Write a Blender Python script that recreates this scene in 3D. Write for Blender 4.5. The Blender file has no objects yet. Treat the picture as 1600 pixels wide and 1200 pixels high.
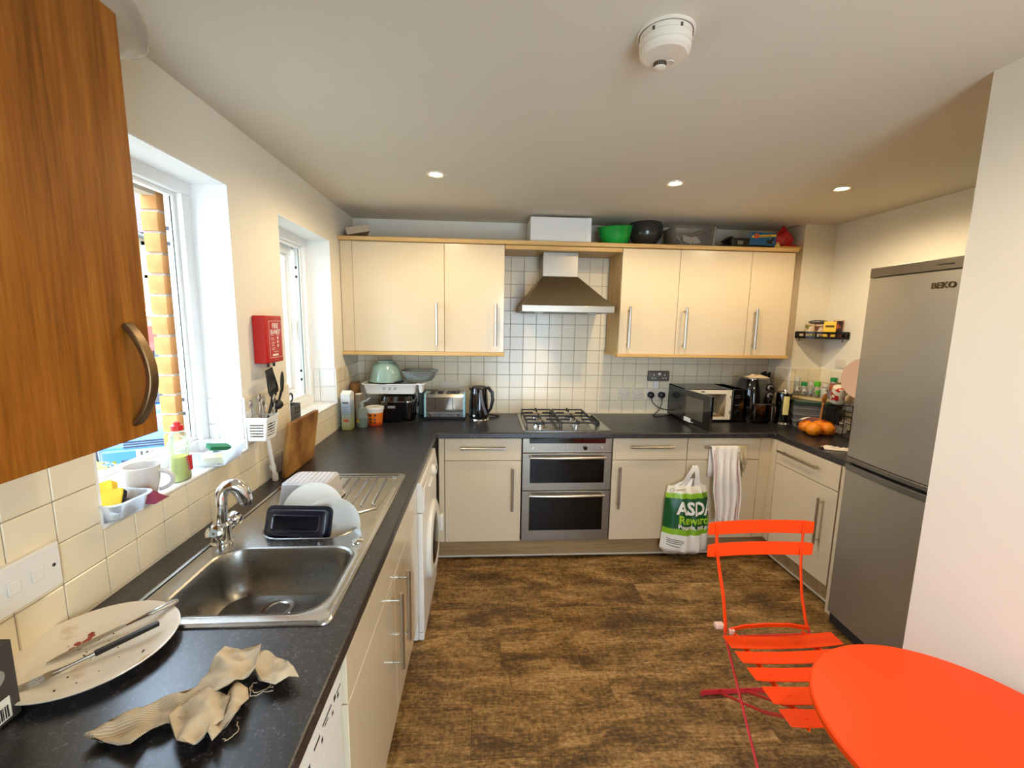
import bpy, bmesh, math, random
from mathutils import Vector, Matrix, Euler, noise
from mathutils.geometry import delaunay_2d_cdt

SC = bpy.context.scene
COL = SC.collection
random.seed(7)
PI = math.pi

# ------------------------------------------------------------------ camera
def look_axes(yaw, pitch, roll):
    f = Vector((math.sin(yaw) * math.cos(pitch), math.cos(yaw) * math.cos(pitch), -math.sin(pitch)))
    r = Vector((math.cos(yaw), -math.sin(yaw), 0))
    u = r.cross(f)
    return r * math.cos(roll) + u * math.sin(roll), u * math.cos(roll) - r * math.sin(roll), f

cam_data = bpy.data.cameras.new('camera')
cam = bpy.data.objects.new('camera', cam_data)
COL.objects.link(cam)
_r, _u, _f = look_axes(0.0647, 0.1420, 0.0161)
cam.matrix_world = Matrix(((_r.x, _u.x, -_f.x, 0.961), (_r.y, _u.y, -_f.y, -3.355),
                           (_r.z, _u.z, -_f.z, 1.6226), (0, 0, 0, 1)))
cam_data.sensor_width = 36.0
cam_data.sensor_fit = 'HORIZONTAL'
cam_data.lens = 678.8 / 1600 * 36
cam_data.clip_start = 0.02
cam_data.clip_end = 200
SC.camera = cam

# ------------------------------------------------------------------ sky, sun, portals, exposure
world = bpy.data.worlds.new('world')
SC.world = world
world.use_nodes = True
wn = world.node_tree
wn.nodes.clear()
w_out = wn.nodes.new('ShaderNodeOutputWorld')
w_bg = wn.nodes.new('ShaderNodeBackground')
w_sky = wn.nodes.new('ShaderNodeTexSky')
w_sky.sky_type = 'HOSEK_WILKIE'
w_sky.turbidity = 6.0
w_sky.ground_albedo = 0.4
w_sky.sun_direction = Vector((0.70, -0.45, 0.55)).normalized()
w_mix = wn.nodes.new('ShaderNodeMixRGB')
w_mix.inputs[0].default_value = 0.75
w_mix.inputs[2].default_value = (0.62, 0.80, 1.0, 1)
wn.links.new(w_sky.outputs[0], w_mix.inputs[1])
wn.links.new(w_mix.outputs[0], w_bg.inputs[0])
wn.links.new(w_bg.outputs[0], w_out.inputs[0])
w_bg.inputs[1].default_value = 14.0

sun_data = bpy.data.lights.new('sun', 'SUN')
sun_data.energy = 7.0
sun_data.angle = 0.01
sun_data.color = (1.0, 0.93, 0.82)
sun = bpy.data.objects.new('sun', sun_data)
COL.objects.link(sun)
sun.rotation_euler = Vector((-0.70, 0.45, -0.55)).to_track_quat('-Z', 'Y').to_euler()

def portal(name, loc, aim, sx, sy):
    l = bpy.data.lights.new(name, 'AREA')
    l.shape = 'RECTANGLE'
    l.size, l.size_y = sx, sy
    l.cycles.is_portal = True
    o = bpy.data.objects.new(name, l)
    COL.objects.link(o)
    o.location = loc
    o.rotation_euler = Vector(aim).to_track_quat('-Z', 'Z').to_euler()
portal('sky_portal_a', (-0.21, -1.92, 1.61), (1, 0, 0), 0.72, 1.04)
portal('sky_portal_b', (-0.21, -0.85, 1.60), (1, 0, 0), 0.72, 1.04)
portal('sky_portal_c', (1.75, -4.62, 1.10), (0, 1, 0), 1.1, 2.0)

SC.view_settings.view_transform = 'Standard'
SC.view_settings.look = 'None'
SC.view_settings.gamma = 1.0
SC.view_settings.use_curve_mapping = False
SC.view_settings.exposure = 0.35
SPOT_W = 22.0            # power of every ceiling downlight
SC.cycles.use_denoising = True
SC.cycles.max_bounces = 7
SC.cycles.diffuse_bounces = 5
SC.cycles.glossy_bounces = 4
SC.cycles.transparent_max_bounces = 10
SC.cycles.adaptive_threshold = 0.03
SC.cycles.caustics_reflective = False
SC.cycles.caustics_refractive = False
SC.cycles.sample_clamp_indirect = 6.0

# ------------------------------------------------------------------ mesh helpers
ORG = {}

class MB:
    """collects geometry (world coordinates) for one mesh"""
    def __init__(s):
        s.v, s.f, s.mi, s.m = [], [], [], 0
    def add(s, vs, fs):
        n = len(s.v)
        s.v += [Vector(p) for p in vs]
        s.f += [tuple(i + n for i in f) for f in fs]
        s.mi += [s.m] * len(fs)
        return s
    def box(s, x0, x1, y0, y1, z0, z1):
        x0, x1 = min(x0, x1), max(x0, x1); y0, y1 = min(y0, y1), max(y0, y1); z0, z1 = min(z0, z1), max(z0, z1)
        return s.add([(x0, y0, z0), (x1, y0, z0), (x1, y1, z0), (x0, y1, z0), (x0, y0, z1), (x1, y0, z1), (x1, y1, z1), (x0, y1, z1)],
                     [(3, 2, 1, 0), (4, 5, 6, 7), (0, 1, 5, 4), (1, 2, 6, 5), (2, 3, 7, 6), (3, 0, 4, 7)])
    def loft(s, loops, cap0=True, cap1=True, closed=True):
        n = len(loops[0]); vs = [p for l in loops for p in l]; fs = []
        for i in range(len(loops) - 1):
            for j in range(n if closed else n - 1):
                k = (j + 1) % n
                fs.append((i * n + j, i * n + k, (i + 1) * n + k, (i + 1) * n + j))
        if cap0: fs.append(tuple(range(n - 1, -1, -1)))
        if cap1: fs.append(tuple(range((len(loops) - 1) * n, len(loops) * n)))
        return s.add(vs, fs)
    def cyl(s, p0, p1, r0, r1=None, n=16, caps=True):
        return s.tube([p0, p1], [r0, r0 if r1 is None else r1], n, caps)
    def tube(s, pts, r, n=8, caps=True, flat=None, ref=None):
        """sweep; r scalar or list; flat=(w,t) sweeps a rectangular bar whose width lies along ref"""
        P = [Vector(p) for p in pts]; loops = []; side = None
        for i, p in enumerate(P):
            d = (P[min(i + 1, len(P) - 1)] - P[max(i - 1, 0)]).normalized()
            if ref is not None:
                side = Vector(ref) - d * d.dot(Vector(ref)); side.normalize()
            elif side is None:
                a = Vector((0, 0, 1)) if abs(d.z) < 0.9 else Vector((1, 0, 0))
                side = a.cross(d).normalized()
            else:
                side = (side - d * d.dot(side)).normalized()
            up = d.cross(side)
            if flat:
                w, t = flat[0] / 2, flat[1] / 2
                loops.append([p + side * a * w + up * b * t for a, b in ((-1, -1), (1, -1), (1, 1), (-1, 1))])
            else:
                ri = r[i] if isinstance(r, (list, tuple)) else r
                loops.append([p + (side * math.cos(2 * PI * k / n) + up * math.sin(2 * PI * k / n)) * ri for k in range(n)])
        return s.loft(loops, caps, caps)
    def lathe(s, c, prof, n=24, axis=(0, 0, 1), cap0=False, cap1=False):
        c = Vector(c); q = Vector((0, 0, 1)).rotation_difference(Vector(axis).normalized())
        loops = [[c + q @ Vector((r * math.cos(2 * PI * k / n), r * math.sin(2 * PI * k / n), z)) for k in range(n)] for r, z in prof]
        return s.loft(loops, cap0, cap1)
    def ball(s, c, r, n=16, m=10, sc=(1, 1, 1)):
        c = Vector(c)
        loops = [[c + Vector((r * sc[0] * math.sin(a) * math.cos(2 * PI * k / n), r * sc[1] * math.sin(a) * math.sin(2 * PI * k / n), -r * sc[2] * math.cos(a)))
                  for k in range(n)] for a in [PI * (0.02 + 0.96 * i / m) for i in range(m + 1)]]
        return s.loft(loops)
    def prism(s, poly, axis, a, b):
        """poly: 2-D points, extruded along axis from a to b; axis x -> (y,z), y -> (x,z), z -> (x,y)"""
        m = {'x': lambda p, t: (t, p[0], p[1]), 'y': lambda p, t: (p[0], t, p[1]), 'z': lambda p, t: (p[0], p[1], t)}[axis]
        return s.loft([[m(p, a) for p in poly], [m(p, b) for p in poly]])
    def grid(s, fn, nu, nv):
        vs = [fn(i / nu, j / nv) for i in range(nu + 1) for j in range(nv + 1)]
        fs = [(i * (nv + 1) + j, (i + 1) * (nv + 1) + j, (i + 1) * (nv + 1) + j + 1, i * (nv + 1) + j + 1) for i in range(nu) for j in range(nv)]
        return s.add(vs, fs)
    def cells(s, us, vs, keep, a, b, mp):
        """slab with holes: grid cells of (us x vs) where keep(u,v); mp(u,v,t) places points, t in (a,b)"""
        nu, nv = len(us) - 1, len(vs) - 1
        K = [[keep((us[i] + us[i + 1]) / 2, (vs[j] + vs[j + 1]) / 2) for j in range(nv)] for i in range(nu)]
        idx, P, F = {}, [], []
        def V(i, j, t):
            k = (i, j, t)
            if k not in idx:
                idx[k] = len(P); P.append(mp(us[i], vs[j], a if t == 0 else b))
            return idx[k]
        g = lambda i, j: 0 <= i < nu and 0 <= j < nv and K[i][j]
        for i in range(nu):
            for j in range(nv):
                if not K[i][j]: continue
                F.append((V(i, j, 1), V(i + 1, j, 1), V(i + 1, j + 1, 1), V(i, j + 1, 1)))
                F.append((V(i, j + 1, 0), V(i + 1, j + 1, 0), V(i + 1, j, 0), V(i, j, 0)))
                if not g(i - 1, j): F.append((V(i, j, 0), V(i, j, 1), V(i, j + 1, 1), V(i, j + 1, 0)))
                if not g(i + 1, j): F.append((V(i + 1, j, 1), V(i + 1, j, 0), V(i + 1, j + 1, 0), V(i + 1, j + 1, 1)))
                if not g(i, j - 1): F.append((V(i, j, 1), V(i, j, 0), V(i + 1, j, 0), V(i + 1, j, 1)))
                if not g(i, j + 1): F.append((V(i, j + 1, 0), V(i, j + 1, 1), V(i + 1, j + 1, 1), V(i + 1, j + 1, 0)))
        return s.add(P, F)
    def sheet(s, poly, step, zf, holes=(), jitter=0.0):
        """triangulated flat outline (x,y) with holes, lifted by zf(x,y)"""
        pts = [Vector(p) for p in poly]; edges = [(i, (i + 1) % len(poly)) for i in range(len(poly))]
        for h in holes:
            n = len(pts); pts += [Vector(p) for p in h]; edges += [(n + i, n + (i + 1) % len(h)) for i in range(len(h))]
        x0, x1 = min(p[0] for p in poly), max(p[0] for p in poly); y0, y1 = min(p[1] for p in poly), max(p[1] for p in poly)
        if step:
            ny = int((y1 - y0) / step); nx = int((x1 - x0) / step)
            for i in range(1, nx + 1):
                for j in range(1, ny + 1):
                    q = (x0 + i * step + (j % 2) * step * .5, y0 + j * step)
                    if inside(q, poly) and not any(inside(q, h) for h in holes): pts.append(Vector(q))
        vs, _, fs = delaunay_2d_cdt([Vector((p[0], p[1])) for p in pts], edges, [], 0, 1e-6)[:3]
        keep = []
        for f in fs:
            c = sum((vs[i] for i in f), Vector((0, 0))) / len(f)
            if inside(c, poly) and not any(inside(c, h) for h in holes): keep.append(tuple(f))
        return s.add([(p[0], p[1], zf(p[0], p[1])) for p in vs], keep)
    def move(s, M, start=0):
        for i in range(start, len(s.v)): s.v[i] = M @ s.v[i]
        return s
    def mesh(s, name, mats, org=(0, 0, 0), smooth=35):
        me = bpy.data.meshes.new(name); o = Vector(org)
        me.from_pydata([tuple(p - o) for p in s.v], [], s.f)
        for m in (mats if isinstance(mats, (list, tuple)) else [mats]): me.materials.append(m)
        me.polygons.foreach_set('material_index', s.mi)
        bm = bmesh.new(); bm.from_mesh(me); bmesh.ops.recalc_face_normals(bm, faces=bm.faces); bm.to_mesh(me); bm.free()
        if smooth:
            me.polygons.foreach_set('use_smooth', [True] * len(me.polygons))
            me.set_sharp_from_angle(angle=math.radians(smooth))
        me.update()
        return me

def inside(q, poly):
    x, y = q[0], q[1]; c = False; n = len(poly); j = n - 1
    for i in range(n):
        a, b = poly[i], poly[j]
        if (a[1] > y) != (b[1] > y) and x < (b[0] - a[0]) * (y - a[1]) / (b[1] - a[1]) + a[0]: c = not c
        j = i
    return c

def rrect(x0, x1, y0, y1, r, n=6):
    r = min(r, (x1 - x0) / 2 - 1e-4, (y1 - y0) / 2 - 1e-4); o = []
    for cx, cy, a in ((x1 - r, y1 - r, 0), (x0 + r, y1 - r, PI / 2), (x0 + r, y0 + r, PI), (x1 - r, y0 + r, 1.5 * PI)):
        o += [(cx + r * math.cos(a + PI / 2 * k / n), cy + r * math.sin(a + PI / 2 * k / n)) for k in range(n + 1)]
    return o

def ring(x0, x1, y0, y1, r, z, n=6): return [(p[0], p[1], z) for p in rrect(x0, x1, y0, y1, r, n)]

def base_of(mb):
    xs = [p.x for p in mb.v]; ys = [p.y for p in mb.v]; zs = [p.z for p in mb.v]
    return Vector(((min(xs) + max(xs)) / 2, (min(ys) + max(ys)) / 2, min(zs)))

def bevel(o, w, seg=2):
    m = o.modifiers.new('edge', 'BEVEL'); m.width = w; m.segments = seg; m.limit_method = 'ANGLE'; m.angle_limit = math.radians(40); m.harden_normals = False
    return o

def tag(o, label=None, cat=None, group=None, kind=None):
    if label: o['label'] = label
    if cat: o['category'] = cat
    if group: o['group'] = group
    if kind: o['kind'] = kind
    return o

def thing(name, label, cat, loc=(0, 0, 0), group=None):
    o = bpy.data.objects.new(name, None); o.empty_display_size = .05
    COL.objects.link(o); o.location = loc; ORG[o.name] = Vector(loc)
    return tag(o, label, cat, group)

def part(name, mb, mat, parent, bev=0, smooth=35, label=None, seg=2):
    org = ORG[parent.name]
    o = bpy.data.objects.new(name, mb.mesh(name, mat, org, smooth)); COL.objects.link(o)
    o.parent = parent; ORG[o.name] = org
    if bev: bevel(o, bev, seg)
    if label: o['label'] = label
    return o

def solo(name, label, cat, mb, mat, group=None, bev=0, smooth=35, kind=None, org=None):
    org = base_of(mb) if org is None else Vector(org)
    o = bpy.data.objects.new(name, mb.mesh(name, mat, org, smooth)); COL.objects.link(o)
    o.location = org; ORG[o.name] = org
    if bev: bevel(o, bev)
    return tag(o, label, cat, group, kind)

def struct(name, mb, mat, label=None, bev=0, smooth=35):
    o = bpy.data.objects.new(name, mb.mesh(name, mat, (0, 0, 0), smooth)); COL.objects.link(o); ORG[o.name] = Vector((0, 0, 0))
    if bev: bevel(o, bev)
    o['kind'] = 'structure'
    if label: o['label'] = label
    return o

def inst(name, me, parent, loc, rot=(0, 0, 0), scale=(1, 1, 1)):
    o = bpy.data.objects.new(name, me); COL.objects.link(o); o.parent = parent
    o.location = Vector(loc) - ORG[parent.name]; o.rotation_euler = rot; o.scale = scale; ORG[o.name] = ORG[parent.name]
    return o

def spin(root, rx=0, ry=0, rz=0):
    root.rotation_euler = (rx, ry, rz); return root

def text_mb(txt, size, M, bold=0.0, depth=0.0004, ax='CENTER', squash=1.0):
    cu = bpy.data.curves.new('txt', 'FONT'); cu.body = txt; cu.size = size; cu.align_x = ax; cu.align_y = 'CENTER'
    cu.extrude = depth; cu.offset = bold; cu.resolution_u = 3
    o = bpy.data.objects.new('txt', cu); COL.objects.link(o)
    bpy.context.view_layer.update()
    me = o.to_mesh(); mb = MB()
    mb.add([M @ Vector((v.co.x * squash, v.co.y, v.co.z)) for v in me.vertices], [tuple(p.vertices) for p in me.polygons])
    o.to_mesh_clear(); bpy.data.objects.remove(o); bpy.data.curves.remove(cu)
    return mb

def face_to(loc, right, up):
    r = Vector(right).normalized(); u = Vector(up).normalized(); n = r.cross(u)
    return Matrix(((r.x, u.x, n.x, loc[0]), (r.y, u.y, n.y, loc[1]), (r.z, u.z, n.z, loc[2]), (0, 0, 0, 1)))

# ------------------------------------------------------------------ materials
def lin(c): return tuple((x / 255 / 12.92 if x / 255 <= 0.04045 else ((x / 255 + 0.055) / 1.055) ** 2.4) for x in c) + (1,)

MATS = {}
def M(name, col, rough=0.5, metal=0.0, coat=0.0, spec=0.5, var=0.0, vs=8.0, bump=0.0, bs=200.0, trans=0.0, emit=0.0, sub=0.0, stretch=(1, 1, 1), rvar=0.0):
    """plain procedural surface: base colour with soft noise variation and optional fine relief"""
    if name in MATS: return MATS[name]
    m = bpy.data.materials.new(name); m.use_nodes = True; t = m.node_tree; b = t.nodes['Principled BSDF']
    b.inputs['Base Color'].default_value = lin(col); b.inputs['Roughness'].default_value = rough; b.inputs['Metallic'].default_value = metal
    b.inputs['Coat Weight'].default_value = coat; b.inputs['Coat Roughness'].default_value = 0.08
    b.inputs['Specular IOR Level'].default_value = spec
    if trans: b.inputs['Transmission Weight'].default_value = trans
    if sub:
        b.inputs['Subsurface Weight'].default_value = sub; b.inputs['Subsurface Radius'].default_value = (.01, .006, .003)
    if emit:
        b.inputs['Emission Color'].default_value = lin(col); b.inputs['Emission Strength'].default_value = emit
    if var or bump or rvar:
        tc = t.nodes.new('ShaderNodeTexCoord'); mp = t.nodes.new('ShaderNodeMapping'); mp.inputs['Scale'].default_value = stretch
        t.links.new(tc.outputs['Object'], mp.inputs[0])
    if var or rvar:
        n = t.nodes.new('ShaderNodeTexNoise'); n.inputs['Scale'].default_value = vs; n.inputs['Detail'].default_value = 5
        t.links.new(mp.outputs[0], n.inputs['Vector'])
        if var:
            mx = t.nodes.new('ShaderNodeMixRGB'); mx.inputs[1].default_value = lin([max(0, c * (1 - var)) for c in col]); mx.inputs[2].default_value = lin([min(255, c * (1 + var)) for c in col])
            t.links.new(n.outputs['Fac'], mx.inputs[0]); t.links.new(mx.outputs[0], b.inputs['Base Color'])
        if rvar:
            mr = t.nodes.new('ShaderNodeMapRange'); mr.inputs['To Min'].default_value = max(0, rough - rvar); mr.inputs['To Max'].default_value = rough + rvar
            t.links.new(n.outputs['Fac'], mr.inputs[0]); t.links.new(mr.outputs[0], b.inputs['Roughness'])
    if bump:
        n2 = t.nodes.new('ShaderNodeTexNoise'); n2.inputs['Scale'].default_value = bs; n2.inputs['Detail'].default_value = 3
        t.links.new(mp.outputs[0], n2.inputs['Vector'])
        bp = t.nodes.new('ShaderNodeBump'); bp.inputs['Strength'].default_value = bump; bp.inputs['Distance'].default_value = 0.002
        t.links.new(n2.outputs['Fac'], bp.inputs['Height']); t.links.new(bp.outputs[0], b.inputs['Normal'])
    MATS[name] = m
    return m

def clear(name, col, alpha=0.3, rough=0.1):
    """clear plastic or glass that lets light straight through"""
    if name in MATS: return MATS[name]
    m = bpy.data.materials.new(name); m.use_nodes = True; t = m.node_tree; b = t.nodes['Principled BSDF']; o = t.nodes['Material Output']
    b.inputs['Base Color'].default_value = lin(col); b.inputs['Roughness'].default_value = rough
    tr = t.nodes.new('ShaderNodeBsdfTransparent'); tr.inputs[0].default_value = lin([min(255, 160 + c * .4) for c in col])
    mx = t.nodes.new('ShaderNodeMixShader'); fr = t.nodes.new('ShaderNodeFresnel'); fr.inputs[0].default_value = 1.45
    ad = t.nodes.new('ShaderNodeMath'); ad.operation = 'ADD'; ad.use_clamp = True; ad.inputs[1].default_value = alpha
    t.links.new(fr.outputs[0], ad.inputs[0]); t.links.new(ad.outputs[0], mx.inputs[0])
    t.links.new(tr.outputs[0], mx.inputs[1]); t.links.new(b.outputs[0], mx.inputs[2]); t.links.new(mx.outputs[0], o.inputs['Surface'])
    MATS[name] = m
    return m

def nodes_of(name):
    m = bpy.data.materials.new(name); m.use_nodes = True; MATS[name] = m
    t = m.node_tree
    return m, t, t.nodes['Principled BSDF']

def ramp(t, stops):
    r = t.nodes.new('ShaderNodeValToRGB'); e = r.color_ramp.elements
    while len(e) < len(stops): e.new(0.5)
    for k, (p, c) in enumerate(stops): e[k].position = p; e[k].color = lin(c)
    return r

def wood(name, dark, mid, light, axis='z', scale=1.0, rough=0.4, coat=0.0):
    m, t, b = nodes_of(name)
    tc = t.nodes.new('ShaderNodeTexCoord'); mp = t.nodes.new('ShaderNodeMapping')
    s = {'x': (1.2, 22, 22), 'y': (22, 1.2, 22), 'z': (22, 22, 1.2)}[axis]
    mp.inputs['Scale'].default_value = [k * scale for k in s]
    t.links.new(tc.outputs['Object'], mp.inputs[0])
    n1 = t.nodes.new('ShaderNodeTexNoise'); n1.inputs['Scale'].default_value = 1.3; n1.inputs['Detail'].default_value = 6; n1.inputs['Distortion'].default_value = 0.6
    n2 = t.nodes.new('ShaderNodeTexNoise'); n2.inputs['Scale'].default_value = 6.0; n2.inputs['Detail'].default_value = 8; n2.inputs['Roughness'].default_value = .7
    t.links.new(mp.outputs[0], n1.inputs['Vector']); t.links.new(mp.outputs[0], n2.inputs['Vector'])
    mx = t.nodes.new('ShaderNodeMixRGB'); mx.inputs[0].default_value = .5
    t.links.new(n1.outputs['Fac'], mx.inputs[1]); t.links.new(n2.outputs['Fac'], mx.inputs[2])
    r = ramp(t, [(0.36, dark), (0.5, mid), (0.64, light)])
    t.links.new(mx.outputs[0], r.inputs[0]); t.links.new(r.outputs[0], b.inputs['Base Color'])
    b.inputs['Roughness'].default_value = rough; b.inputs['Coat Weight'].default_value = coat; b.inputs['Specular IOR Level'].default_value = .22
    bp = t.nodes.new('ShaderNodeBump'); bp.inputs['Strength'].default_value = .12; bp.inputs['Distance'].default_value = .001
    t.links.new(n2.outputs['Fac'], bp.inputs['Height']); t.links.new(bp.outputs[0], b.inputs['Normal'])
    return m

def floor_wood():
    m, t, b = nodes_of('floor_vinyl')
    g = t.nodes.new('ShaderNodeNewGeometry'); oi = t.nodes.new('ShaderNodeObjectInfo')
    cm = t.nodes.new('ShaderNodeVectorMath'); cm.operation = 'MULTIPLY_ADD'
    cx = t.nodes.new('ShaderNodeCombineXYZ')
    for k in range(3): t.links.new(oi.outputs['Random'], cx.inputs[k])
    cm.inputs[1].default_value = (17, 31, 5); t.links.new(cx.outputs[0], cm.inputs[0]); t.links.new(g.outputs['Position'], cm.inputs[2])
    mp = t.nodes.new('ShaderNodeMapping'); mp.inputs['Scale'].default_value = (1.8, 5.0, 1)
    t.links.new(cm.outputs[0], mp.inputs[0])
    big = t.nodes.new('ShaderNodeTexNoise'); big.inputs['Scale'].default_value = 1.6; big.inputs['Detail'].default_value = 5; big.inputs['Roughness'].default_value = .62; big.inputs['Distortion'].default_value = .8
    t.links.new(mp.outputs[0], big.inputs['Vector'])
    # cathedral grain
    wv = t.nodes.new('ShaderNodeTexWave'); wv.wave_type = 'RINGS'; wv.rings_direction = 'Z'; wv.inputs['Scale'].default_value = 3.4; wv.inputs['Distortion'].default_value = 14.0; wv.inputs['Detail'].default_value = 3.0; wv.inputs['Detail Scale'].default_value = 1.5
    mpw = t.nodes.new('ShaderNodeMapping'); mpw.inputs['Scale'].default_value = (.7, 4.2, 1); t.links.new(cm.outputs[0], mpw.inputs[0]); t.links.new(mpw.outputs[0], wv.inputs['Vector'])
    fine = t.nodes.new('ShaderNodeTexNoise'); fine.inputs['Scale'].default_value = 16; fine.inputs['Detail'].default_value = 8; fine.inputs['Roughness'].default_value = .75
    mpf = t.nodes.new('ShaderNodeMapping'); mpf.inputs['Scale'].default_value = (3.0, 5.2, 1); t.links.new(cm.outputs[0], mpf.inputs[0]); t.links.new(mpf.outputs[0], fine.inputs['Vector'])
    saw = t.nodes.new('ShaderNodeTexNoise'); saw.inputs['Scale'].default_value = 10; saw.inputs['Detail'].default_value = 6; saw.inputs['Roughness'].default_value = .8
    mps = t.nodes.new('ShaderNodeMapping'); mps.inputs['Scale'].default_value = (8, 1.8, 1); t.links.new(cm.outputs[0], mps.inputs[0]); t.links.new(mps.outputs[0], saw.inputs['Vector'])
    def mth(op, a, bb):
        n = t.nodes.new('ShaderNodeMath'); n.operation = op
        for k, v in enumerate((a, bb)):
            if isinstance(v, (int, float)): n.inputs[k].default_value = v
            else: t.links.new(v, n.inputs[k])
        return n.outputs[0]
    s = mth('MULTIPLY', big.outputs['Fac'], .50)
    s = mth('ADD', s, mth('MULTIPLY', fine.outputs['Fac'], .48))
    s = mth('ADD', s, mth('MULTIPLY', saw.outputs['Fac'], .22))
    s = mth('ADD', s, mth('MULTIPLY', wv.outputs['Fac'], .035))
    r = ramp(t, [(0.49, (58, 40, 20)), (0.57, (98, 71, 38)), (0.645, (142, 107, 60)), (0.75, (192, 155, 102))])
    t.links.new(s, r.inputs[0]); t.links.new(r.outputs[0], b.inputs['Base Color'])
    b.inputs['Roughness'].default_value = .42; b.inputs['Specular IOR Level'].default_value = .4
    bp = t.nodes.new('ShaderNodeBump'); bp.inputs['Strength'].default_value = .25; bp.inputs['Distance'].default_value = .0015
    t.links.new(s, bp.inputs['Height']); t.links.new(bp.outputs[0], b.inputs['Normal'])
    return m

def worktop_mat():
    m, t, b = nodes_of('worktop_laminate')
    tc = t.nodes.new('ShaderNodeTexCoord')
    n1 = t.nodes.new('ShaderNodeTexNoise'); n1.inputs['Scale'].default_value = 190; n1.inputs['Detail'].default_value = 3; n1.inputs['Roughness'].default_value = .65
    n2 = t.nodes.new('ShaderNodeTexNoise'); n2.inputs['Scale'].default_value = 70; n2.inputs['Detail'].default_value = 3
    for n in (n1, n2): t.links.new(tc.outputs['Object'], n.inputs['Vector'])
    mx = t.nodes.new('ShaderNodeMixRGB'); mx.inputs[0].default_value = .35
    t.links.new(n1.outputs['Fac'], mx.inputs[1]); t.links.new(n2.outputs['Fac'], mx.inputs[2])
    r = ramp(t, [(0.40, (13, 12, 14)), (0.52, (28, 26, 30)), (0.60, (56, 53, 60)), (0.69, (130, 127, 136))])
    t.links.new(mx.outputs[0], r.inputs[0]); t.links.new(r.outputs[0], b.inputs['Base Color'])
    b.inputs['Roughness'].default_value = .33; b.inputs['Specular IOR Level'].default_value = .8
    bp = t.nodes.new('ShaderNodeBump'); bp.inputs['Strength'].default_value = .10; bp.inputs['Distance'].default_value = .001
    t.links.new(n1.outputs['Fac'], bp.inputs['Height']); t.links.new(bp.outputs[0], b.inputs['Normal'])
    return m

def steel(name, col=(170, 165, 158), rough=0.32, axis=(1, 1, 60), rv=.08):
    m, t, b = nodes_of(name)
    tc = t.nodes.new('ShaderNodeTexCoord'); mp = t.nodes.new('ShaderNodeMapping'); mp.inputs['Scale'].default_value = axis
    n = t.nodes.new('ShaderNodeTexNoise'); n.inputs['Scale'].default_value = 6; n.inputs['Detail'].default_value = 6
    t.links.new(tc.outputs['Object'], mp.inputs[0]); t.links.new(mp.outputs[0], n.inputs['Vector'])
    mr = t.nodes.new('ShaderNodeMapRange'); mr.inputs['To Min'].default_value = rough - rv; mr.inputs['To Max'].default_value = rough + rv
    t.links.new(n.outputs['Fac'], mr.inputs[0]); t.links.new(mr.outputs[0], b.inputs['Roughness'])
    b.inputs['Metallic'].default_value = 1.0; b.inputs['Base Color'].default_value = lin(col)
    bp = t.nodes.new('ShaderNodeBump'); bp.inputs['Strength'].default_value = .05; bp.inputs['Distance'].default_value = .001
    t.links.new(n.outputs['Fac'], bp.inputs['Height']); t.links.new(bp.outputs[0], b.inputs['Normal'])
    return m

def bands(name, coord, stops, rough=.35, axis=2, source='Object', interp='CONSTANT', spec=.5):
    """printed bands along one object axis: stops in metres above the thing's base"""
    m, t, b = nodes_of(name)
    tc = t.nodes.new('ShaderNodeTexCoord'); sp = t.nodes.new('ShaderNodeSeparateXYZ'); t.links.new(tc.outputs[source], sp.inputs[0])
    mr = t.nodes.new('ShaderNodeMapRange'); mr.inputs['From Min'].default_value = coord[0]; mr.inputs['From Max'].default_value = coord[1]
    t.links.new(sp.outputs[axis], mr.inputs[0])
    r = ramp(t, [((p - coord[0]) / (coord[1] - coord[0]), c) for p, c in stops]); r.color_ramp.interpolation = interp
    t.links.new(mr.outputs[0], r.inputs[0]); t.links.new(r.outputs[0], b.inputs['Base Color'])
    b.inputs['Roughness'].default_value = rough; b.inputs['Specular IOR Level'].default_value = spec
    return m

def blotch(name, c0, c1, scale=9, lo=.5, hi=.62, rough=.4, detail=4, stretch=(1, 1, 1), metal=0.0, bump=0.0):
    """two colours in a shape of their own (stains, print, foliage tint)"""
    m, t, b = nodes_of(name)
    tc = t.nodes.new('ShaderNodeTexCoord'); mp = t.nodes.new('ShaderNodeMapping'); mp.inputs['Scale'].default_value = stretch
    n = t.nodes.new('ShaderNodeTexNoise'); n.inputs['Scale'].default_value = scale; n.inputs['Detail'].default_value = detail
    t.links.new(tc.outputs['Object'], mp.inputs[0]); t.links.new(mp.outputs[0], n.inputs['Vector'])
    r = ramp(t, [(lo, c0), (hi, c1)]); t.links.new(n.outputs['Fac'], r.inputs[0]); t.links.new(r.outputs[0], b.inputs['Base Color'])
    b.inputs['Roughness'].default_value = rough; b.inputs['Metallic'].default_value = metal
    if bump:
        bp = t.nodes.new('ShaderNodeBump'); bp.inputs['Strength'].default_value = bump; bp.inputs['Distance'].default_value = .002
        t.links.new(n.outputs['Fac'], bp.inputs['Height']); t.links.new(bp.outputs[0], b.inputs['Normal'])
    return m

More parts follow.
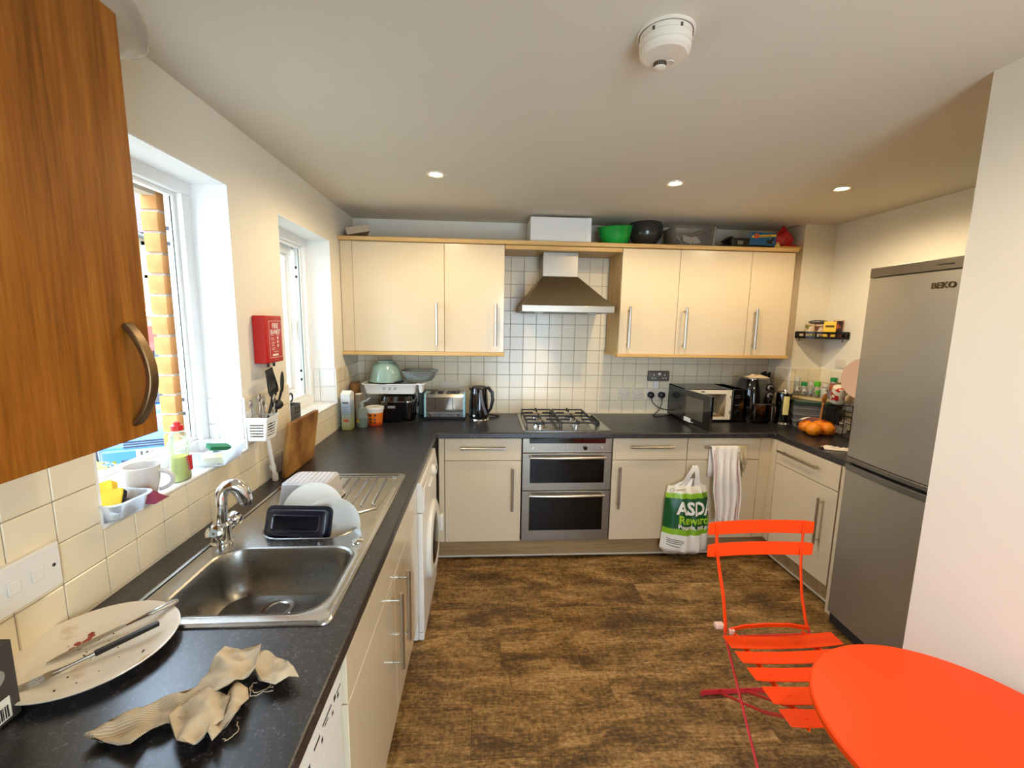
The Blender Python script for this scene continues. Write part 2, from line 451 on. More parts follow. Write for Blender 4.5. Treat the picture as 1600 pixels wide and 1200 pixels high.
def stripes(name, c0, c1, scale, axis='x', rough=.9, rot=0.0, rotz=0.0):
    m, t, b = nodes_of(name)
    tc = t.nodes.new('ShaderNodeTexCoord'); mp = t.nodes.new('ShaderNodeMapping'); mp.inputs['Rotation'].default_value = (0, rot, rotz)
    w = t.nodes.new('ShaderNodeTexWave'); w.bands_direction = {'x': 'X', 'y': 'Y', 'z': 'Z'}[axis]; w.inputs['Scale'].default_value = scale
    t.links.new(tc.outputs['Object'], mp.inputs[0]); t.links.new(mp.outputs[0], w.inputs['Vector'])
    r = ramp(t, [(.45, c0), (.6, c1)]); t.links.new(w.outputs['Fac'], r.inputs[0]); t.links.new(r.outputs[0], b.inputs['Base Color'])
    b.inputs['Roughness'].default_value = rough
    return m

WALL = M('wall_paint', (236, 230, 214), .75, var=.015, vs=2, bump=.04, bs=120)
CEIL = M('ceiling_paint', (214, 206, 188), .8, var=.015, vs=2)
REVEAL = M('reveal_paint', (238, 238, 236), .7)
TILE = M('tile_glaze', (238, 225, 196), .24, coat=.15, var=.02, vs=12, bump=.035, bs=24)
GROUT = M('grout', (150, 140, 122), .9, var=.08, vs=30)
FLOOR = floor_wood()
SEAM = M('floor_seam', (38, 28, 18), .8)
TOP = worktop_mat()
OAK = wood('oak_door', (112, 62, 10), (146, 86, 22), (168, 106, 36), 'z', 1.0, .42)
LOAK_X = wood('light_oak_x', (188, 150, 92), (206, 168, 108), (220, 186, 128), 'x', 1.0, .45)
LOAK_Z = wood('light_oak_z', (188, 150, 92), (206, 168, 108), (220, 186, 128), 'z', 1.0, .45)
PLINTH = wood('plinth_oak', (140, 112, 76), (158, 130, 92), (172, 144, 106), 'x', 1.0, .5)
DOOR = M('cabinet_gloss', (217, 200, 170), .22, coat=.5, var=.01, vs=3)
EDGE = M('door_edge', (104, 92, 78), .5)
STEEL = steel('brushed_steel', (158, 149, 136), .34)
STEEL_D = steel('dark_steel', (150, 142, 122), .40, (1, 60, 1))
SINK = steel('sink_steel', (186, 184, 180), .24, (20, 20, 20), .10)
CHROME = M('chrome', (225, 225, 225), .07, 1.0)
BARM = M('bar_handle', (190, 184, 172), .28, 1.0)
UPVC = M('upvc', (240, 240, 238), .3)
WHITE = M('white_plastic', (236, 234, 228), .35)
IVORY = M('appliance_white', (232, 228, 218), .3, coat=.2)
BLACKP = M('black_plastic', (16, 16, 17), .35)
BLACKG = M('black_gloss', (8, 8, 9), .08, coat=.6)
RUBBER = M('rubber', (20, 20, 20), .7)
ORANGE = M('orange_enamel', (252, 72, 6), .42, spec=.22, var=.01, vs=5)
PINKRED = M('red_enamel', (214, 46, 52), .4)
GLASS = clear('window_glass', (235, 245, 245), .02, .02)
DARKGLASS = M('oven_glass', (8, 7, 6), .10, spec=.35)
TUBC = clear('clear_plastic', (240, 244, 248), .20, .18)
FROST = clear('frosted_plastic', (236, 234, 234), .36, .25)
INK = M('ink', (30, 30, 32), .6)
PRINTW = M('white_print', (240, 238, 230), .6)

# ------------------------------------------------------------------ the room
H = 2.349; XR = 3.487; XP = 2.40; YP = -2.095; YF = -4.60
W1 = (-2.262, -1.585, 1.10, 2.112); W2 = (-1.19, -0.505, 1.09, 2.102)     # window openings: y0, y1, z0, z1

floor = struct('floor', MB().box(-.02, XR + .02, YF - .02, .02, -.12, -.004), SEAM, 'brown wood-effect plank floor')
row_y = [0, -.225, -.445, -.662, -.877, -1.079, -1.277, -1.503, -1.722, -1.942, -2.155, -2.37, -2.585, -2.80, -3.02, -3.235, -3.45, -3.67, -3.885, -4.10, -4.32, -4.6]
row_j = [.9, .30, .875, 1.475, 1.91, 1.35, 1.053, 1.54, 2.14, 1.22, .62, 1.9, 1.0, .4, 1.7, .8, 1.3, .5, 1.8, .9, 1.4]
plank_cache = {}
for k in range(len(row_y) - 1):
    y1, y0 = row_y[k], row_y[k + 1]
    cuts = sorted({0.0, XR} | {row_j[k] + 1.22 * n for n in range(-3, 4) if .05 < row_j[k] + 1.22 * n < XR - .05})
    for a, b in zip(cuts, cuts[1:]):
        if y1 < YP - .3 and a > XP + .1: continue
        key = (round(b - a, 3), round(y1 - y0, 3))
        if key not in plank_cache:
            w, d = (b - a) / 2 - .0006, (y1 - y0) / 2 - .0006
            mb = MB().loft([ring(-w, w, -d, d, .0008, -.005, 1), ring(-w, w, -d, d, .0008, -.0008, 1), ring(-w + .0008, w - .0008, -d + .0008, d - .0008, .0008, 0, 1)], False, True)
            plank_cache[key] = mb.mesh('plank', FLOOR)
        inst('plank', plank_cache[key], floor, ((a + b) / 2, (y0 + y1) / 2, 0))

struct('ceiling', MB().box(-.33, XR + .12, YF - .12, .12, H, H + .15), CEIL, 'off-white painted ceiling')

# left wall with its two window openings; inner leaf plastered, outer leaf of brick
def in_open(y, z): return any(w[0] < y < w[1] and w[2] < z < w[3] for w in (W1, W2))
ysL = sorted({YF - .1, W1[0], W1[1], W2[0], W2[1], .10}); zsL = sorted({-1.0, W1[2], W2[2], W1[3], W2[3], H + .15})
wall_left = struct('wall_left', MB().cells(ysL, zsL, lambda y, z: not in_open(y, z), -.22, 0.0, lambda y, z, t: (t, y, z)), WALL, 'plastered wall with two windows')
BRICK = blotch('brick_yellow', (176, 118, 62), (204, 148, 88), 14, .35, .7, .85, bump=.3)
MORTAR = M('mortar', (186, 174, 156), .95, bump=.2, bs=60)
def in_open_o(y, z): return any(w[0] + .045 < y < w[1] - (.045 if w is W1 else -.012) and w[2] - .03 < z < w[3] - .06 for w in (W1, W2))
yo = sorted({YF - .1, W1[0] + .045, W1[1] - .045, W2[0] + .045, W2[1] + .012, .10}); zo = sorted({-1.0, W1[2] - .03, W2[2] - .03, W1[3] - .06, W2[3] - .06, H + .15})
part('mortar_leaf', MB().cells(yo, zo, lambda y, z: not in_open_o(y, z), -.270, -.222, lambda y, z, t: (t, y, z)), MORTAR, wall_left)
bm_s = MB().loft([ring(-.029, .029, -.1, .1, .004, -.0325, 2), ring(-.029, .029, -.1, .1, .004, .0325, 2)]).mesh('brick', BRICK)
for yj, side in ((W1[1] - .045, 1), (W1[0] + .045, -1)):
    for c in range(15):
        z = 1.03 + c * .075
        inst('brick', bm_s, wall_left, (-.2475 + random.uniform(-.002, .002), yj + side * (.1 - .010) + random.uniform(-.002, .002), z + .0325))

# back, right, corner boxing, partition and the wall behind the camera
wall_back = struct('wall_back', MB().box(-.10, XR + .12, 0, .12, -.12, H + .01), WALL, 'white tiled and painted wall behind the hob')
wall_right = struct('wall_right', MB().box(XR, XR + .12, YP - .12, .02, -.12, H + .01), WALL, 'cream painted wall beside the fridge')
wall_corner = struct('wall_corner', MB().box(3.247, XR + .02, -.258, .02, -.12, H + .01), WALL, 'boxed-out corner beside the wall cabinets')
struct('wall_partition', MB().box(XP, XR + .12, YF - .1, YP, -.12, H + .01), WALL, 'smooth cream partition wall beside the table')
xsF = [-.1, 1.15, 2.30, XP + .02]; zsF = [-.12, .08, 2.12, H + .01]
struct('wall_front', MB().cells(xsF, zsF, lambda x, z: not (1.15 < x < 2.30 and .08 < z < 2.12), YF, YF - .12, lambda x, z, t: (x, t, z)), WALL, 'wall with a glazed door')
wf = MB()
for x0, x1, z0, z1 in ((1.15, 2.30, .08, .15), (1.15, 2.30, 2.05, 2.12), (1.15, 1.22, .15, 2.05), (2.23, 2.30, .15, 2.05)): wf.box(x0, x1, YF - .09, YF - .02, z0, z1)
w3 = struct('window_3', wf, UPVC, 'white framed glazed door')
part('pane', MB().box(1.20, 2.25, YF - .06, YF - .055, .13, 2.07), GLASS, w3)

# ---------------------------------------------------------------- windows 1 and 2
def window(n, w, xin=-.135, open_deg=0, label=''):
    y0, y1, z0, z1 = w; xo = xin - .065; d = .048
    fr = MB()
    for a, b, c, e in ((y0, y1, z0, z0 + d), (y0, y1, z1 - d, z1), (y0, y0 + d, z0 + d, z1 - d), (y1 - d, y1, z0 + d, z1 - d)): fr.box(xo, xin, a, b, c, e)
    # stepped rebate on the inner side
    for a, b, c, e in ((y0 + d, y1 - d, z0 + d, z0 + d + .014), (y0 + d, y1 - d, z1 - d - .014, z1 - d), (y1 - d - .014, y1 - d, z0 + d + .014, z1 - d - .014), (y0 + d, y0 + d + .014, z0 + d + .014, z1 - d - .014)): fr.box(xin - .045, xin - .022, a, b, c, e)
    W = struct('window_%d' % n, fr, UPVC, label, bev=.002)
    part('gasket', MB().box(xin - .0335, xin - .0315, y1 - d - .0165, y1 - d - .014, z0 + d + .014, z1 - d - .014), RUBBER, W)
    for zz in (z0 + .18, z1 - .2):                                     # strike keeps on the far stile
        part('strike_plate', MB().box(xin - .058, xin - .046, y1 - d - .004, y1 - d, zz - .022, zz + .022), CHROME, W)
        part('keep', MB().box(xin - .060, xin - .044, y1 - d - .006, y1 - d - .003, zz - .034, zz - .020).box(xin - .060, xin - .044, y1 - d - .006, y1 - d - .003, zz + .020, zz + .034), BLACKP, W)
    # sash, hinged on the near stile and swung outwards
    s0, s1, c0, c1 = 0.0, (y1 - y0) - 2 * d, z0 + d, z1 - d; t = .055
    sm = MB()
    for a, b, c, e in ((s0, s1, c0, c0 + t), (s0, s1, c1 - t, c1), (s0, s0 + t, c0 + t, c1 - t), (s1 - t, s1, c0 + t, c1 - t)): sm.box(-.055, 0, a, b, c, e)
    for a, b, c, e in ((t, s1 - t, c0 + t, c0 + t + .012), (t, s1 - t, c1 - t - .012, c1 - t), (t, t + .012, c0 + t + .012, c1 - t - .012), (s1 - t - .012, s1 - t, c0 + t + .012, c1 - t - .012)): sm.box(-.035, -.012, a, b, c, e)
    gm = MB().box(-.028, -.024, t, s1 - t, c0 + t, c1 - t)
    hm = MB().box(0, .012, s1 - .045, s1 - .015, (c0 + c1) / 2 - .05, (c0 + c1) / 2 + .03).box(.012, .026, s1 - .042, s1 - .02, (c0 + c1) / 2 - .10, (c0 + c1) / 2 + .01)
    R = Matrix.Translation((xo + .01, y0 + d, 0)) @ Matrix.Rotation(math.radians(open_deg), 4, 'Z')
    S = part('sash', sm.move(R), UPVC, W, .003)
    part('pane', gm.move(R), GLASS, S)
    part('sash_handle', hm.move(R), UPVC, S, .002)
    return W
window(1, W1, open_deg=88, label='open white window over the sink with its sash swung outside')
window(2, W2, open_deg=2.5, label='white window by the corner, its sash slightly open')

# plaster reveals and tiled sills (part of the left wall)
rv = MB()
for w in (W1, W2):
    y0, y1, z0, z1 = w; d = .004
    rv.box(-.135, .0005, y1 - d, y1 + .001, 1.305, z1).box(-.135, .0005, y0 - .001, y0 + d, 1.305, z1).box(-.135, .0005, y0, y1, z1 - d, z1 + .001)
part('reveal', rv, REVEAL, wall_left)
tile_cache = {}
def tile_mesh(w, h, mat=TILE):
    key = (round(w, 3), round(h, 3), mat.name)
    if key not in tile_cache:
        a, b, t = w / 2 - .0012, h / 2 - .0012, .0065
        tile_cache[key] = MB().loft([ring(-a, a, -b, b, .002, 0, 2), ring(-a, a, -b, b, .002, t - .0018, 2), ring(-a + .0016, a - .0016, -b + .0016, b - .0016, .002, t, 2)], False, True).mesh('tile', mat, smooth=0)
    return tile_cache[key]
ROT = {'+x': (PI / 2, 0, PI / 2), '-y': (PI / 2, 0, 0), '-x': (PI / 2, 0, -PI / 2), '+y': (PI / 2, 0, PI), '+z': (0, 0, 0)}
def lay(parent, us, vs, keep, facing, plane, mat=TILE):
    for i in range(len(us) - 1):
        for j in range(len(vs) - 1):
            u, v = (us[i] + us[i + 1]) / 2, (vs[j] + vs[j + 1]) / 2
            if not keep(u, v): continue
            p = {'+x': (plane, u, v), '-x': (plane, u, v), '-y': (u, plane, v), '+y': (u, plane, v), '+z': (u, v, plane)}[facing]
            inst('tile', tile_mesh(us[i + 1] - us[i], vs[j + 1] - vs[j], mat), parent, p, ROT[facing])
def steps(a, b, off, pitch):
    k = math.floor((a - off) / pitch) + 1; o = [a]
    while off + k * pitch < b - .012:
        if off + k * pitch > a + .012: o.append(off + k * pitch)
        k += 1
    return o + [b]
ZR = [.914, 1.012, 1.110, 1.210, 1.305]
def keep_left(y, z):
    for w in (W1, W2):
        if w[0] < y < w[1] and z > w[2] - .012: return False
    return True
# left wall: break columns at the openings so that cut tiles fit
for a, b, zr in ((-3.3, W1[0], ZR), (W1[0], W1[1], [.914, 1.012, 1.088]), (W1[1], W2[0], ZR), (W2[0], W2[1], [.914, 1.012, 1.078]), (W2[1], -.004, ZR)):
    lay(wall_left, steps(a, b, -2.27, .1055), zr, lambda y, z: True, '+x', .0005)
part('grout_bed', MB().box(-.001, .0045, -3.3, W1[0], .912, 1.3).box(-.001, .0045, W1[0], W1[1], .912, 1.086).box(-.001, .0045, W1[1], W2[0], .912, 1.3).box(-.001, .0045, W2[0], W2[1], .912, 1.076).box(-.001, .0045, W2[1], 0, .912, 1.3), GROUT, wall_left)
STILE = M('sill_glaze', (236, 236, 236), .2, coat=.2, bump=.05, bs=30)
for w in (W1, W2):
    y0, y1, z0, z1 = w
    lay(wall_left, [-.135, -.095, 0.0], [z0, z0 + .100, 1.305], lambda x, z: True, '-y', y1 - .0005, STILE)
    lay(wall_left, [-.135, -.095, 0.0], [z0, z0 + .100, 1.305], lambda x, z: True, '+y', y0 + .0005, STILE)
    lay(wall_left, [-.135, -.092, .004], steps(y0, y1, y1 - .1, .1), lambda x, y: True, '+z', z0 - .006, STILE)
    part('sill_bed', MB().box(-.14, .003, y0, y1, z0 - .02, z0 - .0015), GROUT, wall_left)
    part('sill_nosing', MB().tube([(.006, y0, z0 - .005), (.006, y1, z0 - .005)], .0065, 10), UPVC, wall_left)
    part('corner_trim', MB().box(-.001, .0075, y1 - .003, y1 + .004, z0, 1.305).box(-.001, .0075, y0 - .004, y0 + .003, z0, 1.305), UPVC, wall_left)
# back wall
zb = [.914, 1.017, 1.117, 1.216, 1.312, 1.410]; zh = [1.410 + .0985 * k for k in range(1, 8)]
lay(wall_back, steps(.004, 3.245, .058, .1), zb, lambda x, z: True, '-y', -.0005)
lay(wall_back, steps(1.09, 1.905, .058, .1), [1.41] + zh, lambda x, z: True, '-y', -.0005)
part('grout_bed', MB().box(.0, 3.247, -.0045, .001, .912, 1.41).box(1.09, 1.905, -.0045, .001, 1.4, 2.10), GROUT, wall_back)
lay(wall_corner, steps(3.252, XR, 3.29, .1), [.914, 1.012, 1.110, 1.212, 1.312], lambda x, z: True, '-y', -.2585)
lay(wall_corner, steps(-.256, -.008, -.1, .1), [.914, 1.012, 1.110, 1.212, 1.312], lambda y, z: True, '-x', 3.2465)
lay(wall_right, steps(-1.24, -.266, -.36, .1), [.914, 1.012, 1.110, 1.212, 1.312], lambda y, z: True, '-x', XR - .0005)
part('grout_bed', MB().box(3.247, XR, -.2625, -.257, .912, 1.31).box(3.2425, 3.248, -.258, 0, .912, 1.31), GROUT, wall_corner)
part('grout_bed', MB().box(XR - .0045, XR + .001, -1.24, -.262, .912, 1.31), GROUT, wall_right)
part('corner_trim', MB().box(3.238, 3.250, -.268, -.256, .912, 1.32), UPVC, wall_corner)

# plinths, cornice, pelmet: trims of the fitted kitchen
pb = MB().box(.62, 2.975, -.555, -.54, .026, .146)
trim1 = struct('trim_1', pb, PLINTH, 'oak plinth under the oven run')
part('seal_strip', MB().box(.62, 2.975, -.560, -.553, .022, .034), M('seal_strip', (205, 196, 178), .4), trim1)
trim2 = struct('trim_2', MB().box(2.975, 2.99, -1.245, -.54, .026, .146), PLINTH, 'oak plinth beside the fridge')
part('seal_strip', MB().box(2.970, 2.977, -1.245, -.555, .022, .034), MATS['seal_strip'], trim2)
struct('trim_3', MB().box(.585, .60, -3.6, -.56, .0, .146), PLINTH, 'plinth under the sink run')
struct('trim_4', MB().box(.0, 3.152, -.348, -.01, 2.137, 2.165).box(.0, 3.152, -.352, -.346, 2.139, 2.163), LOAK_X, 'light oak cornice along the wall cabinets', bev=.003)
pm = MB().box(.0, 1.100, -.345, -.322, 1.383, 1.409).box(1.078, 1.100, -.325, -.01, 1.383, 1.409)
struct('trim_5', pm, LOAK_X, 'light oak pelmet under the cabinets by the window', bev=.004)
pm = MB().box(1.895, 3.152, -.345, -.322, 1.388, 1.412).box(1.895, 1.915, -.325, -.01, 1.388, 1.412).box(3.13, 3.152, -.325, -.01, 1.388, 1.412)
struct('trim_6', pm, LOAK_X, 'light oak pelmet under the cabinets by the corner', bev=.004)
struct('trim_7', MB().box(1.098, 1.902, -.328, -.01, 2.108, 2.136), LOAK_X, 'light oak bridging panel over the hood', bev=.002)

# ------------------------------------------------------------------ worktop
XW = .656; YW = -.620; XQ = 2.924
SK = (.105, .594, -2.392, -1.392)                                       # sink cut-out
xs = sorted({.0, SK[0], SK[1], XW, XQ, XR}); ys = sorted({-3.55, SK[2], SK[3], -1.246, YW, 0.0})
def keep_top(x, y):
    if SK[0] < x < SK[1] and SK[2] < y < SK[3]: return False
    return y > YW or x < XW or (x > XQ and y > -1.246)
wt = solo('worktop', 'speckled charcoal laminate worktop running round three walls', 'worktop',
          MB().cells(xs, ys, keep_top, .872, .910, lambda x, y, t: (x, y, t)), TOP, bev=.006, org=(0, 0, .872))
part('sealant', MB().box(0, .008, -3.3, 0, .910, .9145).box(0, 3.247, -.008, 0, .910, .9145).box(XR - .008, XR, -1.24, -.26, .91, .9145), M('sealant', (222, 214, 198), .5), wt)

# ------------------------------------------------------------------ cabinets
def bar_handle(parent, p0, p1, out, r=.0078, name='handle'):
    """straight bar on two posts; out: vector from the door to the bar"""
    p0, p1, out = Vector(p0), Vector(p1), Vector(out); d = (p1 - p0)
    h = part(name, MB().cyl(p0, p1, r, n=14), BARM, parent)
    for t in (.09, .91):
        q = p0 + d * t; part('handle_post', MB().cyl(q, q - out, r * .62, n=10), BARM, h)
    return h

def base_unit(label, front, a, b, drawer, door, along='x', name='base_cabinet'):
    """front: plane of the doors. along x -> doors face -y, along y -> doors face -x. drawer/door: handle end points or None"""
    g = .0016
    if along == 'x':
        t = thing(name, label, 'cabinet', ((a + b) / 2, front + .3, 0.147))
        part('carcass', MB().box(a, b, front + .022, -.012, .150, .870), EDGE, t)
        D = part('drawer', MB().box(a + g, b - g, front, front + .019, .7165, .866), DOOR, t, .0015)
        bar_handle(D, (drawer[0], front - .034, drawer[2]), (drawer[1], front - .034, drawer[2]), (0, -.034, 0))
        O = part('door', MB().box(a + g, b - g, front, front + .019, .149, .7125), DOOR, t, .0015)
        bar_handle(O, (door[0], front - .034, door[1]), (door[0], front - .034, door[2]), (0, -.034, 0))
    else:
        t = thing(name, label, 'cabinet', (front + .28, (a + b) / 2, 0.147))
        part('carcass', MB().box(front + .022, XR - .012, a, b, .150, .870), EDGE, t)
        D = part('drawer', MB().box(front, front + .019, a + g, b - g, .7165, .866), DOOR, t, .0015)
        bar_handle(D, (front - .034, drawer[0], drawer[2]), (front - .034, drawer[1], drawer[2]), (-.034, 0, 0))
        O = part('door', MB().box(front, front + .019, a + g, b - g, .149, .7125), DOOR, t, .0015)
        bar_handle(O, (front - .034, door[0], door[1]), (front - .034, door[0], door[2]), (-.034, 0, 0))
    return t

base_unit('cream base cabinet between the washing machine and the oven', -.59, .706, 1.211, (.81, 1.104, .805), (1.153, .375, .667))
base_unit('cream base cabinet directly beside the oven, nothing hanging on it', -.59, 1.822, 2.335, (1.932, 2.228, .812), (1.872, .382, .675))
cabC = base_unit('cream base cabinet hung with a tea towel and a carrier bag', -.59, 2.337, 2.846, (2.441, 2.74, .812), (2.374, .382, .675))
base_unit('cream base cabinet facing sideways beside the fridge freezer', 2.925, -1.172, -.648, (-.70, -1.04, .808), (-1.082, .362, .645), 'y')
fp = thing('filler_panel', 'narrow cream corner filler between the towel cabinet and the side cabinet', 'panel', (2.90, -.59, .147))
part('panel_face', MB().box(2.848, 2.924, -.588, -.568, .149, .866), DOOR, fp, .0015)
part('panel_return', MB().box(2.924, 2.944, -.646, -.570, .149, .866), DOOR, fp, .0015)
fp = solo('filler_panel', 'narrow cream filler strip between washing machine and drawers', 'panel', MB().box(.668, .704, -.588, -.568, .149, .866), DOOR, bev=.0015)
part('end_panel', MB().box(2.93, XR - .01, -1.245, -1.176, .0, .868), DOOR, thing('end_panel', 'cream end panel between side cabinet and fridge freezer', 'panel', (3.2, -1.21, 0)))

# sink unit on the left run
FX = .643
su = thing('sink_cabinet', 'cream two-door cabinet under the sink with long bar handles', 'cabinet', (.32, -1.88, .147))
part('carcass', MB().box(.03, FX - .022, -2.412, -1.345, .150, .70).box(FX - .06, FX - .022, -2.412, -1.345, .70, .868), EDGE, su)
part('false_front', MB().box(FX - .02, FX, -2.418, -1.345, .7165, .866), DOOR, su, .0015)
for a, b, hy in ((-2.418, -1.8775, -1.945), (-1.8745, -1.345, -1.805)):
    D = part('door', MB().box(FX - .02, FX, a, b, .149, .7125), DOOR, su, .0015)
    bar_handle(D, (FX + .036, hy, .395), (FX + .036, hy, .685), (.036, 0, 0), .0085)

# wall cabinets
def wall_unit(label, a, b, hx, z0=1.410, z1=2.136):
    t = thing('wall_cabinet', label, 'cabinet', ((a + b) / 2, -.16, z0), 'cream wall cabinets on the tiled wall')
    part('carcass', MB().box(a + .0005, b - .0005, -.310, -.012, z0, z1), LOAK_Z, t)
    D = part('door', MB().box(a + .0016, b - .0016, -.330, -.3115, z0 + .001, z1 - .002), DOOR, t, .0015)
    bar_handle(D, (hx, -.366, z0 + .045), (hx, -.366, z0 + .332), (0, -.036, 0), .0088)
wall_unit('widest cream wall cabinet, next to the window wall', .082, .688, .638)
wall_unit('cream wall cabinet next to the cooker hood on the window side', .688, 1.095, 1.038)
wall_unit('cream wall cabinet with its oak side facing the cooker hood', 1.905, 2.315, 1.969)
wall_unit('middle cream wall cabinet of the three beyond the hood', 2.315, 2.832, 2.371)
wall_unit('narrowest cream wall cabinet, next to the corner shelf', 2.832, 3.146, 2.884)
solo('filler_panel', 'cream filler strip between window wall and wall cabinets', 'panel', MB().box(.004, .081, -.326, -.308, 1.410, 2.136), DOOR, bev=.0015)
solo('filler_panel', 'recessed cream filler strip between wall cabinets and boxed corner', 'panel', MB().box(3.150, 3.244, -.20, -.182, 1.40, 2.11), DOOR, bev=.0015)

# oak wall cabinet near the camera
oc = thing('oak_wall_cabinet', 'orange-brown oak wall cabinet with bow handle hanging over the near worktop', 'cabinet', (.17, -3.0, 1.405))
part('carcass', MB().box(.004, .328, -3.40, -2.522, 1.407, 2.114), OAK, oc)
for a, b in ((-2.955, -2.518), (-3.40, -2.959)):
    D = part('door', MB().box(.330, .350, a, b, 1.408, 2.116), OAK, oc, .0015)
    if a > -3:
        pts = [(.350 + .034 * math.sin(PI * k / 14) ** .8, -2.566, 1.434 + .174 * k / 14) for k in range(15)]
        part('bow_handle', MB().tube(pts, None, flat=(.020, .009), ref=(0, 1, 0)), M('bronze_handle', (132, 108, 78), .36, 1.0), D, .002)

# ------------------------------------------------------------------ oven
OV = thing('double_oven', 'stainless steel built-under double oven with two dark glass doors', 'oven', (1.516, -.3, .147))
part('housing', MB().box(1.216, 1.817, -.575, -.02, .148, .868), BLACKP, OV)
cp = part('control_panel', MB().box(1.218, 1.815, -.592, -.572, .768, .866), STEEL, OV, .002)
part('display', MB().box(1.262, 1.772, -.594, -.590, .832, .864), BLACKG, cp, .001)
for x, r, m in ((1.284, .009, BARM), (1.743, .009, BARM)):
    part('knob', MB().lathe((x, -.592, .805), [(r, 0), (r, .018), (r * .8, .020)], 16, (0, -1, 0), True, True), m, cp)
part('timer_knob', MB().lathe((1.633, -.592, .803), [(.014, 0), (.014, .014), (.011, .017)], 18, (0, -1, 0), True, True), BLACKG, cp)
for x in (1.49, 1.515): part('button', MB().lathe((x, -.592, .803), [(.005, 0), (.005, .004)], 12, (0, -1, 0), True, True), BARM, cp)
for z0, z1, g0, g1, hz in ((.5075, .7645, .560, .728, .742), (.151, .5025, .225, .465, .480)):
    D = part('oven_door', MB().box(1.218, 1.815, -.594, -.572, z0, z1), STEEL, OV, .002)
    part('door_window', MB().box(1.268, 1.768, -.5955, -.590, g0, g1), DARKGLASS, D, .001)
    part('inner_window', MB().box(1.302, 1.735, -.5962, -.595, g0 + .03, g1 - .02), M('oven_inner_glass', (20, 16, 12), .14, spec=.3), D)
    pts = [(1.264 + .508 * k / 12, -.622 - .010 * math.sin(PI * k / 12), hz) for k in range(13)]
    h = part('handle', MB().tube(pts, .0095, 12), BARM, D)
    for x in (1.266, 1.758): part('handle_post', MB().box(x, x + .012, -.622, -.592, hz - .006, hz + .006), BARM, h)

# ------------------------------------------------------------------ gas hob
HB = thing('gas_hob', 'stainless steel gas hob with four burners and black pan supports', 'hob', (1.515, -.31, .910))
part('hob_plate', MB().loft([ring(1.219, 1.812, -.585, -.052, .014, .9105), ring(1.219, 1.812, -.585, -.052, .014, .914), ring(1.228, 1.803, -.576, -.061, .012, .918), ring(1.25, 1.78, -.556, -.08, .012, .915)]), SINK, HB)
for bx, by, br in ((1.345, -.21, .032), (1.345, -.43, .046), (1.600, -.21, .040), (1.600, -.43, .026)):
    B = part('burner', MB().lathe((bx, by, .915), [(br * 1.25, 0), (br * 1.25, .004), (br, .006), (br, .014)], 24, cap0=True, cap1=True), CHROME, HB)
    part('burner_cap', MB().lathe((bx, by, .929), [(br * .85, 0), (br * .85, .005), (br * .7, .007)], 24, cap0=True, cap1=True), BLACKP, B)
IRON = M('cast_iron', (14, 14, 14), .5)
for gx0, gx1 in ((1.248, 1.468), (1.482, 1.715)):
    g = MB(); z = .958; cx = (gx0 + gx1) / 2; fl = (.010, .010)
    for y in (-.535, -.095): g.tube([(gx0, y, .917), (gx0, y, z), (gx1, y, z), (gx1, y, .917)], None, flat=fl, ref=(0, 1, 0))
    for x in (gx0, gx1): g.tube([(x, -.535, z - .004), (x, -.095, z - .004)], None, flat=(.008, .012), ref=(1, 0, 0))
    for y in (-.21, -.32, -.43):
        for x, s in ((gx0, 1), (gx1, -1)):
            g.tube([(x, y, z - .006), (x + s * .02, y, z), (x + s * .075, y, z)], None, flat=(.008, .012), ref=(0, 1, 0))
    g.tube([(gx0, -.32, z), (gx1, -.32, z)], None, flat=fl, ref=(0, 1, 0))
    for y0, y1 in ((-.535, -.46), (-.40, -.24), (-.17, -.095)): g.tube([(cx, y0, z), (cx, y1, z)], None, flat=(.008, .012), ref=(1, 0, 0))
    for y in (-.535, -.095): g.tube([(cx, y, z - .01), (cx, y, z + .012)], None, flat=(.012, .012), ref=(1, 0, 0))
    part('pan_support', g, IRON, HB)
for k in range(4):
    kn = part('knob', MB().lathe((1.762, -.235 - .052 * k, .916), [(.019, 0), (.019, .006), (.015, .009), (.014, .024), (.012, .026)], 18, cap0=True, cap1=True), BLACKP, HB)
    part('knob_grip', MB().box(1.7585, 1.7655, -.250 - .052 * k, -.220 - .052 * k, .938, .948), BLACKP, kn, .001)

# ------------------------------------------------------------------ cooker hood
HD = thing('cooker_hood', 'stainless steel chimney cooker hood with pyramid canopy over the hob', 'cooker hood', (1.513, -.24, 1.690))
part('rim', MB().box(1.205, 1.821, -.482, -.010, 1.692, 1.734), STEEL, HD, .0015)
part('canopy', MB().loft([[(1.208, -.478, 1.734), (1.818, -.478, 1.734), (1.818, -.010, 1.734), (1.208, -.010, 1.734)],
                          [(1.366, -.248, 1.944), (1.616, -.248, 1.944), (1.616, -.010, 1.944), (1.366, -.010, 1.944)]]), STEEL_D, HD)
part('chimney', MB().box(1.368, 1.614, -.246, -.010, 1.944, 2.107), STEEL, HD, .001)
part('filter', MB().box(1.23, 1.796, -.455, -.03, 1.688, 1.694), M('hood_filter', (120, 118, 112), .45, .8, bump=.3, bs=160), HD)
for x in (1.33, 1.69): part('hood_lamp', MB().lathe((x, -.40, 1.688), [(.03, 0), (.03, -.004)], 18, cap0=True, cap1=True), WHITE, HD)

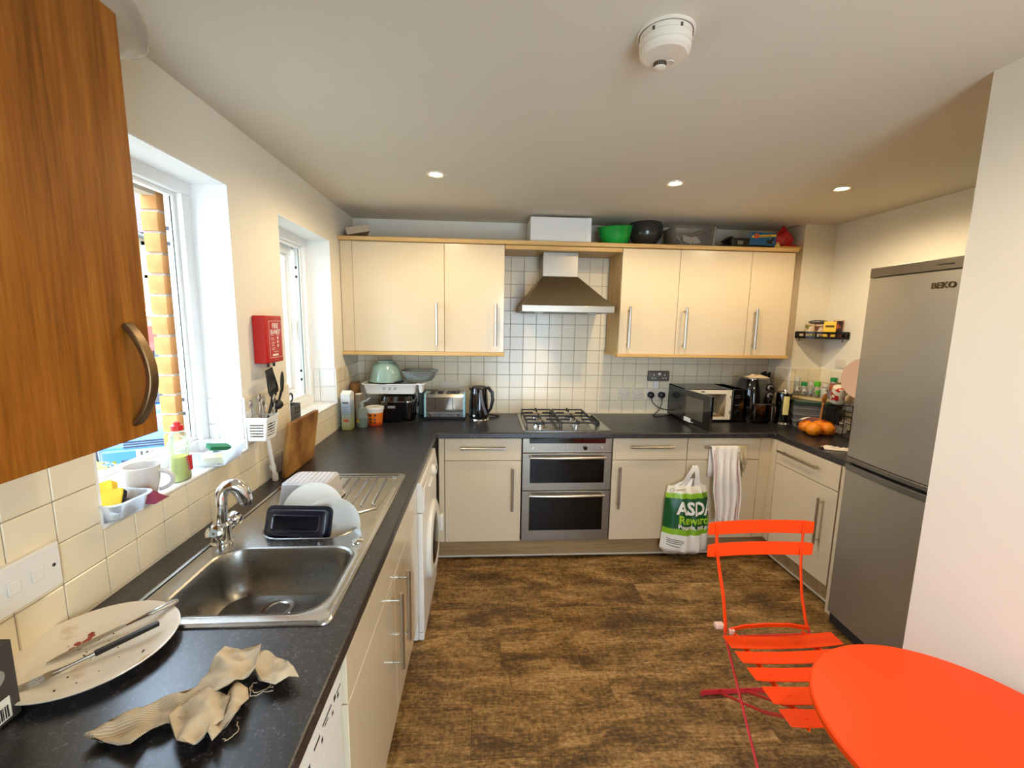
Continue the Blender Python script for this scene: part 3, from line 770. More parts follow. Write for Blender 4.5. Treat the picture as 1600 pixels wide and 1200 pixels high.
# ------------------------------------------------------------------ washing machine
WX = .668
wm = thing('washing_machine', 'white front-loading washing machine between sink cabinet and corner', 'washing machine', (.37, -1.035, 0))
part('housing', MB().box(.075, WX - .03, -1.334, -.737, .012, .850), IVORY, wm, .006)
part('front_panel', MB().box(WX - .03, WX, -1.332, -.739, .055, .690), IVORY, wm, .008, seg=3)
part('kick_panel', MB().box(WX - .03, WX - .002, -1.332, -.739, .014, .052), IVORY, wm, .004)
ctl = part('control_panel', MB().loft([[(x, y, z) for x, z in ((WX - .03, .694), (WX + .004, .694), (WX + .010, .725), (WX - .006, .846), (WX - .03, .850))] for y in (-1.332, -.739)]), IVORY, wm, .004)
part('dial', MB().lathe((WX + .002, -.93, .775), [(.030, 0), (.030, .012), (.024, .020)], 24, (1, 0, .12), True, True), IVORY, ctl)
part('dial_mark', MB().box(WX + .020, WX + .024, -.937, -.924, .778, .797), BLACKP, ctl)
for k in range(4): part('button', MB().lathe((WX + .006, -1.02 - .035 * k, .755), [(.009, 0), (.009, .007)], 14, (1, 0, .12), True, True), IVORY, ctl)
part('detergent_drawer', MB().box(WX, WX + .008, -1.32, -1.19, .735, .82), IVORY, ctl, .004)
cy, cz = -1.030, .415
rg = part('door_ring', MB().lathe((WX - .005, cy, cz), [(.205, 0), (.212, .014), (.206, .028), (.185, .036), (.160, .034), (.146, .026)], 40, (1, 0, 0)), IVORY, wm)
part('door_glass', MB().lathe((WX + .018, cy, cz), [(.150, 0), (.130, .010), (.08, .018), (.01, .021)], 32, (1, 0, 0), False, True), DARKGLASS, rg)
part('door_grip', MB().box(WX + .03, WX + .052, cy + .165, cy + .208, cz - .05, cz + .05), IVORY, rg, .008)
for y in (-1.30, -.77): part('foot', MB().cyl((WX - .06, y, 0), (WX - .06, y, .014), .018), RUBBER, wm)

# ------------------------------------------------------------------ dishwasher at the camera end
dw = thing('dishwasher', 'white dishwasher with printed programme symbols under the near worktop', 'dishwasher', (.33, -2.74, 0))
part('housing', MB().box(.06, .61, -3.035, -2.445, .02, .868), IVORY, dw)
part('dishwasher_door', MB().box(.612, .640, -3.03, -2.450, .14, .745), IVORY, dw, .004)
dc = part('control_panel', MB().box(.612, .643, -3.03, -2.450, .750, .866), IVORY, dw, .004)
for y, z, w, h in ((-2.475, .812, .026, .004), (-2.480, .80, .010, .010), (-2.50, .812, .012, .012), (-2.515, .79, .008, .008), (-2.545, .815, .05, .005), (-2.55, .805, .02, .004), (-2.575, .79, .008, .010), (-2.60, .81, .03, .006), (-2.64, .80, .01, .01), (-2.68, .812, .04, .005)):
    part('printed_symbol', MB().box(.6428, .6434, y - w / 2, y + w / 2, z - h / 2, z + h / 2), INK, dc)

# ------------------------------------------------------------------ fridge freezer
fr = thing('fridge_freezer', 'tall dark stainless fridge freezer standing behind the partition', 'fridge freezer', (3.17, -1.56, 0))
FY0, FY1 = -1.862, -1.262
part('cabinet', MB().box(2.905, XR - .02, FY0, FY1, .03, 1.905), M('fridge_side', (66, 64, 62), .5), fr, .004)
FRD = M('fridge_door', (172, 166, 154), .36, .7, var=.04, vs=3, rvar=.05, stretch=(1, 1, 1))
def bowed(z0, z1, x=2.852, bow=.016):
    ys_ = [FY0 + (FY1 - FY0) * k / 12 for k in range(13)]
    pf = [(x + bow * ((2 * k / 12 - 1) ** 2), ys_[k]) for k in range(13)] + [(2.90, FY1), (2.90, FY0)]
    return MB().loft([[(p[0], p[1], z) for p in pf] for z in (z0, z1)])
up = part('fridge_compartment_door', bowed(.955, 1.862), FRD, fr, .003)
lo = part('freezer_compartment_door', bowed(.070, .893), FRD, fr, .003)
TRIM = M('fridge_trim', (128, 126, 122), .34, .8)
part('top_trim', bowed(1.864, 1.912, 2.850), M('fridge_top_trim', (112, 104, 92), .4, .7), up, .003)
part('upper_handle_trim', bowed(.930, .953, 2.846), TRIM, up, .003)
part('lower_handle_trim', bowed(.882, .915, 2.848), TRIM, lo, .003)
part('handle_recess', bowed(.916, .929, 2.872), BLACKP, fr)
part('kick_plate', bowed(.006, .062, 2.868), M('fridge_kick', (40, 40, 42), .5), fr, .003)
part('badge', text_mb('BEKO', .034, face_to((2.8516, -1.635, 1.800), (0, -1, 0), (0, 0, 1)), .001, .0012, squash=1.15), M('badge', (88, 76, 52), .35, .8), up)
part('badge_slot', MB().box(2.8495, 2.853, -1.665, -1.600, 1.884, 1.889), BLACKP, up)
for y in (FY0 + .05, FY1 - .05): part('foot', MB().cyl((2.94, y, 0), (2.94, y, .03), .02), RUBBER, fr)
part('foot', MB().cyl((3.42, FY0 + .05, 0), (3.42, FY0 + .05, .03), .02).cyl((3.42, FY1 - .05, 0), (3.42, FY1 - .05, .03), .02), RUBBER, fr)
solo('bag', 'crumpled black bag lying on top of the fridge freezer', 'bag', MB().grid(lambda u, v: (2.93 + .3 * v, -1.63 - .18 * u, 1.914 + (.11 * math.sin(PI * v) ** .6) * min(1, u * 1.6) * (.8 + .3 * noise.noise(Vector((u * 5, v * 5, 1))))), 12, 12), BLACKP)

# ------------------------------------------------------------------ sink and tap
sk = thing('kitchen_sink', 'stainless steel inset sink with large bowl, half bowl and ribbed drainer', 'sink', (.35, -1.89, .905))
OUT = rrect(.095, .604, -2.402, -1.382, .025)
b1 = (.160, .572, -2.362, -2.035); b2 = (.215, .528, -1.988, -1.800)
def sink_z(x, y):
    e = min(x - .095, .604 - x, y + 2.402, -1.382 - y)
    return .9105 + .006 * min(1, max(0, e) / .012) - .004 * min(1, max(0, e - .02) / .02)
plate = MB().sheet(OUT, .03, sink_z, [rrect(*b1, .075, 8), rrect(*b2, .085, 8)])
part('sink_deck', plate, SINK, sk)
part('deck_rim', MB().loft([[(p[0], p[1], z) for p in rrect(.095 - o, .604 + o, -2.402 - o, -1.382 + o, .025)] for o, z in ((0, .9105), (-.001, .914), (-.007, .917), (-.014, .915))], False, False), SINK, sk)
def bowl(b, r, depth, name):
    x0, x1, y0, y1 = b
    lv = [(0, .9125, r), (.003, .9145, r), (.008, .911, r), (.012, .90, r), (.016, .90 - depth * .5, r * .95), (.022, .90 - depth * .82, r * .9), (.036, .90 - depth * .96, r * .8), (.062, .90 - depth, r * .65)]
    lps = [[(p[0], p[1], z) for p in rrect(x0 + o, x1 - o, y0 + o, y1 - o, max(rr, .02), 8)] for o, z, rr in lv]
    return part(name, MB().loft(lps, False, True), SINK_IN, sk)
SINK_IN = steel('sink_inner', (150, 146, 140), .30, (14, 14, 14), .08)
B1 = bowl(b1, .075, .135, 'main_bowl'); bowl(b2, .085, .10, 'half_bowl')
dx, dy, dz = .352, -2.130, .7655
st = part('waste_ring', MB().lathe((dx, dy, dz), [(.048, 0), (.046, .003), (.036, .003), (.030, -.0), (.026, -.004)], 28, cap1=True), CHROME, B1)
for k in range(6):
    a = k * PI / 3; part('waste_hole', MB().lathe((dx + .016 * math.cos(a), dy + .016 * math.sin(a), dz - .0035), [(.005, 0), (.005, .0008)], 12, cap0=True, cap1=True), BLACKP, B1)
part('waste_screw', MB().lathe((dx, dy, dz - .004), [(.006, 0), (.005, .002)], 12, cap0=True, cap1=True), CHROME, B1)
for k in range(8):
    x = .245 + .041 * k; y0 = -1.77 + .0 * k + (.010 * max(0, k - 4)); y1 = -1.445
    part('drainer_rib', MB().tube([(x + .018 * max(0, k - 3) / 4, y0, .9125), (x, y0 + .02, .9145), (x - .008, y1, .9155), (x - .008, y1 + .015, .9125)], [.002, .0042, .0042, .002], 8), SINK, sk)
part('drainer_lip', MB().tube([(.20, -1.60, .914), (.20, -1.44, .914), (.225, -1.42, .914), (.545, -1.42, .914), (.570, -1.445, .914), (.570, -1.60, .914), (.555, -1.76, .914), (.50, -1.80, .914)], .0035, 8), SINK, sk)
part('overflow_cap', MB().lathe((.556, -2.008, .913), [(.019, 0), (.018, .003), (.010, .0045), (.002, .005)], 24, cap1=True), CHROME, sk)

tp = thing('mixer_tap', 'chrome mixer tap with swan neck and two round knobs', 'tap', (.135, -2.005, .913))
part('tap_base', MB().lathe((.135, -2.005, .913), [(.033, 0), (.033, .006), (.028, .012), (.027, .05), (.028, .062), (.022, .07)], 26, cap0=True, cap1=True), CHROME, tp)
nk = [(.135, -2.005, .975)] + [(.135, -2.005, 1.0), (.136, -2.003, 1.04)] + [(.160 - .024 * math.cos(a), -2.000 + .012 * a, 1.062 + .030 * math.sin(a)) for a in [PI * k / 10 for k in range(0, 9)]] + [(.188, -1.966, 1.052), (.192, -1.962, 1.036)]
part('spout', MB().tube(nk, [.021, .0205, .0195] + [.0195 + .0006 * k for k in range(9)] + [.0235, .0215], 20), CHROME, tp)
part('aerator', MB().lathe((.193, -1.961, 1.022), [(.0155, 0), (.0175, .004), (.0175, .016)], 18, cap0=True, cap1=True), M('aerator', (130, 130, 130), .2, 1.0), tp)
for s, d in ((-1, Vector((.20, -.92, .30))), (1, Vector((.30, .90, .34)))):
    c = Vector((.135, -2.005, .955)); d.normalize()
    sp = part('tap_knob', MB().lathe(c + d * .022, [(.015, 0), (.015, .012), (.022, .018), (.0255, .030), (.0245, .040), (.018, .0445), (.004, .046)], 20, d, True, True), CHROME, tp)
    part('knob_cap', MB().lathe(c + d * .066, [(.012, 0), (.012, .002)], 16, d, True, True), M('knob_cap', (196, 214, 226), .15, .6), sp)

# ------------------------------------------------------------------ washing-up on the drainer
def open_tub(name, label, cat, x0, x1, y0, y1, z0, h, flare, mat, lip=.006, r=.02, rz=0.0, group=None, up=True):
    """thin-walled open plastic tub with a rolled lip; up=False turns it upside down"""
    cx, cy = (x0 + x1) / 2, (y0 + y1) / 2
    def lp(o, z, rr): return ring(x0 - o, x1 + o, y0 - o, y1 + o, rr, z)
    zz = (lambda z: z0 + z) if up else (lambda z: z0 + h - z)
    t = .0016
    loops = [lp(-.006, zz(0), r), lp(0, zz(.004), r), lp(flare, zz(h - .003), r + flare), lp(flare + lip, zz(h - .003), r + flare), lp(flare + lip, zz(h), r + flare), lp(flare - t, zz(h), r + flare - t),
             lp(-t, zz(.006), r - t), lp(-.006 - t, zz(.0025), r - t)]
    mb = MB().loft(loops, True, True)
    if rz: mb.move(Matrix.Translation((cx, cy, 0)) @ Matrix.Rotation(rz, 4, 'Z') @ Matrix.Translation((-cx, -cy, 0)))
    return solo(name, label, cat, mb, mat, group)

ut = open_tub('plastic_tub', 'frosted plastic tub turned upside down on the sink drainer', 'tub', .200, .372, -1.745, -1.600, .917, .088, .014, FROST, rz=-.06, up=False)
for k in range(9):
    x = .215 + k * .018
    part('base_rib', MB().box(x, x + .007, -1.735, -1.612, 1.004, 1.0065), FROST, ut, .001)
def disc(label, c, r, n_, prof, mat, name='dinner_plate', cat='plate'):
    return solo(name, label, cat, MB().lathe(c, [(a * r, b * r) for a, b in prof], 48, n_, True, False), mat, org=c)
PLP = [(.02, 0), (.55, 0), (.62, .02), (1.0, .11), (1.0, .13), (.97, .125), (.6, .045), (.02, .03)]
CREAM = M('glazed_white', (240, 238, 230), .12, coat=.4)
disc('white plate standing on edge in the half bowl behind the black tray', (.352, -1.828, .928), .108, (.04, -1, .42), PLP, CREAM)
bw = solo('serving_bowl', 'white oval bowl leaning behind the black tray in the half bowl', 'bowl', MB().lathe((.436, -1.888, .908), [(.01, 0), (.055, .004), (.075, .018), (.092, .045), (.098, .05), (.090, .046), (.07, .024), (.01, .008)], 36, (.18, -1, .40), True, False), blotch('cream_bowl', (240, 236, 226), (222, 190, 132), 7, .55, .75, .12), org=(.436, -1.888, .908))
TRAYB = M('navy_plastic', (14, 20, 38), .25, coat=.3)
tm = MB()
tm.loft([ring(-.108, .108, -.055, .055, .022, .0), ring(-.108, .108, -.055, .055, .022, .006), ring(-.100, .100, -.047, .047, .018, .006), ring(-.094, .094, -.041, .041, .015, .028), ring(-.085, .085, -.034, .034, .012, .031)])
tm.loft([ring(-.078, .078, -.027, .027, .010, .031), ring(-.076, .076, -.025, .025, .009, .0335), ring(-.072, .072, -.021, .021, .009, .031)])
tm.move(Matrix.Translation((.345, -1.935, .944)) @ Matrix.Rotation(math.radians(2), 4, 'Y') @ Matrix.Rotation(math.radians(70), 4, 'X'))
solo('food_tray', 'black rounded plastic food tray propped on edge in the half bowl', 'tray', tm, TRAYB)

# ------------------------------------------------------------------ window sill over the sink
SZ = W1[2] + .0015
nt = open_tub('plastic_tub', 'clear plastic tub of sponges on the sill beside the mug', 'tub', -.070, .040, -2.250, -2.158, SZ, .050, .012, TUBC, rz=-.10)
def sponge(label, c, size, rot, mat, top):
    t = thing('sponge', label, 'sponge', c); h = size[2] / 2
    a = MB().loft([ring(-size[0] / 2, size[0] / 2, -size[1] / 2, size[1] / 2, .006, z) for z in (-h, h * .5)]); b = MB().loft([ring(-size[0] / 2, size[0] / 2, -size[1] / 2, size[1] / 2, .006, z) for z in (h * .5, h)])
    for m in (a, b): m.move(Matrix.Translation(c))
    part('foam', a, mat, t, .002); part('scouring_layer', b, top, t, .001); t.rotation_euler = rot
YEL = M('yellow_foam', (244, 206, 62), .9, bump=.6, bs=300, var=.05, vs=60); GRN = M('green_scour', (32, 104, 66), .95, bump=.6, bs=300); DARKSC = M('dark_scourer', (24, 24, 26), .95, bump=1.0, bs=180)
CREAMF = M('cream_foam', (232, 218, 158), .9, bump=.5, bs=300)
sponge('yellow sponge sticking up in the tub beside the mug', (-.045, -2.208, SZ + .056), (.080, .052, .026), (.95, -.28, .3), YEL, YEL)
sponge('yellow and grey sponge lying lower in the tub beside the mug', (-.018, -2.222, SZ + .042), (.088, .05, .022), (.75, -.22, .25), DARKSC, YEL)
solo('scouring_pad', 'black wire scouring pad in the tub beside the mug', 'scourer', MB().ball((.008, -2.205, SZ + .026), .026, 18, 12, (1.1, .9, .75)), M('wire_wool', (26, 26, 28), .6, .4, bump=1.0, bs=90))
cl = MB().grid(lambda u, v: (-.046 + .095 * v, -2.146 + .030 * u + .03 * v * u, SZ + .003 + .048 * math.sin(PI * min(1, u * 1.1)) ** .7 * math.sin(PI * v) ** .6 * (.8 + .4 * noise.noise(Vector((u * 4, v * 4, 3))))), 14, 14)
solo('dishcloth', 'plum-coloured dishcloth crumpled between the tub and the mug', 'cloth', cl, M('plum_cloth', (142, 58, 84), .9, bump=.5, bs=220))
mg = thing('mug', 'large pale grey mug on the window sill', 'mug', (-.024, -2.085, SZ))
part('cup', MB().lathe((-.024, -2.085, SZ), [(.030, 0), (.032, .004), (.041, .05), (.043, .094), (.041, .095), (.038, .055), (.030, .008), (.004, .006)], 36, cap0=True, cap1=True), M('pale_grey_glaze', (212, 208, 204), .2, coat=.3), mg)
part('handle', MB().tube([(.013 + .030 * math.sin(a), -2.076 + .016 * math.sin(a), SZ + .048 + .028 * math.cos(a)) for a in [PI * k / 10 for k in range(11)]], .006, 10), MATS['pale_grey_glaze'], mg)
bt = thing('soap_bottle', 'clear washing-up liquid bottle with red cap and yellow-green liquid', 'bottle', (-.012, -1.945, SZ))
BX, BY = -.012, -1.945
def flat_lathe(c, prof, n, sx, sy):
    m = MB().lathe((0, 0, 0), prof, n, cap0=True, cap1=True); m.move(Matrix.Translation(c) @ Matrix.Diagonal((sx, sy, 1, 1))); return m
part('bottle', flat_lathe((BX, BY, SZ), [(.028, 0), (.031, .006), (.029, .05), (.027, .085), (.031, .11), (.032, .125), (.024, .138), (.026, .150), (.016, .160), (.012, .165)], 24, .80, 1.15), clear('soap_bottle_plastic', (232, 240, 232), .16, .1), bt)
part('liquid', flat_lathe((BX, BY, SZ + .003), [(.026, 0), (.0285, .006), (.027, .05), (.0255, .076)], 24, .78, 1.12), M('soap_liquid', (206, 214, 92), .2, coat=.4), bt)
part('cap', MB().lathe((BX, BY, SZ + .163), [(.0165, 0), (.0165, .016), (.010, .018), (.009, .027), (.003, .028)], 20, cap0=True, cap1=True), M('red_cap', (216, 36, 30), .35), bt)
lb = MB().grid(lambda u, v: (BX + .0285 * .81 * math.cos(-.25 + 1.1 * u - .5), BY + .0297 * 1.16 * math.sin(-.25 + 1.1 * u - .5 + .45), SZ + .028 + .05 * v), 8, 4)
part('red_label', lb, M('red_label_ink', (204, 44, 38), .4), bt)
ft = open_tub('plastic_tub', 'wide clear plastic tub of cloths at the far end of the sill', 'tub', -.098, .046, -1.830, -1.690, SZ, .058, .014, TUBC, rz=.04)
sponge('cream sponge in the wide tub on the sill', (-.005, -1.785, SZ + .019), (.075, .05, .024), (.1, .1, .6), CREAMF, CREAMF)
sponge('green scouring sponge on top in the wide tub', (-.01, -1.745, SZ + .050), (.07, .045, .014), (.12, .2, .9), GRN, GRN)
cl = MB().grid(lambda u, v: (-.085 + .11 * v, -1.765 + .065 * u, SZ + .006 + .028 * math.sin(PI * u) ** .6 * math.sin(PI * v) ** .5 * (.8 + .5 * noise.noise(Vector((u * 4, v * 5, 7))))), 12, 12)
solo('dishcloth', 'pale blue and pink cloth folded in the wide tub', 'cloth', cl, blotch('pale_cloth', (150, 186, 206), (214, 170, 160), 18, .4, .6, .9))

# ------------------------------------------------------------------ wall between the windows
fb = thing('fire_blanket', 'red wall-mounted fire blanket case with white printed label', 'fire blanket', (.03, -1.415, 1.432))
RED = M('fire_red', (186, 14, 10), .4, var=.02)
part('case', MB().loft([[(x, y, z) for x, y in ((.002, -1.482), (.046, -1.480), (.053, -1.474), (.055, -1.440), (.055, -1.336), (.050, -1.328), (.002, -1.326))] for z in (1.432, 1.632)]), RED, fb, .005, seg=3)
lx = .0557
fr_ = MB()
for a, b, c, d in ((-1.452, -1.342, 1.609, 1.6105), (-1.452, -1.342, 1.4535, 1.455), (-1.4525, -1.4515, 1.4535, 1.6105), (-1.3425, -1.3415, 1.4535, 1.6105)): fr_.box(lx - .0005, lx, a, b, c, d)
cover = part('label_border', fr_, PRINTW, fb)
part('lettering', text_mb('FIRE', .031, face_to((lx, -1.397, 1.588), (0, 1, 0), (0, 0, 1)), .0004, .0003), PRINTW, fb)
part('lettering', text_mb('BLANKET', .0265, face_to((lx, -1.397, 1.563), (0, 1, 0), (0, 0, 1)), .0004, .0003, squash=.78), PRINTW, fb)
for a, b, z in ((-1.44, -1.415, 1.549), (-1.39, -1.365, 1.549), (-1.44, -1.412, 1.537), (-1.44, -1.408, 1.530), (-1.436, -1.406, 1.518), (-1.436, -1.41, 1.511), (-1.436, -1.412, 1.504), (-1.436, -1.405, 1.494), (-1.436, -1.408, 1.487), (-1.42, -1.375, 1.478)):
    part('printed_line', MB().box(lx - .0004, lx, a, b, z, z + .0018), PRINTW, fb)
for z in (1.532, 1.515, 1.498): part('printed_figure', MB().box(lx - .0004, lx, -1.384, -1.374, z, z + .011), PRINTW, fb)
part('printed_logo', MB().box(lx - .0004, lx, -1.43, -1.38, 1.461, 1.469), PRINTW, fb)
for y in (-1.428, -1.378): part('pull_tab', MB().box(.028, .036, y - .006, y + .006, 1.412, 1.436), BLACKP, fb, .002)

def slotted_wall(mb, x0, x1, y0, y1, z0, z1, n, t, axis):
    """a basket side with n horizontal slots"""
    zs_ = [z0, z0 + .014]; h = (z1 - z0 - .034) / n
    for k in range(n): zs_ += [z0 + .014 + h * k + h * .55, z0 + .014 + h * (k + 1)]
    zs_ = sorted(set([round(v, 5) for v in zs_] + [z1]))
    u0, u1 = (y0, y1) if axis == 'x' else (x0, x1)
    us_ = [u0, u0 + .012, u1 - .012, u1]
    slots = [(z0 + .014 + h * k, z0 + .014 + h * k + h * .55) for k in range(n)]
    mp = (lambda u, z, q: (q, u, z)) if axis == 'x' else (lambda u, z, q: (u, q, z))
    a = x0 if axis == 'x' else y0
    mb.cells(us_, zs_, lambda u, z: not (u0 + .012 < u < u1 - .012 and any(p < z < q for p, q in slots)), a, a + t, mp)
cb = thing('cutlery_basket', 'white slotted cutlery basket hung on the tiles under the fire blanket', 'basket', (.055, -1.54, 1.128))
m = MB()
slotted_wall(m, .010, .092, -1.592, -1.592, 1.130, 1.222, 5, .0022, 'y'); slotted_wall(m, .010, .092, -1.497, -1.497, 1.130, 1.222, 5, .0022, 'y')
slotted_wall(m, .0895, .0895, -1.592, -1.495, 1.130, 1.222, 5, .0022, 'x'); m.box(.010, .0125, -1.592, -1.495, 1.130, 1.222); m.box(.010, .0917, -1.592, -1.495, 1.128, 1.1315)
n0 = len(m.v)
for v in m.v:                                                          # sides taper towards the floor of the basket
    k = .86 + .14 * (v.z - 1.128) / .094; v.x = .010 + (v.x - .010) * k; v.y = -1.5445 + (v.y + 1.5445) * k
part('basket', m, WHITE, cb)
part('rim', MB().loft([ring(.006, .097, -1.597, -1.491, .006, z) for z in (1.219, 1.226)], False, False), WHITE, cb)
part('hanger', MB().box(.007, .012, -1.575, -1.515, 1.222, 1.245), WHITE, cb, .001)

NYL = M('black_nylon', (18, 18, 20), .45)
def utensil(name, label, cat, pts, r, head, mat=NYL, hm=None):
    t = thing(name, label, cat, pts[0]); part('shaft', MB().tube(pts, r, 8), mat, t)
    if head: part('head', head, hm or mat, t)
    return t
# slotted turner, blade upwards
bl = MB(); us_ = [-.044, -.033, -.026, -.0165, -.0095, 0, .007, .0165, .0235, .042]; vs_ = [0, .022, .092, .112]
bl.cells(us_, vs_, lambda u, v: not (.022 < v < .092 and any(a < u < b for a, b in ((-.033, -.026), (-.0165, -.0095), (0, .007), (.0165, .0235)))), 0, .003, lambda u, v, q: (q, u * (.72 + .35 * math.sin(PI * min(1, v / .1 + .12))), v))
bl.move(Matrix.Translation((.060, -1.452, 1.300)) @ Matrix.Rotation(math.radians(10), 4, 'X') @ Matrix.Rotation(math.radians(-4), 4, 'Y'))
utensil('spatula', 'black slotted spatula standing blade up in the cutlery basket', 'spatula', [(.050, -1.52, 1.14), (.052, -1.50, 1.20), (.058, -1.468, 1.27), (.061, -1.453, 1.305)], [.005, .005, .007, .012], bl)
hd = MB().ball((0, 0, 0), .030, 16, 10, (.22, .45, 1.6)); hd.move(Matrix.Translation((.075, -1.405, 1.345)) @ Matrix.Rotation(math.radians(-8), 4, 'X'))
utensil('serving_spoon', 'black serving spoon seen edge-on beside the slotted spatula', 'spoon', [(.066, -1.515, 1.15), (.070, -1.46, 1.23), (.074, -1.412, 1.31)], [.004, .004, .006], hd)
wh = MB()
for k in range(6):
    a = PI * k / 6
    wh.tube([(.045 + .020 * math.sin(s) * math.cos(a), -1.546 + .018 * math.sin(s) * math.sin(a) + .02 * (1 - math.cos(s)) / 2, 1.226 + .058 * (1 - math.cos(s)) / 2) for s in [PI * q / 8 for q in range(9)]], .0011, 5)
utensil('whisk', 'steel wire whisk standing in the cutlery basket', 'whisk', [(.045, -1.548, 1.14), (.045, -1.546, 1.228)], .006, wh, STEEL, CHROME)
for k, (y, x, lean, h) in enumerate(((-1.575, .03, -.01, 1.262), (-1.56, .07, -.012, 1.270), (-1.528, .03, .012, 1.275), (-1.515, .075, .03, 1.268))):
    hd = MB().ball((x, y + lean, h + .018), .02, 12, 8, (.25, .6, 1.0))
    utensil('spoon', ['steel spoon at the window end of the cutlery basket', 'steel spoon at the front of the cutlery basket', 'steel spoon behind the whisk in the cutlery basket', 'steel spoon leaning out of the basket towards the chopping board'][k], 'spoon',
            [(x, y, 1.14), (x, y + lean, h)], [.0035, .003], hd, STEEL, CHROME)
utensil('ladle', 'black ladle leaning out of the basket towards the board', 'ladle', [(.060, -1.52, 1.15), (.066, -1.47, 1.24)], [.004, .005],
        MB().ball((.070, -1.445, 1.252), .026, 14, 9, (.8, 1, .8)))
utensil('peeler', 'wooden-handled peeler sticking out of the cutlery basket', 'peeler', [(.040, -1.51, 1.16), (.052, -1.455, 1.27)], .006, None, M('pale_wood', (222, 196, 150), .5))
part('grip', MB().cyl((.0395, -1.457, .965), (.0385, -1.460, .985), .0125, n=14), WHITE, br := thing('bottle_brush', 'white handled brush standing on the worktop under the cutlery basket', 'brush', (.03, -1.468, .911)))
part('shaft', MB().tube([(.041, -1.452, .945), (.034, -1.480, 1.126)], .0085, 10), WHITE, br)
part('brush_head', MB().lathe((.042, -1.450, .911), [(.010, 0), (.0125, .004), (.0125, .030), (.009, .038)], 16, cap0=True, cap1=True), M('bristles', (226, 222, 212), .9, bump=1.0, bs=400), br)

BOARD = blotch('worn_board', (112, 68, 26), (186, 136, 70), 7, .36, .62, .65, 7, (1, 1, .8))
bd = MB().loft([ring(-.165, .165, 0, .252, .010, z) for z in (0, .018)])
bd.move(Matrix.Translation((.062, -1.275, .9145)) @ Matrix.Rotation(math.radians(90), 4, 'Z') @ Matrix.Rotation(math.radians(98), 4, 'X'))
solo('chopping_board', 'worn wooden chopping board leaning against the tiles under the second window', 'board', bd, BOARD, bev=.002)
cd = thing('cutlery_caddy', 'grey metal caddy with punched holes on the second window sill', 'caddy', (-.055, -1.04, W2[2]))
cz_ = W2[2] + .0015
part('box', MB().loft([ring(-.090, -.020, -1.085, -.998, .006, cz_), ring(-.090, -.020, -1.085, -.998, .006, cz_ + .085), ring(-.087, -.023, -1.082, -1.001, .005, cz_ + .085), ring(-.087, -.023, -1.082, -1.001, .005, cz_ + .004)]), M('caddy_grey', (112, 110, 106), .45, .6), cd)
for i in range(3):
    for j in range(3): part('hole', MB().lathe((-.0198, -1.066 + .025 * i, cz_ + .02 + .022 * j), [(.006, 0), (.006, .0006)], 12, (1, 0, 0), True, True), BLACKP, cd)
utensil('scissors', 'dark looped scissor handles sticking out of the grey caddy', 'scissors', [(-.055, -1.06, cz_ + .01), (-.055, -1.055, cz_ + .10)] + [(-.055, -1.035 - .024 * math.cos(a), cz_ + .118 + .022 * math.sin(a)) for a in [-.6 + 5.2 * k / 10 for k in range(11)]], .0045, None, M('navy_handle', (24, 34, 52), .4))
utensil('sharpener', 'black knife handle standing up in the grey caddy', 'knife', [(-.06, -1.075, cz_ + .01), (-.06, -1.078, cz_ + .12)], .003, MB().tube([(-.06, -1.078, cz_ + .12), (-.06, -1.083, cz_ + .215)], [.010, .012], 10))

# ------------------------------------------------------------------ near end of the worktop
sw = thing('wall_switch', 'white double wall switch on the tiles under the oak cabinet', 'switch', (.008, -2.462, 1.02))
part('back_box', MB().box(.004, .018, -2.540, -2.394, 1.030, 1.126), WHITE, sw, .003)
part('face_plate', MB().box(.018, .023, -2.542, -2.392, 1.028, 1.128), WHITE, sw, .003)
for y in (-2.492, -2.445):
    part('rocker', MB().box(.023, .027, y - .012, y + .012, 1.066, 1.094), WHITE, sw, .0015)
for y in (-2.525, -2.408): part('screw', MB().lathe((.023, y, 1.08), [(.004, 0), (.0035, .001)], 12, (1, 0, 0), True, True), INK, sw)

PC = Vector((.140, -2.470, .911)); PR = .146
pl = thing('dinner_plate', 'large dirty cream dinner plate lying on the near worktop', 'plate', PC)
part('plate_body', MB().lathe(PC, [(.004, .004), (.085, .002), (.095, .0), (.10, .003), (PR, .0195), (PR + .001, .022), (PR - .003, .0225), (.102, .0095), (.092, .0075), (.004, .0075)], 64, cap0=True, cap1=True), blotch('plate_glaze', (236, 228, 214), (206, 172, 118), 9, .62, .72, .14), pl)
FOOD = M('sauce', (150, 42, 18), .35, var=.3, vs=90); CRUMB = M('crumb', (70, 44, 22), .8)
sm_ = MB()
for k in range(16):
    a, d = random.uniform(0, 2 * PI), random.uniform(0, .022); x, y = .098 + d * math.cos(a) * .6, -2.440 + d * math.sin(a) * 1.4
    sm_.ball((x, y, .9190), random.uniform(.003, .006), 8, 5, (1, 1.2, .12))
part('sauce_smear', sm_, FOOD, pl)
for k in range(26):
    a, d = random.uniform(0, 2 * PI), random.uniform(.01, .125); x, y = PC.x + d * math.cos(a), PC.y + d * math.sin(a)
    z = .9187 if d < .095 else .9187 + (d - .095) * .30 + .0012
    part('crumb', MB().ball((x, y, z), random.uniform(.0010, .0020), 7, 5, (1.3, 1, .7)), CRUMB, pl)
kn = thing('table_knife', 'steel table knife lying across the dirty plate', 'knife', (.155, -2.42, .927))
A, Bk = Vector((.078, -2.506, .9215)), Vector((.225, -2.338, .942)); mid = A.lerp(Bk, .56); sd = Vector((.75, -.66, 0))
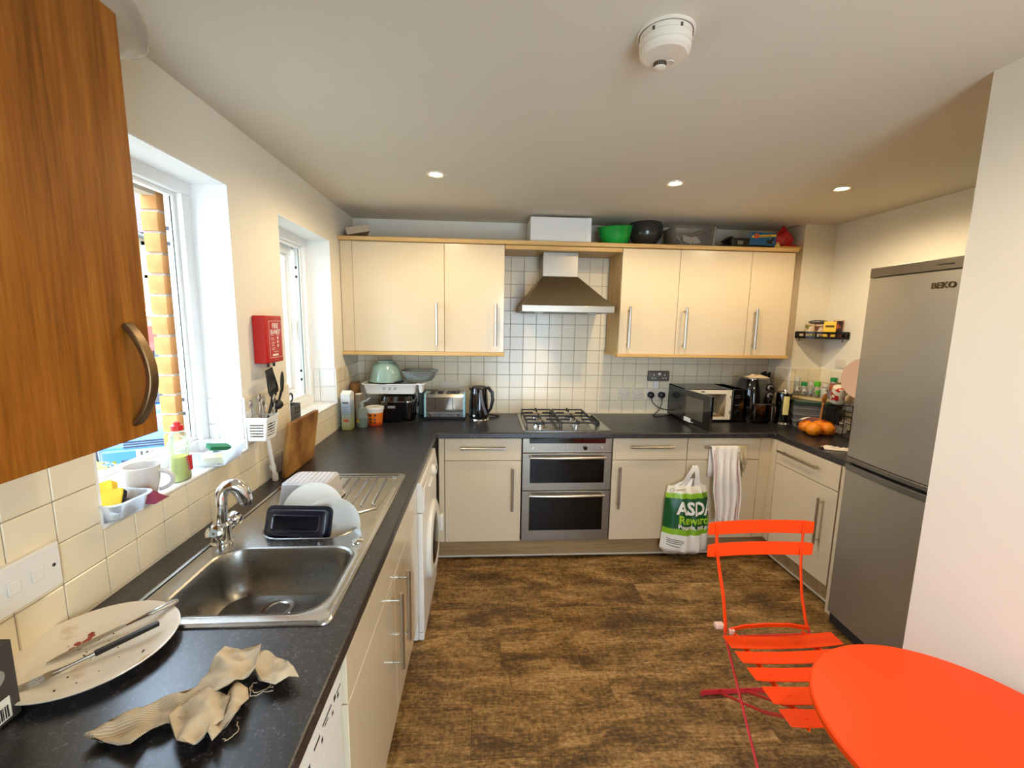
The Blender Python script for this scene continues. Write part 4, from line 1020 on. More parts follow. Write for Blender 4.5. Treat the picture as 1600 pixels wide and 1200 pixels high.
part('blade', MB().loft([[A + sd * -.001, A + sd * .001, A + sd * .001 + Vector((0, 0, .0006)), A + sd * -.001 + Vector((0, 0, .0006))]] + [[A.lerp(mid, t) + sd * (-.0075 * w), A.lerp(mid, t) + sd * (.007 * w), A.lerp(mid, t) + sd * (.007 * w) + Vector((0, 0, .001)), A.lerp(mid, t) + sd * (-.0075 * w) + Vector((0, 0, .0014))] for t, w in ((.15, .7), (.5, 1.0), (.9, .9), (1, .5))]), STEEL, kn)
part('handle', MB().tube([mid, mid.lerp(Bk, .3), mid.lerp(Bk, .9), Bk], [.003, .0045, .0068, .003], 10), CHROME, kn)
fk = thing('table_fork', 'fork with black handle lying across the dirty plate', 'fork', (.155, -2.5, .925))
A, Bk = Vector((.092, -2.575, .924)), Vector((.236, -2.418, .941)); d = (Bk - A).normalized(); sd = Vector((d.y, -d.x, 0)).normalized()
N = A.lerp(Bk, .22); E_ = A.lerp(Bk, .50)
part('neck', MB().tube([N, A.lerp(Bk, .34), E_], [.0055, .003, .004], 8), STEEL, fk)
part('fork_head', MB().loft([[N - d * k + sd * -w, N - d * k + sd * w, N - d * k + sd * w + Vector((0, 0, .0015)), N - d * k + sd * -w + Vector((0, 0, .0015))] for k, w in ((-.008, .004), (0, .010), (.012, .0115))]), STEEL, fk)
for q in (-.0095, -.0032, .0032, .0095): part('tine', MB().tube([N - d * .010 + sd * q, N - d * .034 + sd * q + Vector((0, 0, .0006)), N - d * .052 + sd * q * .9 + Vector((0, 0, .003))], [.0016, .0014, .0007], 6), STEEL, fk)
part('handle', MB().tube([E_, E_.lerp(Bk, .08), Bk], None, flat=(.013, .009), ref=tuple(sd)), BLACKP, fk, .002)

bx = thing('cardboard_box', 'dark grey cardboard box with barcode label at the near end of the worktop', 'box', (.075, -2.80, .911))
part('carton', MB().box(.012, .130, -2.95, -2.606, .911, 1.055), M('grey_carton', (62, 58, 54), .6, var=.06, vs=20), bx, .0015)
lb = part('paper_label', MB().box(.1297, .1306, -2.662, -2.622, .918, .958), PRINTW, bx)
for k in range(9): part('barcode_bar', MB().box(.1305, .1309, -2.657 + .0035 * k, -2.6555 + .0035 * k + .0006 * (k % 3), .921, .944), INK, lb)
part('printed_oval', MB().lathe((.1302, -2.640, 1.0), [(.016, 0), (.016, .0006)], 20, (1, 0, 0), True, True), M('pale_print', (150, 146, 140), .6), bx)

# torn rag: folded sheets that overlap
RAG = M('rag_linen', (204, 186, 156), .95, var=.12, vs=26, bump=.5, bs=500); RAGD = stripes('rag_ribbed', (178, 160, 132), (208, 190, 160), 95, 'y', .95, rotz=-.45)
def rag_sheet(poly, base, fold, amp, seed, step=.008):
    mb = MB().sheet(poly, step, lambda x, y: 0)
    for p in mb.v:
        n1 = noise.noise(Vector((p.x * 22, p.y * 22, seed))); n2 = noise.noise(Vector((p.x * 60, p.y * 60, seed + 9)))
        f = math.sin((p.x * fold[0] + p.y * fold[1]) + 2.6 * n1) * .9 + .18 * math.sin((p.x * fold[1] - p.y * fold[0]) * 1.2 + 2 * n1)
        p.z = base + amp * (.5 + .5 * f) + .0045 * n2 + .0055
    return mb
rg_ = thing('torn_rag', 'torn beige cloth rag with frayed threads crumpled on the near worktop', 'rag', (.45, -2.60, .911))
Z0 = .914
for poly, base, fold, amp, seed, mat in (
    ([(.298, -2.680), (.308, -2.645), (.366, -2.619), (.426, -2.595), (.450, -2.600), (.460, -2.630), (.422, -2.660), (.394, -2.676), (.391, -2.702), (.339, -2.687)], Z0, (60, -90), .016, 1, RAGD),
    ([(.415, -2.612), (.470, -2.600), (.500, -2.620), (.512, -2.660), (.502, -2.687), (.500, -2.717), (.465, -2.704), (.422, -2.660)], Z0 + .006, (95, 40), .020, 2, RAG),
    ([(.490, -2.585), (.515, -2.588), (.529, -2.610), (.528, -2.633), (.533, -2.659), (.518, -2.679), (.520, -2.704), (.502, -2.687), (.490, -2.630)], Z0 + .002, (130, 80), .018, 3, RAG),
    ([(.490, -2.500), (.549, -2.518), (.604, -2.573), (.586, -2.574), (.567, -2.590), (.541, -2.585), (.508, -2.549)], Z0 + .002, (75, -60), .018, 4, RAG),
    ([(.426, -2.602), (.424, -2.554), (.422, -2.495), (.455, -2.497), (.501, -2.505), (.512, -2.550), (.505, -2.590), (.460, -2.608)], Z0 + .012, (50, 45), .022, 5, RAG)):
    o = part('rag_fold', rag_sheet(poly, base, fold, amp, seed, .0042), mat, rg_, smooth=80)
    sm = o.modifiers.new('thick', 'SOLIDIFY'); sm.thickness = .0018; sm.offset = 0
for k, p in enumerate((((.515, -2.575), (.525, -2.592), (.541, -2.588), (.556, -2.574)), ((.524, -2.60), (.534, -2.60), (.548, -2.594), (.566, -2.588)), ((.532, -2.655), (.541, -2.672), (.534, -2.688), (.524, -2.686)), ((.520, -2.565), (.516, -2.58), (.525, -2.60)), ((.548, -2.586), (.555, -2.580), (.560, -2.584)))):
    q3 = [Vector((x, y, Z0 + .0005 + .006 * abs(math.sin(i * 1.7 + k)))) for i, (x, y) in enumerate(p)]
    q3 = [q3[0] * 2 - q3[1]] + q3 + [q3[-1] * 2 - q3[-2]]; curve = []
    for i in range(1, len(q3) - 2):                                    # smooth run through the listed points
        a, b, c, d = q3[i - 1:i + 3]
        for t in (0, .2, .4, .6, .8): curve.append(.5 * (2 * b + (c - a) * t + (2 * a - 5 * b + 4 * c - d) * t * t + (3 * b - a - 3 * c + d) * t ** 3) + Vector((.0015 * math.sin(9 * t + i), .0015 * math.cos(7 * t + k), 0)))
    part('loose_thread', MB().tube(curve, .0007, 5), RAG, rg_)

# plastic bag stuffed above the oak cabinet
pbm = MB().grid(lambda u, v: (.19 + .10 * math.cos(2 * PI * u) * math.sin(PI * v) ** .7, -2.445 + .185 * math.sin(2 * PI * u) * math.sin(PI * v) ** .7 * (1 + .15 * noise.noise(Vector((u * 6, v * 6, 2)))), 2.118 + .17 * v + .02 * noise.noise(Vector((u * 5, v * 5, 5)))), 28, 16)
solo('clear_bag', 'crumpled clear plastic bag on top of the oak cabinet', 'bag', pbm, clear('bag_film', (224, 216, 204), .30, .25), smooth=60)

# ------------------------------------------------------------------ worktop corner by the second window
WZ = .9105
ct = thing('cereal_carton', 'slim pale blue and green carton standing against the window wall', 'carton', (.075, -.50, WZ))
CART = bands('carton_print', (0, .235), [(0, (140, 140, 86)), (.06, (150, 160, 128)), (.12, (140, 158, 170)), (.17, (156, 170, 184)), (.205, (226, 226, 228))], .5, interp='LINEAR')
part('carton_body', MB().box(.042, .100, -.545, -.455, WZ, 1.145), CART, ct, .0015)
part('print_line', MB().box(.052, .09, -.5458, -.545, 1.085, 1.093), INK, ct); part('print_patch', MB().box(.055, .088, -.5458, -.545, .965, .980), M('print_red', (186, 70, 50), .5), ct)
for z in (1.06, 1.045, 1.03, 1.015): part('print_line', MB().box(.052, .09, -.5456, -.545, z, z + .002), M('print_blue', (70, 100, 140), .5), ct)
part('carton_lid', MB().loft([[(.042, -.545, 1.145), (.100, -.545, 1.145), (.100, -.455, 1.145), (.042, -.455, 1.145)], [(.042, -.505, 1.163), (.100, -.505, 1.163), (.100, -.495, 1.163), (.042, -.495, 1.163)]]), PRINTW, ct)
t2 = thing('paper_carton', 'plain grey-brown carton standing behind the pale blue carton', 'carton', (.12, -.40, WZ))
part('carton_body', MB().box(.108, .140, -.45, -.36, WZ, 1.128), M('greybrown_card', (126, 112, 94), .7), t2, .001); part('carton_flap', MB().box(.108, .140, -.45, -.41, 1.128, 1.131), PRINTW, t2)
def bagf(u, v):
    a = 2 * PI * u; k = .78 + .22 * math.cos(PI * v); w = noise.noise(Vector((math.cos(a) * 2, math.sin(a) * 2, v * 6)))
    return (.056 + (.046 * math.cos(a)) * (1 - .35 * v) + .006 * w, -.27 + (.085 * math.sin(a)) * (1 - .35 * v) + .012 * w, WZ + .275 * v + .02 * w * v)
solo('paper_bag', 'crumpled brown paper bag in the corner behind the cartons', 'bag', MB().grid(bagf, 28, 14), M('brown_paper', (120, 84, 46), .85, var=.1, vs=14, bump=.5, bs=40), smooth=50)
gb = thing('oil_bottle', 'clear bottle a third full of green liquid beside the white tub', 'bottle', (.148, -.455, WZ))
part('bottle', MB().lathe((.148, -.455, WZ), [(.032, 0), (.034, .004), (.034, .095), (.030, .118), (.014, .135), (.012, .150)], 26, cap0=True), clear('bottle_pet', (214, 226, 222), .18, .08), gb)
part('liquid', MB().lathe((.148, -.455, WZ + .002), [(.032, 0), (.0325, .003), (.0325, .052)], 26, cap0=True, cap1=True), M('green_liquid', (14, 78, 34), .15, coat=.4), gb)
part('label_strip', MB().grid(lambda u, v: (.148 + .0345 * math.cos(2.6 + 1.8 * u), -.455 + .0345 * math.sin(2.6 + 1.8 * u), WZ + .03 + .03 * v), 8, 2), M('yellow_label', (196, 160, 60), .5), gb)
part('trigger', MB().lathe((.148, -.455, WZ + .150), [(.013, 0), (.013, .016)], 14, cap0=True, cap1=True).tube([(.148, -.455, WZ + .168), (.185, -.455, WZ + .182), (.205, -.455, WZ + .196)], [.008, .008, .004], 8), clear('clear_cap', (200, 206, 206), .4, .2), gb)
tb = thing('white_tub', 'white tub with orange printed label and lid by the green bottle', 'tub', (.215, -.385, WZ))
LAB = bands('tub_print', (0, .115), [(0, (206, 74, 20)), (.018, (232, 120, 36)), (.088, (236, 234, 228))], .4)
part('tub', MB().lathe((.215, -.385, WZ), [(.047, 0), (.049, .003), (.058, .108)], 32, cap0=True, cap1=True), LAB, tb)
part('lid', MB().lathe((.215, -.385, WZ + .106), [(.061, 0), (.0625, .004), (.0625, .016), (.058, .019), (.055, .015)], 32, cap0=True, cap1=True), WHITE, tb)
for a, z, w, h in ((-1.9, .066, .016, .014), (-1.3, .066, .012, .014), (-1.9, .042, .018, .010), (-1.35, .040, .012, .010), (-1.9, .020, .014, .014), (-1.35, .018, .016, .012)):
    k = .0495 + .009 * z / .108
    part('printed_mark', MB().grid(lambda u, v: (.215 + (k + .0006) * math.cos(a + (u - .5) * w / .05), -.385 + (k + .0006) * math.sin(a + (u - .5) * w / .05), WZ + z + h * v), 5, 2), M('brown_print', (58, 26, 12), .5), tb)
part('white_panel', MB().grid(lambda u, v: (.215 + .0545 * math.cos(-2.75 + .45 * u), -.385 + .0545 * math.sin(-2.75 + .45 * u), WZ + .02 + .07 * v), 5, 2), PRINTW, tb)

sc_ = thing('slow_cooker', 'black slow cooker with glass lid standing under the white tray', 'slow cooker', (.345, -.235, WZ))
part('pot_body', MB().loft([ring(.242, .452, -.335, -.11, .04, WZ), ring(.236, .458, -.341, -.104, .045, WZ + .01), ring(.228, .466, -.349, -.096, .05, WZ + .148)]), BLACKG, sc_)
part('chrome_band', MB().loft([ring(.222, .472, -.355, -.09, .052, z) for z in (WZ + .148, WZ + .154)]), CHROME, sc_)
part('lid', MB().loft([ring(.232, .462, -.345, -.10, .05, WZ + .154), ring(.240, .454, -.337, -.108, .05, WZ + .185), ring(.29, .40, -.28, -.16, .04, WZ + .200)]), BLACKG, sc_)
part('badge', MB().box(.295, .345, -.3515, -.347, WZ + .105, WZ + .122), M('silver_badge', (176, 172, 176), .3, .7), sc_)
part('side_handle', MB().box(.466, .486, -.26, -.19, WZ + .10, WZ + .125), BLACKP, sc_, .004); part('badge_light', MB().lathe((.262, -.349, WZ + .113), [(.008, 0), (.007, .003)], 14, (0, -1, 0), True, True), CHROME, sc_)
# roasting tray / washing-up tray on top
tr = thing('plastic_tray', 'white plastic washing-up tray balanced on the slow cooker', 'tray', (.325, -.23, 1.113))
def hollow(x0, x1, y0, y1, z0, h, fl, r, t=.003):
    return MB().loft([ring(x0, x1, y0, y1, r, z0), ring(x0 - fl, x1 + fl, y0 - fl, y1 + fl, r + fl, z0 + h), ring(x0 - fl - .010, x1 + fl + .010, y0 - fl - .010, y1 + fl + .010, r + fl + .01, z0 + h - .004), ring(x0 - fl - .010, x1 + fl + .010, y0 - fl - .010, y1 + fl + .010, r + fl + .01, z0 + h + .002),
                      ring(x0 - fl + t, x1 + fl - t, y0 - fl + t, y1 + fl - t, r + fl, z0 + h + .002), ring(x0 + t, x1 - t, y0 + t, y1 - t, r, z0 + t)])
part('tray_body', hollow(.140, .475, -.325, -.115, 1.113, .070, .018, .02), WHITE, tr)
part('side_pocket', hollow(.508, .530, -.322, -.22, 1.122, .062, .008, .008), WHITE, tr)
for x, w in ((.262, .022), (.302, .018), (.338, .020)):
    for k in range(3): part('printed_mark', MB().box(x, x + w * (1 - .2 * k), -.3375, -.334, 1.158 - .007 * k, 1.161 - .007 * k), M('grey_print', (120, 116, 112), .6), tr)
gp = thing('mixing_bowl', 'sage green bowl turned upside down in the white tray', 'bowl', (.265, -.235, 1.19))
part('bowl_body', MB().lathe((.265, -.235, 1.188), [(.118, 0), (.118, .008), (.112, .014), (.104, .06), (.088, .115), (.060, .140), (.01, .146)], 40, cap0=True, cap1=True), M('sage_enamel', (142, 170, 158), .25, coat=.4), gp)
part('foot_ring', MB().lathe((.265, -.235, 1.326), [(.058, 0), (.056, .012), (.05, .012), (.05, 0)], 28), MATS['sage_enamel'], gp)
part('bowl_rim', MB().lathe((.265, -.235, 1.184), [(.120, 0), (.122, .006), (.116, .012)], 40), BLACKP, gp)
part('pan_handle', MB().tube([(.345, -.33, 1.195), (.375, -.345, 1.205), (.40, -.35, 1.213)], [.008, .008, .009], 10), BLACKP, gp)
gl = solo('glass_bowl', 'shallow clear glass bowl at the end of the white tray', 'bowl', MB().lathe((.500, -.22, 1.192), [(.070, 0), (.084, .006), (.102, .022), (.117, .045), (.126, .068), (.133, .074), (.132, .077), (.124, .072), (.113, .046), (.098, .025), (.08, .010), (.005, .007)], 44, cap0=True, cap1=True), clear('bowl_glass', (206, 212, 208), .20, .06))
gc = thing('grey_box', 'grey-green plastic box standing behind the toaster', 'box', (.53, -.08, WZ))
part('box_body', MB().box(.470, .600, -.080, -.012, WZ, 1.085), M('grey_green', (112, 122, 112), .5), gc, .006)
part('box_lid', MB().box(.465, .605, -.084, -.010, 1.085, 1.098), M('grey_green_lid', (134, 142, 132), .5), gc, .004)
sck = thing('double_socket', 'grey double socket on the tiles above the toaster', 'socket', (.56, -.004, 1.11))
part('face_plate', MB().box(.622, .768, -.014, -.006, 1.105, 1.165), M('ivory_plate', (226, 216, 198), .4), sck, .003)

# ------------------------------------------------------------------ toaster
to = thing('toaster', 'chrome four-slice toaster with pale blue ends beside the kettle', 'toaster', (.676, -.165, WZ))
part('base', MB().box(.532, .820, -.238, -.092, WZ, WZ + .022), BLACKP, to, .004)
part('chrome_body', MB().loft([[(.542, y, z) for y, z in pr] for pr in [[(-.240, WZ + .02), (-.240, WZ + .165), (-.222, WZ + .190), (-.108, WZ + .190), (-.090, WZ + .165), (-.090, WZ + .02)]]] + [[(.810, y, z) for y, z in [(-.240, WZ + .02), (-.240, WZ + .165), (-.222, WZ + .190), (-.108, WZ + .190), (-.090, WZ + .165), (-.090, WZ + .02)]]]), M('polished_steel', (206, 202, 196), .10, 1.0), to, .003)
BLU = M('duck_egg', (150, 196, 208), .35)
for x0, x1 in ((.527, .543), (.809, .825)):
    part('end_panel', MB().loft([[(x, y, z) for y, z in [(-.244, WZ + .018), (-.244, WZ + .168), (-.224, WZ + .194), (-.106, WZ + .194), (-.086, WZ + .168), (-.086, WZ + .018)]] for x in (x0, x1)]), BLU, to, .004)
part('front_strip', MB().box(.545, .808, -.2425, -.238, WZ + .024, WZ + .058), M('toaster_strip', (110, 112, 112), .35, .6), to)
for x in (.610, .735): part('lever_slot', MB().box(x - .002, x + .002, -.2415, -.239, WZ + .075, WZ + .165), BLACKP, to)
for x in (.572, .778): part('dial', MB().lathe((x, -.2425, WZ + .041), [(.012, 0), (.012, .012), (.009, .015)], 20, (0, -1, 0), True, True), CHROME, to)
for x in (.604, .622, .640, .700, .718, .736): part('button', MB().box(x - .006, x + .006, -.246, -.242, WZ + .036, WZ + .046), CHROME, to, .001)
for x in (.585, .645, .705, .765): part('bread_slot', MB().box(x - .018, x + .018, -.225, -.105, WZ + .186, WZ + .1915), BLACKP, to, .001)
for x in (.640, .735): part('lever', MB().box(x - .016, x + .016, -.215, -.165, WZ + .192, WZ + .202), BLACKP, to, .002)

# ------------------------------------------------------------------ kettle
kt = thing('kettle', 'glossy black electric kettle with grey handle stripe', 'kettle', (.930, -.235, WZ))
KX, KY = .930, -.235
part('kettle_base', MB().lathe((KX, KY, WZ), [(.068, 0), (.070, .004), (.066, .014)], 32, cap0=True, cap1=True), CHROME, kt)
part('jug', MB().lathe((KX - .006, KY, WZ + .016), [(.066, 0), (.071, .012), (.070, .08), (.064, .17), (.060, .215), (.056, .222)], 36, cap0=True, cap1=True), BLACKG, kt)
part('lid', MB().lathe((KX - .006, KY, WZ + .237), [(.055, 0), (.050, .010), (.02, .014), (.004, .014)], 30, cap0=True, cap1=True), BLACKP, kt)
part('spout', MB().loft([[(KX - .058, KY - .016, WZ + .205), (KX - .058, KY + .016, WZ + .205), (KX - .050, KY + .02, WZ + .235), (KX - .050, KY - .02, WZ + .235)], [(KX - .080, KY - .006, WZ + .228), (KX - .080, KY + .006, WZ + .228), (KX - .080, KY + .008, WZ + .237), (KX - .080, KY - .008, WZ + .237)]]), BLACKG, kt)
hp = [(KX + .030, KY - .02, WZ + .236), (KX + .062, KY - .028, WZ + .240), (KX + .090, KY - .034, WZ + .205), (KX + .094, KY - .034, WZ + .150), (KX + .080, KY - .03, WZ + .090), (KX + .058, KY - .022, WZ + .055)]
part('handle', MB().tube(hp, [.011, .013, .012, .012, .011, .009], 10), BLACKP, kt)
part('grip_stripe', MB().tube([(KX + .006, KY - .066, WZ + .232), (KX + .012, KY - .074, WZ + .17), (KX + .030, KY - .072, WZ + .10), (KX + .048, KY - .058, WZ + .05)], None, flat=(.020, .006), ref=(1, .3, 0)), M('grey_grip', (94, 96, 104), .35), kt, .002)
part('level_mark', MB().grid(lambda u, v: (KX - .006 + .0717 * math.cos(-2.2 + .25 * u), KY + .0717 * math.sin(-2.2 + .25 * u), WZ + .036 + .012 * v), 4, 1), PRINTW, kt)
part('cord', MB().tube([(KX + .06, KY + .02, WZ + .006), (KX + .12, KY + .06, WZ + .006), (KX + .145, KY + .10, WZ + .006), (KX + .08, KY + .15, WZ + .006), (KX - .02, KY + .17, WZ + .006)], .0042, 8), RUBBER, kt)
part('cord', MB().tube([(.545, -.25, WZ + .006), (.50, -.29, WZ + .006), (.44, -.36, WZ + .006), (.39, -.372, WZ + .006)], .004, 8), RUBBER, to)

# ------------------------------------------------------------------ switches and sockets on the tiles
PLATE = M('ivory_switch', (224, 214, 196), .4)
def fan_switch(x0, x1, label):
    t = thing('fused_switch', label, 'switch', ((x0 + x1) / 2, -.007, 1.033))
    part('face_plate', MB().box(x0, x1, -.017, -.0065, 1.034, 1.118), PLATE, t, .003)
    c = ((x0 + x1) / 2, -.017, 1.076)
    part('rotary_boss', MB().lathe(c, [(.014, 0), (.013, .006), (.010, .007)], 20, (0, -1, 0), True, True), PLATE, t)
    for s in (-1, 1): part('screw', MB().lathe((c[0] + s * .031, -.017, 1.076), [(.003, 0), (.0025, .001)], 10, (0, -1, 0), True, True), INK, t)
fan_switch(2.022, 2.108, 'ivory switch plate next to the hob'); fan_switch(2.132, 2.222, 'ivory switch plate next to the plugged-in socket')
so = thing('double_socket', 'ivory double socket with two black plugs in it', 'socket', (2.324, -.007, 1.03))
part('face_plate', MB().box(2.248, 2.398, -.017, -.0065, 1.030, 1.118), PLATE, so, .003)
for s in (2.29, 2.356): part('rocker', MB().box(s - .006, s + .006, -.021, -.017, 1.093, 1.107), PLATE, so, .001)
part('trunking', MB().box(2.302, 2.342, -.022, -.0065, 1.118, 1.178), WHITE, so, .001)
ms = thing('metal_socket', 'grey metal-clad double socket above the ivory one', 'socket', (2.335, -.007, 1.176))
part('back_box', MB().box(2.250, 2.420, -.040, -.0065, 1.178, 1.258), M('metal_clad', (92, 90, 84), .4, .7), ms, .008, seg=3)
part('face_plate', MB().box(2.256, 2.414, -.046, -.040, 1.182, 1.254), M('metal_clad_face', (118, 114, 106), .38, .8), ms, .005)
for cx in (2.292, 2.378):
    for px, pz, pw, ph in ((0, .012, .006, .016), (-.011, -.012, .012, .006), (.011, -.012, .012, .006)): part('pin_slot', MB().box(cx + px - pw / 2, cx + px + pw / 2, -.0468, -.046, 1.214 + pz - ph / 2, 1.214 + pz + ph / 2), PRINTW, ms)
part('rocker', MB().box(2.325, 2.345, -.0495, -.046, 1.226, 1.246), PRINTW, ms, .001)
def plug(x, cord, label):
    t = thing('plug', label, 'plug', (x, -.03, 1.05))
    part('plug_body', MB().loft([[(x + .026 * math.cos(a) * k, y, 1.066 + .026 * math.sin(a) * k) for a in [2 * PI * q / 20 for q in range(20)]] for y, k in ((-.017, 1), (-.042, 1), (-.052, .8), (-.056, .5))]), BLACKP, t)
    part('cord', MB().tube(cord, .0038, 8), RUBBER, t)
plug(2.282, [(2.282, -.045, 1.045), (2.292, -.05, 1.01), (2.33, -.055, .975), (2.38, -.055, .955), (2.44, -.05, .948)], 'black plug nearer the switches in the ivory socket')
plug(2.370, [(2.370, -.045, 1.045), (2.368, -.05, 1.0), (2.345, -.06, .95), (2.295, -.08, .918), (2.275, -.12, .915), (2.33, -.13, .915), (2.44, -.06, .915)], 'black plug nearer the microwave in the ivory socket')

# ------------------------------------------------------------------ microwave
mw = thing('microwave', 'black microwave oven with its door standing open', 'microwave', (2.66, -.155, WZ))
MX0, MX1, MY, MZ0, MZ1 = 2.432, 2.875, -.302, .922, 1.157
part('shell',
     MB().box(MX0, MX0 + .006, MY + .004, -.016, MZ0, MZ1).box(MX1 - .088, MX1, MY + .004, -.016, MZ0, MZ1).box(MX0, MX1, MY + .004, -.016, MZ1 - .006, MZ1).box(MX0, MX1, MY + .004, -.016, MZ0, MZ0 + .006).box(MX0, MX1, -.022, -.016, MZ0, MZ1), M('microwave_shell', (30, 30, 31), .25, coat=.3), mw)
CAV = M('cavity_enamel', (232, 222, 200), .35)
part('front_frame', MB().cells([MX0 + .006, MX0 + .062, MX1 - .128, MX1 - .088], [MZ0 + .006, MZ0 + .026, MZ1 - .036, MZ1 - .006], lambda u, v: not (MX0 + .062 < u < MX1 - .128 and MZ0 + .026 < v < MZ1 - .036), MY + .003, MY + .012, lambda u, v, q: (u, q, v)), CAV, mw)
cx0, cx1, cz0, cz1 = MX0 + .062, MX1 - .128, MZ0 + .026, MZ1 - .036
part('cavity', MB().add([(cx0, MY + .01, cz0), (cx1, MY + .01, cz0), (cx1, -.03, cz0), (cx0, -.03, cz0), (cx0, MY + .01, cz1), (cx1, MY + .01, cz1), (cx1, -.03, cz1), (cx0, -.03, cz1)], [(0, 1, 2, 3), (4, 7, 6, 5), (2, 6, 7, 3), (0, 3, 7, 4), (1, 5, 6, 2)]), blotch('cavity_worn', (216, 200, 170), (126, 100, 66), 6, .52, .66, .5), mw)
part('turntable', MB().lathe(((cx0 + cx1) / 2, -.165, cz0 + .006), [(.10, 0), (.115, .006), (.11, .008), (.005, .004)], 36, cap0=True, cap1=True), clear('turntable_glass', (220, 226, 220), .25, .08), mw)
for z in (MZ0 + .05, MZ1 - .07): part('latch_slot', MB().box(MX1 - .098, MX1 - .093, MY + .001, MY + .004, z, z + .022), BLACKP, mw)
part('printed_grid', MB().box(2.555, 2.565, MY + .002, MY + .0035, MZ1 - .026, MZ1 - .016).box(2.568, 2.578, MY + .002, MY + .0035, MZ1 - .026, MZ1 - .016), INK, mw)
cpn = part('control_panel', MB().box(MX1 - .086, MX1, MY - .012, MY + .004, MZ0, MZ1), BLACKG, mw, .002)
for k, z in enumerate((1.11, 1.095, 1.04)): part('printed_mark', MB().box(MX1 - .068, MX1 - .03, MY - .0126, MY - .012, z, z + .002), M('dim_print', (110, 110, 112), .5), cpn)
part('panel_dial', MB().lathe((MX1 - .05, MY - .012, .985), [(.022, 0), (.021, .012), (.017, .015)], 24, (0, -1, 0), True, True), BLACKG, cpn)
# open door: hinged at the window-side front edge, swung a little past square
D0 = Vector((MX0 + .004, MY - .004, 0)); dv = Vector((.095, -1, 0)).normalized(); nv = Vector((dv.y, -dv.x, 0))
def door_box(a0, a1, b0, b1, z0, z1):
    m = MB(); P_ = [D0 + dv * a + nv * b for a, b in ((a0, b0), (a1, b0), (a1, b1), (a0, b1))]
    return m.loft([[(p.x, p.y, z) for p in P_] for z in (z0, z1)])
DR = part('microwave_door', door_box(0, .335, 0, .022, MZ0 - .001, MZ1), BLACKG, mw, .003)
part('door_window', door_box(.045, .255, .0215, .0232, MZ0 + .045, MZ1 - .04), M('door_mesh', (84, 78, 68), .16, coat=.5), DR)
part('energy_label', door_box(.03, .115, .0215, .0238, MZ0 + .012, MZ0 + .042), PRINTW, DR)
part('label_tail', door_box(.118, .150, .0215, .0238, MZ0 + .016, MZ0 + .020), PRINTW, DR)
for x in (MX0 + .04, MX1 - .04):
    for y in (MY + .05, -.05): part('foot', MB().cyl((x, y, WZ), (x, y, MZ0 + .001), .014, n=12), RUBBER, mw)

# ------------------------------------------------------------------ air fryer
af = thing('air_fryer', 'glossy black air fryer with two dials and drawer handle', 'air fryer', (2.992, -.225, WZ))
AX, AY = 2.992, -.225
part('body', MB().loft([ring(AX - .098, AX + .098, AY - .112, AY + .11, .06, WZ, 8), ring(AX - .102, AX + .102, AY - .125, AY + .12, .07, WZ + .02, 8), ring(AX - .106, AX + .106, AY - .130, AY + .125, .075, WZ + .16, 8), ring(AX - .102, AX + .102, AY - .118, AY + .112, .07, WZ + .27, 8), ring(AX - .082, AX + .082, AY - .095, AY + .09, .06, WZ + .325, 8)]), BLACKG, af)
part('top_ring', MB().loft([ring(AX - .086, AX + .086, AY - .099, AY + .094, .062, z, 8) for z in (WZ + .322, WZ + .330)]), M('silver_ring', (170, 166, 160), .25, .9), af)
ux = Vector((.93, -.36, 0)); uz = Vector((-.02, -.06, 1)).normalized()
FC = Vector((AX + .048, AY - .121, WZ + .235)); fnr = Vector((.30, -.95, .12)).normalized(); q = Vector((0, 0, 1)).rotation_difference(fnr)
fr2 = face_to(FC, (.985, -.17, 0), (.018, .105, .994))
pn = MB().loft([[(p[0], p[1], z) for p in rrect(-.030, .030, -.062, .062, .030, 8)] for z in (-.012, .003)]); pn.move(fr2)
pa = part('dial_panel', pn, M('dial_panel', (34, 34, 36), .3), af)
pr = MB().loft([[(p[0], p[1], z) for p in rrect(-.032, .032, -.064, .064, .032, 8)] for z in (-.01, .002)] , False, False); pr.move(fr2)
part('panel_trim', pr, MATS['silver_ring'], pa)
for yv in (.030, -.028):
    dl = MB().lathe((0, yv, .002), [(.022, 0), (.021, .014), (.016, .017)], 22, cap0=True, cap1=True); dl.move(fr2)
    dlp = part('dial', dl, M('dial_metal', (120, 118, 114), .25, .9), pa)
    dl = MB().lathe((.006, yv - .003, .019), [(.011, 0), (.011, .004)], 18, cap0=True, cap1=True); dl.move(fr2); part('dial_centre', dl, BLACKG, dlp)
dh = MB().loft([ring(AX - .070, AX + .095, AY - .140, AY - .08, .02, z) for z in (WZ + .02, WZ + .150)]) ; part('drawer_front', dh, BLACKG, af, .006)
part('drawer_handle', MB().tube([(AX + .058, AY - .148, WZ + .145), (AX + .058, AY - .170, WZ + .138), (AX + .062, AY - .172, WZ + .04), (AX + .066, AY - .148, WZ + .03)], None, flat=(.024, .012), ref=(1, 0, 0)), BLACKP, af, .003)
part('handle_trim', MB().tube([(AX + .058 + .013 * s, AY - .1745, z) for s, z in ((-1, WZ + .135), (1, WZ + .135), (1, WZ + .042), (-1, WZ + .036), (-1, WZ + .135))], .0018, 6), MATS['silver_ring'], af)
fc = MB().grid(lambda u, v: (AX - .075 + .155 * u, AY - .075 + .15 * v, WZ + .332 + .026 * math.sin(PI * u) ** .5 * math.sin(PI * v) ** .5 * (.75 + .5 * noise.noise(Vector((u * 5, v * 7, 11))))), 16, 16)
solo('folded_cloth', 'folded cream cloth lying on top of the air fryer', 'cloth', fc, M('cream_cloth', (222, 200, 170), .95, var=.08, vs=30, bump=.5, bs=300), smooth=60)

